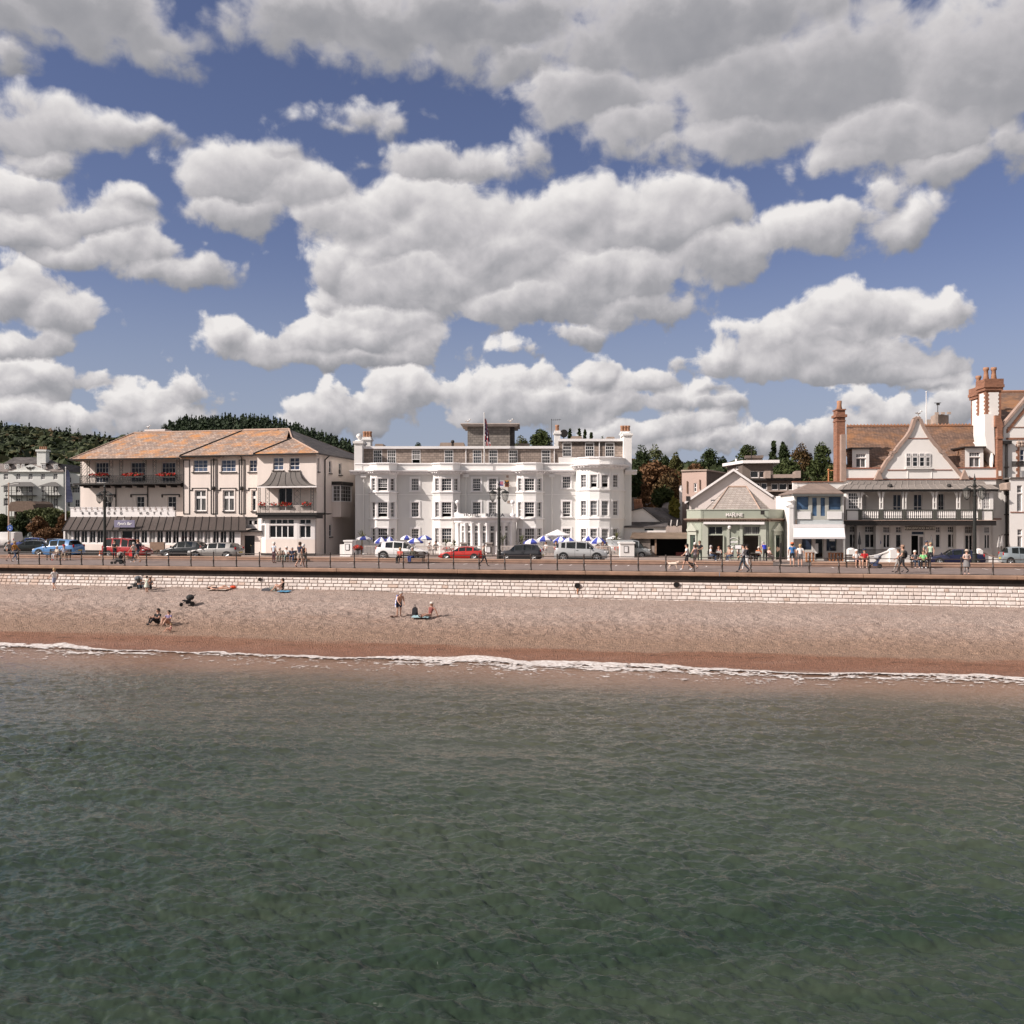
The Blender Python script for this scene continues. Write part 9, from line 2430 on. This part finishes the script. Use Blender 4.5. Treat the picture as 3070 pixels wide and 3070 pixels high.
person("diner in pale top half hidden by the menu stand",2212,1690,'sit',PI * .4,1.66,(.60,.50,.46),DRK,hair='brown',v=VT + .4)
person("striding person in grey sweater and dark jeans before the cafe",2230,1716,'walk',-PI * .5,1.84,(.33,.31,.31),(.035,.045,.06),DRK,'dark',sleeves='long')
person("striding person in black top and white trousers before the cafe",2240,1712,'walk',-PI * .5,1.76,DRK,(.68,.66,.64),(.35,.22,.16),'dark',sleeves='long')
person("diner in orange at the right cafe table",2275,1690,'sit',-.1,1.66,(.62,.17,.05),DRK,hair='white',v=VT + .15)
person("person in bright blue vest standing at right cafe table",2294,1686,'lean',PI * .15 + PI,1.78,(.03,.05,.42),DRK,(.5,.05,.04),'grey',sleeves='none',v=15.4)
person("diner in pale pink dress right of the blue vest",2305,1690,'sit',PI * .7,1.62,(.62,.46,.42),(.5,.4,.38),hair='blonde',v=VT - .2)
person("person in blue shirt and orange cap looking at the glazed cafe",2375,1699,'stand',PI,1.76,(.05,.16,.38),DRK,(.7,.7,.7),'brown',legs='short',hat=(.62,.15,.05),brim=False)
person("person in white t-shirt and grey shorts beside the orange cap",2399,1701,'stand',PI * .95,1.68,WHT,(.13,.12,.12),(.7,.7,.7),'blonde',legs='short')
person("person in white top and cap sitting at the right of brown bench",2567,1703,'sit',.15,1.72,WHT,(.05,.06,.12),(.5,.35,.3),'white',legs='short',hat=WHT,brim='cap',v=8.0)
person("person in red football style shirt sitting on the brown bench",2592,1703,'sit',-.1,1.78,(.42,.015,.02),DRK,(.5,.35,.3),'dark',legs='short',hat=NVY,brim='cap',v=8.0)
person("small person in pale top and grey trousers striding left",2694,1716,'walk',-PI * .5,1.52,(.62,.58,.55),(.30,.27,.25),DRK,'brown')
person("person in brown cap and dark clothes wearing black backpack",2707,1718,'walk',-PI * .52,1.78,(.16,.13,.10),DRK,DRK,'brown',hat=(.34,.21,.15),brim='cap')
held("backpack","black backpack on the walker with the brown cap","backpack",2714,1717,cloth(DRK),lambda b: b.ball((0,0,1.20),.20,8,sz=1.35,sy=.8,sx=.75))
person("white haired person in grey top sitting on the low wall bench",2742,1704,'sit',.2,1.68,(.13,.13,.14),(.04,.055,.085),(.5,.35,.3),'white',v=8.2)
person("person in bright green top raising a hand on the bench",2768,1704,'sit',-.1,1.66,(.25,.62,.25),DRK,(.7,.7,.7),'brown',v=8.2)
person("person in cap and grey t-shirt standing by the garden wall",2777,1686,'stand',.6,1.80,(.23,.25,.25),(.52,.46,.40),hair='dark',hat=(.05,.06,.09),brim='cap',v=14.2)
person("person in pale green vest standing by the garden wall",2790,1686,'stand',-.5,1.70,(.42,.55,.42),DRK,hair='blonde',sleeves='none',v=14.0)
person("person in beige sun hat and grey dress perched against the railing",2898,1719,'hold',.1,1.55,(.52,.42,.38),(.20,.19,.19),(.5,.32,.26),'grey',hat=(.50,.40,.32),dress=True,v=.55)
# --- beach
person("person in white top and lilac shorts walking along the sea wall",163,1771,'walk',-PI * .6,1.66,WHT,(.33,.36,.48),(.7,.7,.7),'blonde',legs='short',beach=True)
person("child in pale green dress standing on the shingle",440,1776,'stand',PI * .9,1.18,(.56,.60,.52),(.56,.60,.52),(.5,.3,.22),'dark',legs='bare',beach=True,dress=True)
person("dark haired person crouched behind the child by the sea wall",449,1768,'ground',.3,1.68,(.06,.05,.05),DRK,hair='dark',long=True,beach=True)
person("person in white hat sitting beside the pushchair by the wall",423,1766,'ground',.6,1.5,(.30,.26,.24),(.06,.08,.10),hair='white',hat=WHT,beach=True)
person("person in black t-shirt and trousers sitting on the shingle at left",472,1872,'ground',-.35,1.82,(.014,.014,.015),(.014,.014,.018),DRK,'dark',beach=True)
person("dark haired person in lilac and black top sitting beside black t-shirt",505,1873,'ground',-.15,1.66,(.20,.16,.27),(.52,.30,.215),(.5,.3,.22),'dark',legs='bare',beach=True)
person("toddler in pink swimsuit sitting in front of the dark haired person",511,1894,'ground',-1.1,.92,(.70,.36,.30),(.66,.36,.28),(.52,.30,.215),'blonde',legs='bare',beach=True)
person("sunbather in dark swimwear lying on the shingle by the wall",655,1769,'lie',PI * .55,1.70,(.05,.03,.03),DRK,(.52,.30,.215),'dark',legs='bare',sleeves='none',beach=True)
person("sunbather in black swimsuit sitting on a blue towel by the wall",846,1772,'ground',-PI * .45,1.70,(.02,.015,.015),DRK,(.52,.30,.215),'brown',legs='bare',sleeves='none',beach=True)
person("person bending forward wrapped in a blue and white towel",1196,1849,'lean',-PI * .7 + PI * .95,1.66,(.52,.30,.215),NVY,(.10,.05,.04),'grey',legs='short',sleeves='none',beach=True)
person("sunbather in striped bikini leaning back on her hands",1288,1850,'legs',-.45,1.68,(.20,.06,.05),DRK,(.10,.05,.04),'blonde',legs='bare',sleeves='none',hat=(.7,.62,.55),brim='cap',beach=True)
BL,BLW = cloth((.16,.19,.48)),cloth((.66,.66,.72))
def wrap(b):
 r = random.Random(5)
 for i in range(9):
  for j in range(7):
   a0,a1 = R(20 + i * 20),R(20 + (i + 1) * 20); z0,z1 = .62 + j * .11,.62 + (j + 1) * .11
   q_ = lambda a,z: ((.22 + .05 * (1.4 - z) + .02 * math.sin(a * 6)) * math.cos(a),-.30 * max(0,z - .9) * 1.1 + (.20 + .04 * (1.4 - z)) * math.sin(a),z)
   b.mi = 1 if (i * 3 + j * 2) % 5 < 2 else 0; b.poly([q_(a0,z0),q_(a1,z0),q_(a1,z1),q_(a0,z1)])
held("towel","blue and white patterned towel draped round the bending bather","towel",1196,1849,[BLW,BL],wrap,beach=True,yaw=-PI * .7 + PI * .95)
def cloth_flat(b,w,d,seed):
 r = random.Random(seed); n = 8
 P = [[(w * (i / n - .5) + r.uniform(-.02,.02),d * (j / n - .5) + r.uniform(-.02,.02),.02 + r.random() * .04 + (d * (j / n - .5)) * .10) for i in range(n + 1)] for j in range(n + 1)]
 for j in range(n):
  for i in range(n): b.poly([P[j][i],P[j][i + 1],P[j + 1][i + 1],P[j + 1][i]])
held("beach_towel","pale turquoise towel spread beside the bikini sunbather","towel",1262,1852,cloth((.30,.44,.47)),lambda b: cloth_flat(b,1.15,.75,1),beach=True,z=.05)
held("beach_towel","bright blue towel under the sunbather by the sea wall","towel",852,1776,cloth((.08,.24,.38)),lambda b: cloth_flat(b,.9,.55,2),beach=True,z=.05)
held("beach_towel","cream towel under the lying sunbather","towel",655,1769,cloth((.55,.45,.38)),lambda b: cloth_flat(b,1.5,.7,3),beach=True,z=.03)
def bag(b,w=.35,h=.38,d=.2):
 b.prism([(-w / 2,0),(w / 2,0),(w * .42,h * .8),(0,h),(-w * .42,h * .8)],-d / 2,d / 2); b.path([(-w * .3,0,h * .8),(0,0,h * 1.35),(w * .3,0,h * .8)],.015,4)
held("beach_bag","dark upright beach bag on the turquoise towel","bag",1244,1843,cloth(DRK),lambda b: bag(b,.36,.50),beach=True)
held("beach_bag","grey green bag left of the blue towel by the wall","bag",818,1771,cloth((.22,.25,.23)),lambda b: bag(b,.5,.28,.3),beach=True)
held("beach_bag","dark bag furthest left of the blue towel by the wall","bag",800,1771,cloth((.08,.08,.09)),lambda b: bag(b,.7,.2,.3),beach=True)
held("beach_bag","orange red bundle right of the lying sunbather","bag",699,1764,cloth((.65,.07,.02)),lambda b: b.ball((0,0,.1),.2,8,sz=.55,sx=1.3),beach=True)
held("beach_bag","white bundle between lying sunbather and orange bundle","bag",684,1765,cloth(WHT),lambda b: b.ball((0,0,.08),.18,8,sz=.5,sx=1.2),beach=True)
held("beach_bag","pale green grey bag resting against the sea wall","bag",484,1758,cloth((.25,.26,.22)),lambda b: bag(b,.55,.40,.35),beach=True)
held("beach_bag","dark shoes and bag heap left of the bending bather","bag",1180,1850,cloth((.10,.05,.035)),lambda b: (b.ball((-.12,0,.05),.10,6,sz=.5,sx=1.4),b.ball((.14,.05,.05),.10,6,sz=.5,sx=1.4)),beach=True)
def pushchair(label,px,py,beach,yaw,mats,lying=False,v=None):
 if beach: u,v_,zz = beach_uv(px,py)
 else: (u,v_),zz = GV(px,py,PROM),PROM
 root = thing("pushchair",label,"pushchair",u,v_,zz,town=False,yaw=yaw)
 fr_ = m_iron; sx_ = .75 if lying else 1
 for y in (-.25,.25):
  for x,rr in ((-.38,.11),(.35,.14)):
   b = MB(); b.tube((x,y - .03,rr),(x,y + .03,rr),rr,12); b.build("wheel",TYRE,root)
 b = MB()
 for y in (-.24,.24): b.path([(-.38,y,.12),(.15,y,.55),(.55,y,1.0 * sx_)],.018,5); b.path([(.35,y,.14),(.05,y,.50)],.018,5)
 b.tube((.55,-.24,1.0 * sx_),(.55,.24,1.0 * sx_),.02,5); b.build("frame",fr_,root)
 b = MB(); b.prism([(-.30,.35),(.20,.30),(.42,.85 * sx_),(.34,.88 * sx_),(.12,.42),(-.30,.42)],-.22,.22); b.build("seat",mats[0],root)
 b = MB(); b.lathe((.22,0,.62 * sx_),[(.30,0),(.29,.14),(.20,.25),(0,.30)],12,R(-100),R(100)) if False else b.ball((.20,0,.78 * sx_),.27,10,sz=.75); b.build("hood",mats[1],root)
 b = MB(); b.box(-.1,.3,-.2,.2,.16,.30); b.build("basket",mats[0],root)
pushchair("black and beige pushchair at the promenade railing by black t-shirt",354,1691,False,0.1,(cloth(DRK),cloth((.36,.31,.27))))
pushchair("blue and white pushchair beside the brown bench at right",2622,1703,False,-.3,(cloth((.035,.05,.11)),cloth((.30,.30,.31))))
pushchair("dark grey pushchair standing against the sea wall",405,1766,True,.3,(cloth((.10,.105,.11)),cloth((.13,.14,.15))))
pushchair("black pushchair tipped low on the open shingle",561,1817,True,.5,(cloth(DRK),cloth((.03,.03,.03))),True)
# --- dogs
def dog(label,px,py,c,yaw,L_=.62):
 u,v_ = GV(px,py,PROM); k = L_ / .62
 bm = bmesh.new(); sk = bm.verts.layers.skin.verify(); V = {}
 pts = {'mid': (0,0,.34,.095,.11),'che': (-.20,0,.345,.10,.125),'rum': (.19,0,.35,.085,.10),'nek': (-.30,0,.42,.065,.075),'hed': (-.38,0,.47,.07,.07),'muz': (-.49,0,.43,.035,.035),'tl1': (.27,0,.40,.025,.025),'tl2': (.38,0,.50,.015,.015)}
 for s,n in ((-1,'r'),(1,'l')):
  pts.update({'sh' + n: (-.20,s * .07,.26,.045,.045),'wr' + n: (-.215 - .03 * s,s * .075,.13,.028,.028),'pf' + n: (-.235 - .04 * s,s * .075,.025,.03,.028),'th' + n: (.18,s * .07,.27,.055,.055),'kn' + n: (.13 + .02 * s,s * .08,.20,.038,.038),'hk' + n: (.24 + .03 * s,s * .08,.13,.024,.024),'pb' + n: (.20 + .04 * s,s * .08,.025,.03,.028)})
 for n,(x,y,z,a,b_) in pts.items():
  V[n] = bm.verts.new((x * k,y * k,z * k)); V[n][sk].radius = (a * k,b_ * k); V[n][sk].use_root = n == 'mid'
 E = [('mid','che'),('mid','rum'),('che','nek'),('nek','hed'),('hed','muz'),('rum','tl1'),('tl1','tl2')]
 for n in 'rl': E += [('che','sh' + n),('sh' + n,'wr' + n),('wr' + n,'pf' + n),('rum','th' + n),('th' + n,'kn' + n),('kn' + n,'hk' + n),('hk' + n,'pb' + n)]
 for a,b_ in E: bm.edges.new((V[a],V[b_]))
 me = bpy.data.meshes.new("tmp"); bm.to_mesh(me); bm.free(); ob = bpy.data.objects.new("tmp",me); COL.objects.link(ob)
 ob.modifiers.new("s",'SKIN'); ob.modifiers.new("u",'SUBSURF').render_levels = 1
 dg = bpy.context.evaluated_depsgraph_get(); dg.update(); em = bpy.data.meshes.new_from_object(ob.evaluated_get(dg)); bpy.data.objects.remove(ob); bpy.data.meshes.remove(me)
 B = MB(); B.V = [tuple(x.co) for x in em.vertices]; B.F = [tuple(p.vertices) for p in em.polygons]; B.I = [0] * len(B.F); bpy.data.meshes.remove(em)
 for s in (-1,1): B.ball((-.36 * k,s * .06 * k,.47 * k),.045 * k,6,sz=1.5,sy=.5)
 B.mi = 1; B.ball((-.52 * k,0,.44 * k),.018 * k,6)
 for s in (-1,1): B.ball((-.44 * k,s * .035 * k,.50 * k),.012 * k,5)
 o = B.build("dog",[M("fur_" + c[0],c[1],.9,.15,12),DARKEYE],None,True); o.location = W(u,v_,PROM); o.rotation_euler = (0,0,-ANG + yaw); tag(o,label,'dog')
 return o
dog("small cream white dog walking ahead on a lead",2017,1707,('cream',(.68,.54,.44)),PI,.72)
dog("small black dog at the heels of the striped top walker",2074,1706,('black',(.02,.02,.02)),-.6 + PI / 2,.6)
a,b_ = W(*GV(2024,1707),PROM + .45),W(*GV(2055,1710),PROM + .85)
lb = MB(); lb.tube(a - a,b_ - a,.012,5)
o = lb.build("dog_lead",M("lead_tan",(.40,.26,.18),.7),None); o.location = a; tag(o,"thin tan lead between the cream dog and white shirted walker","dog lead")
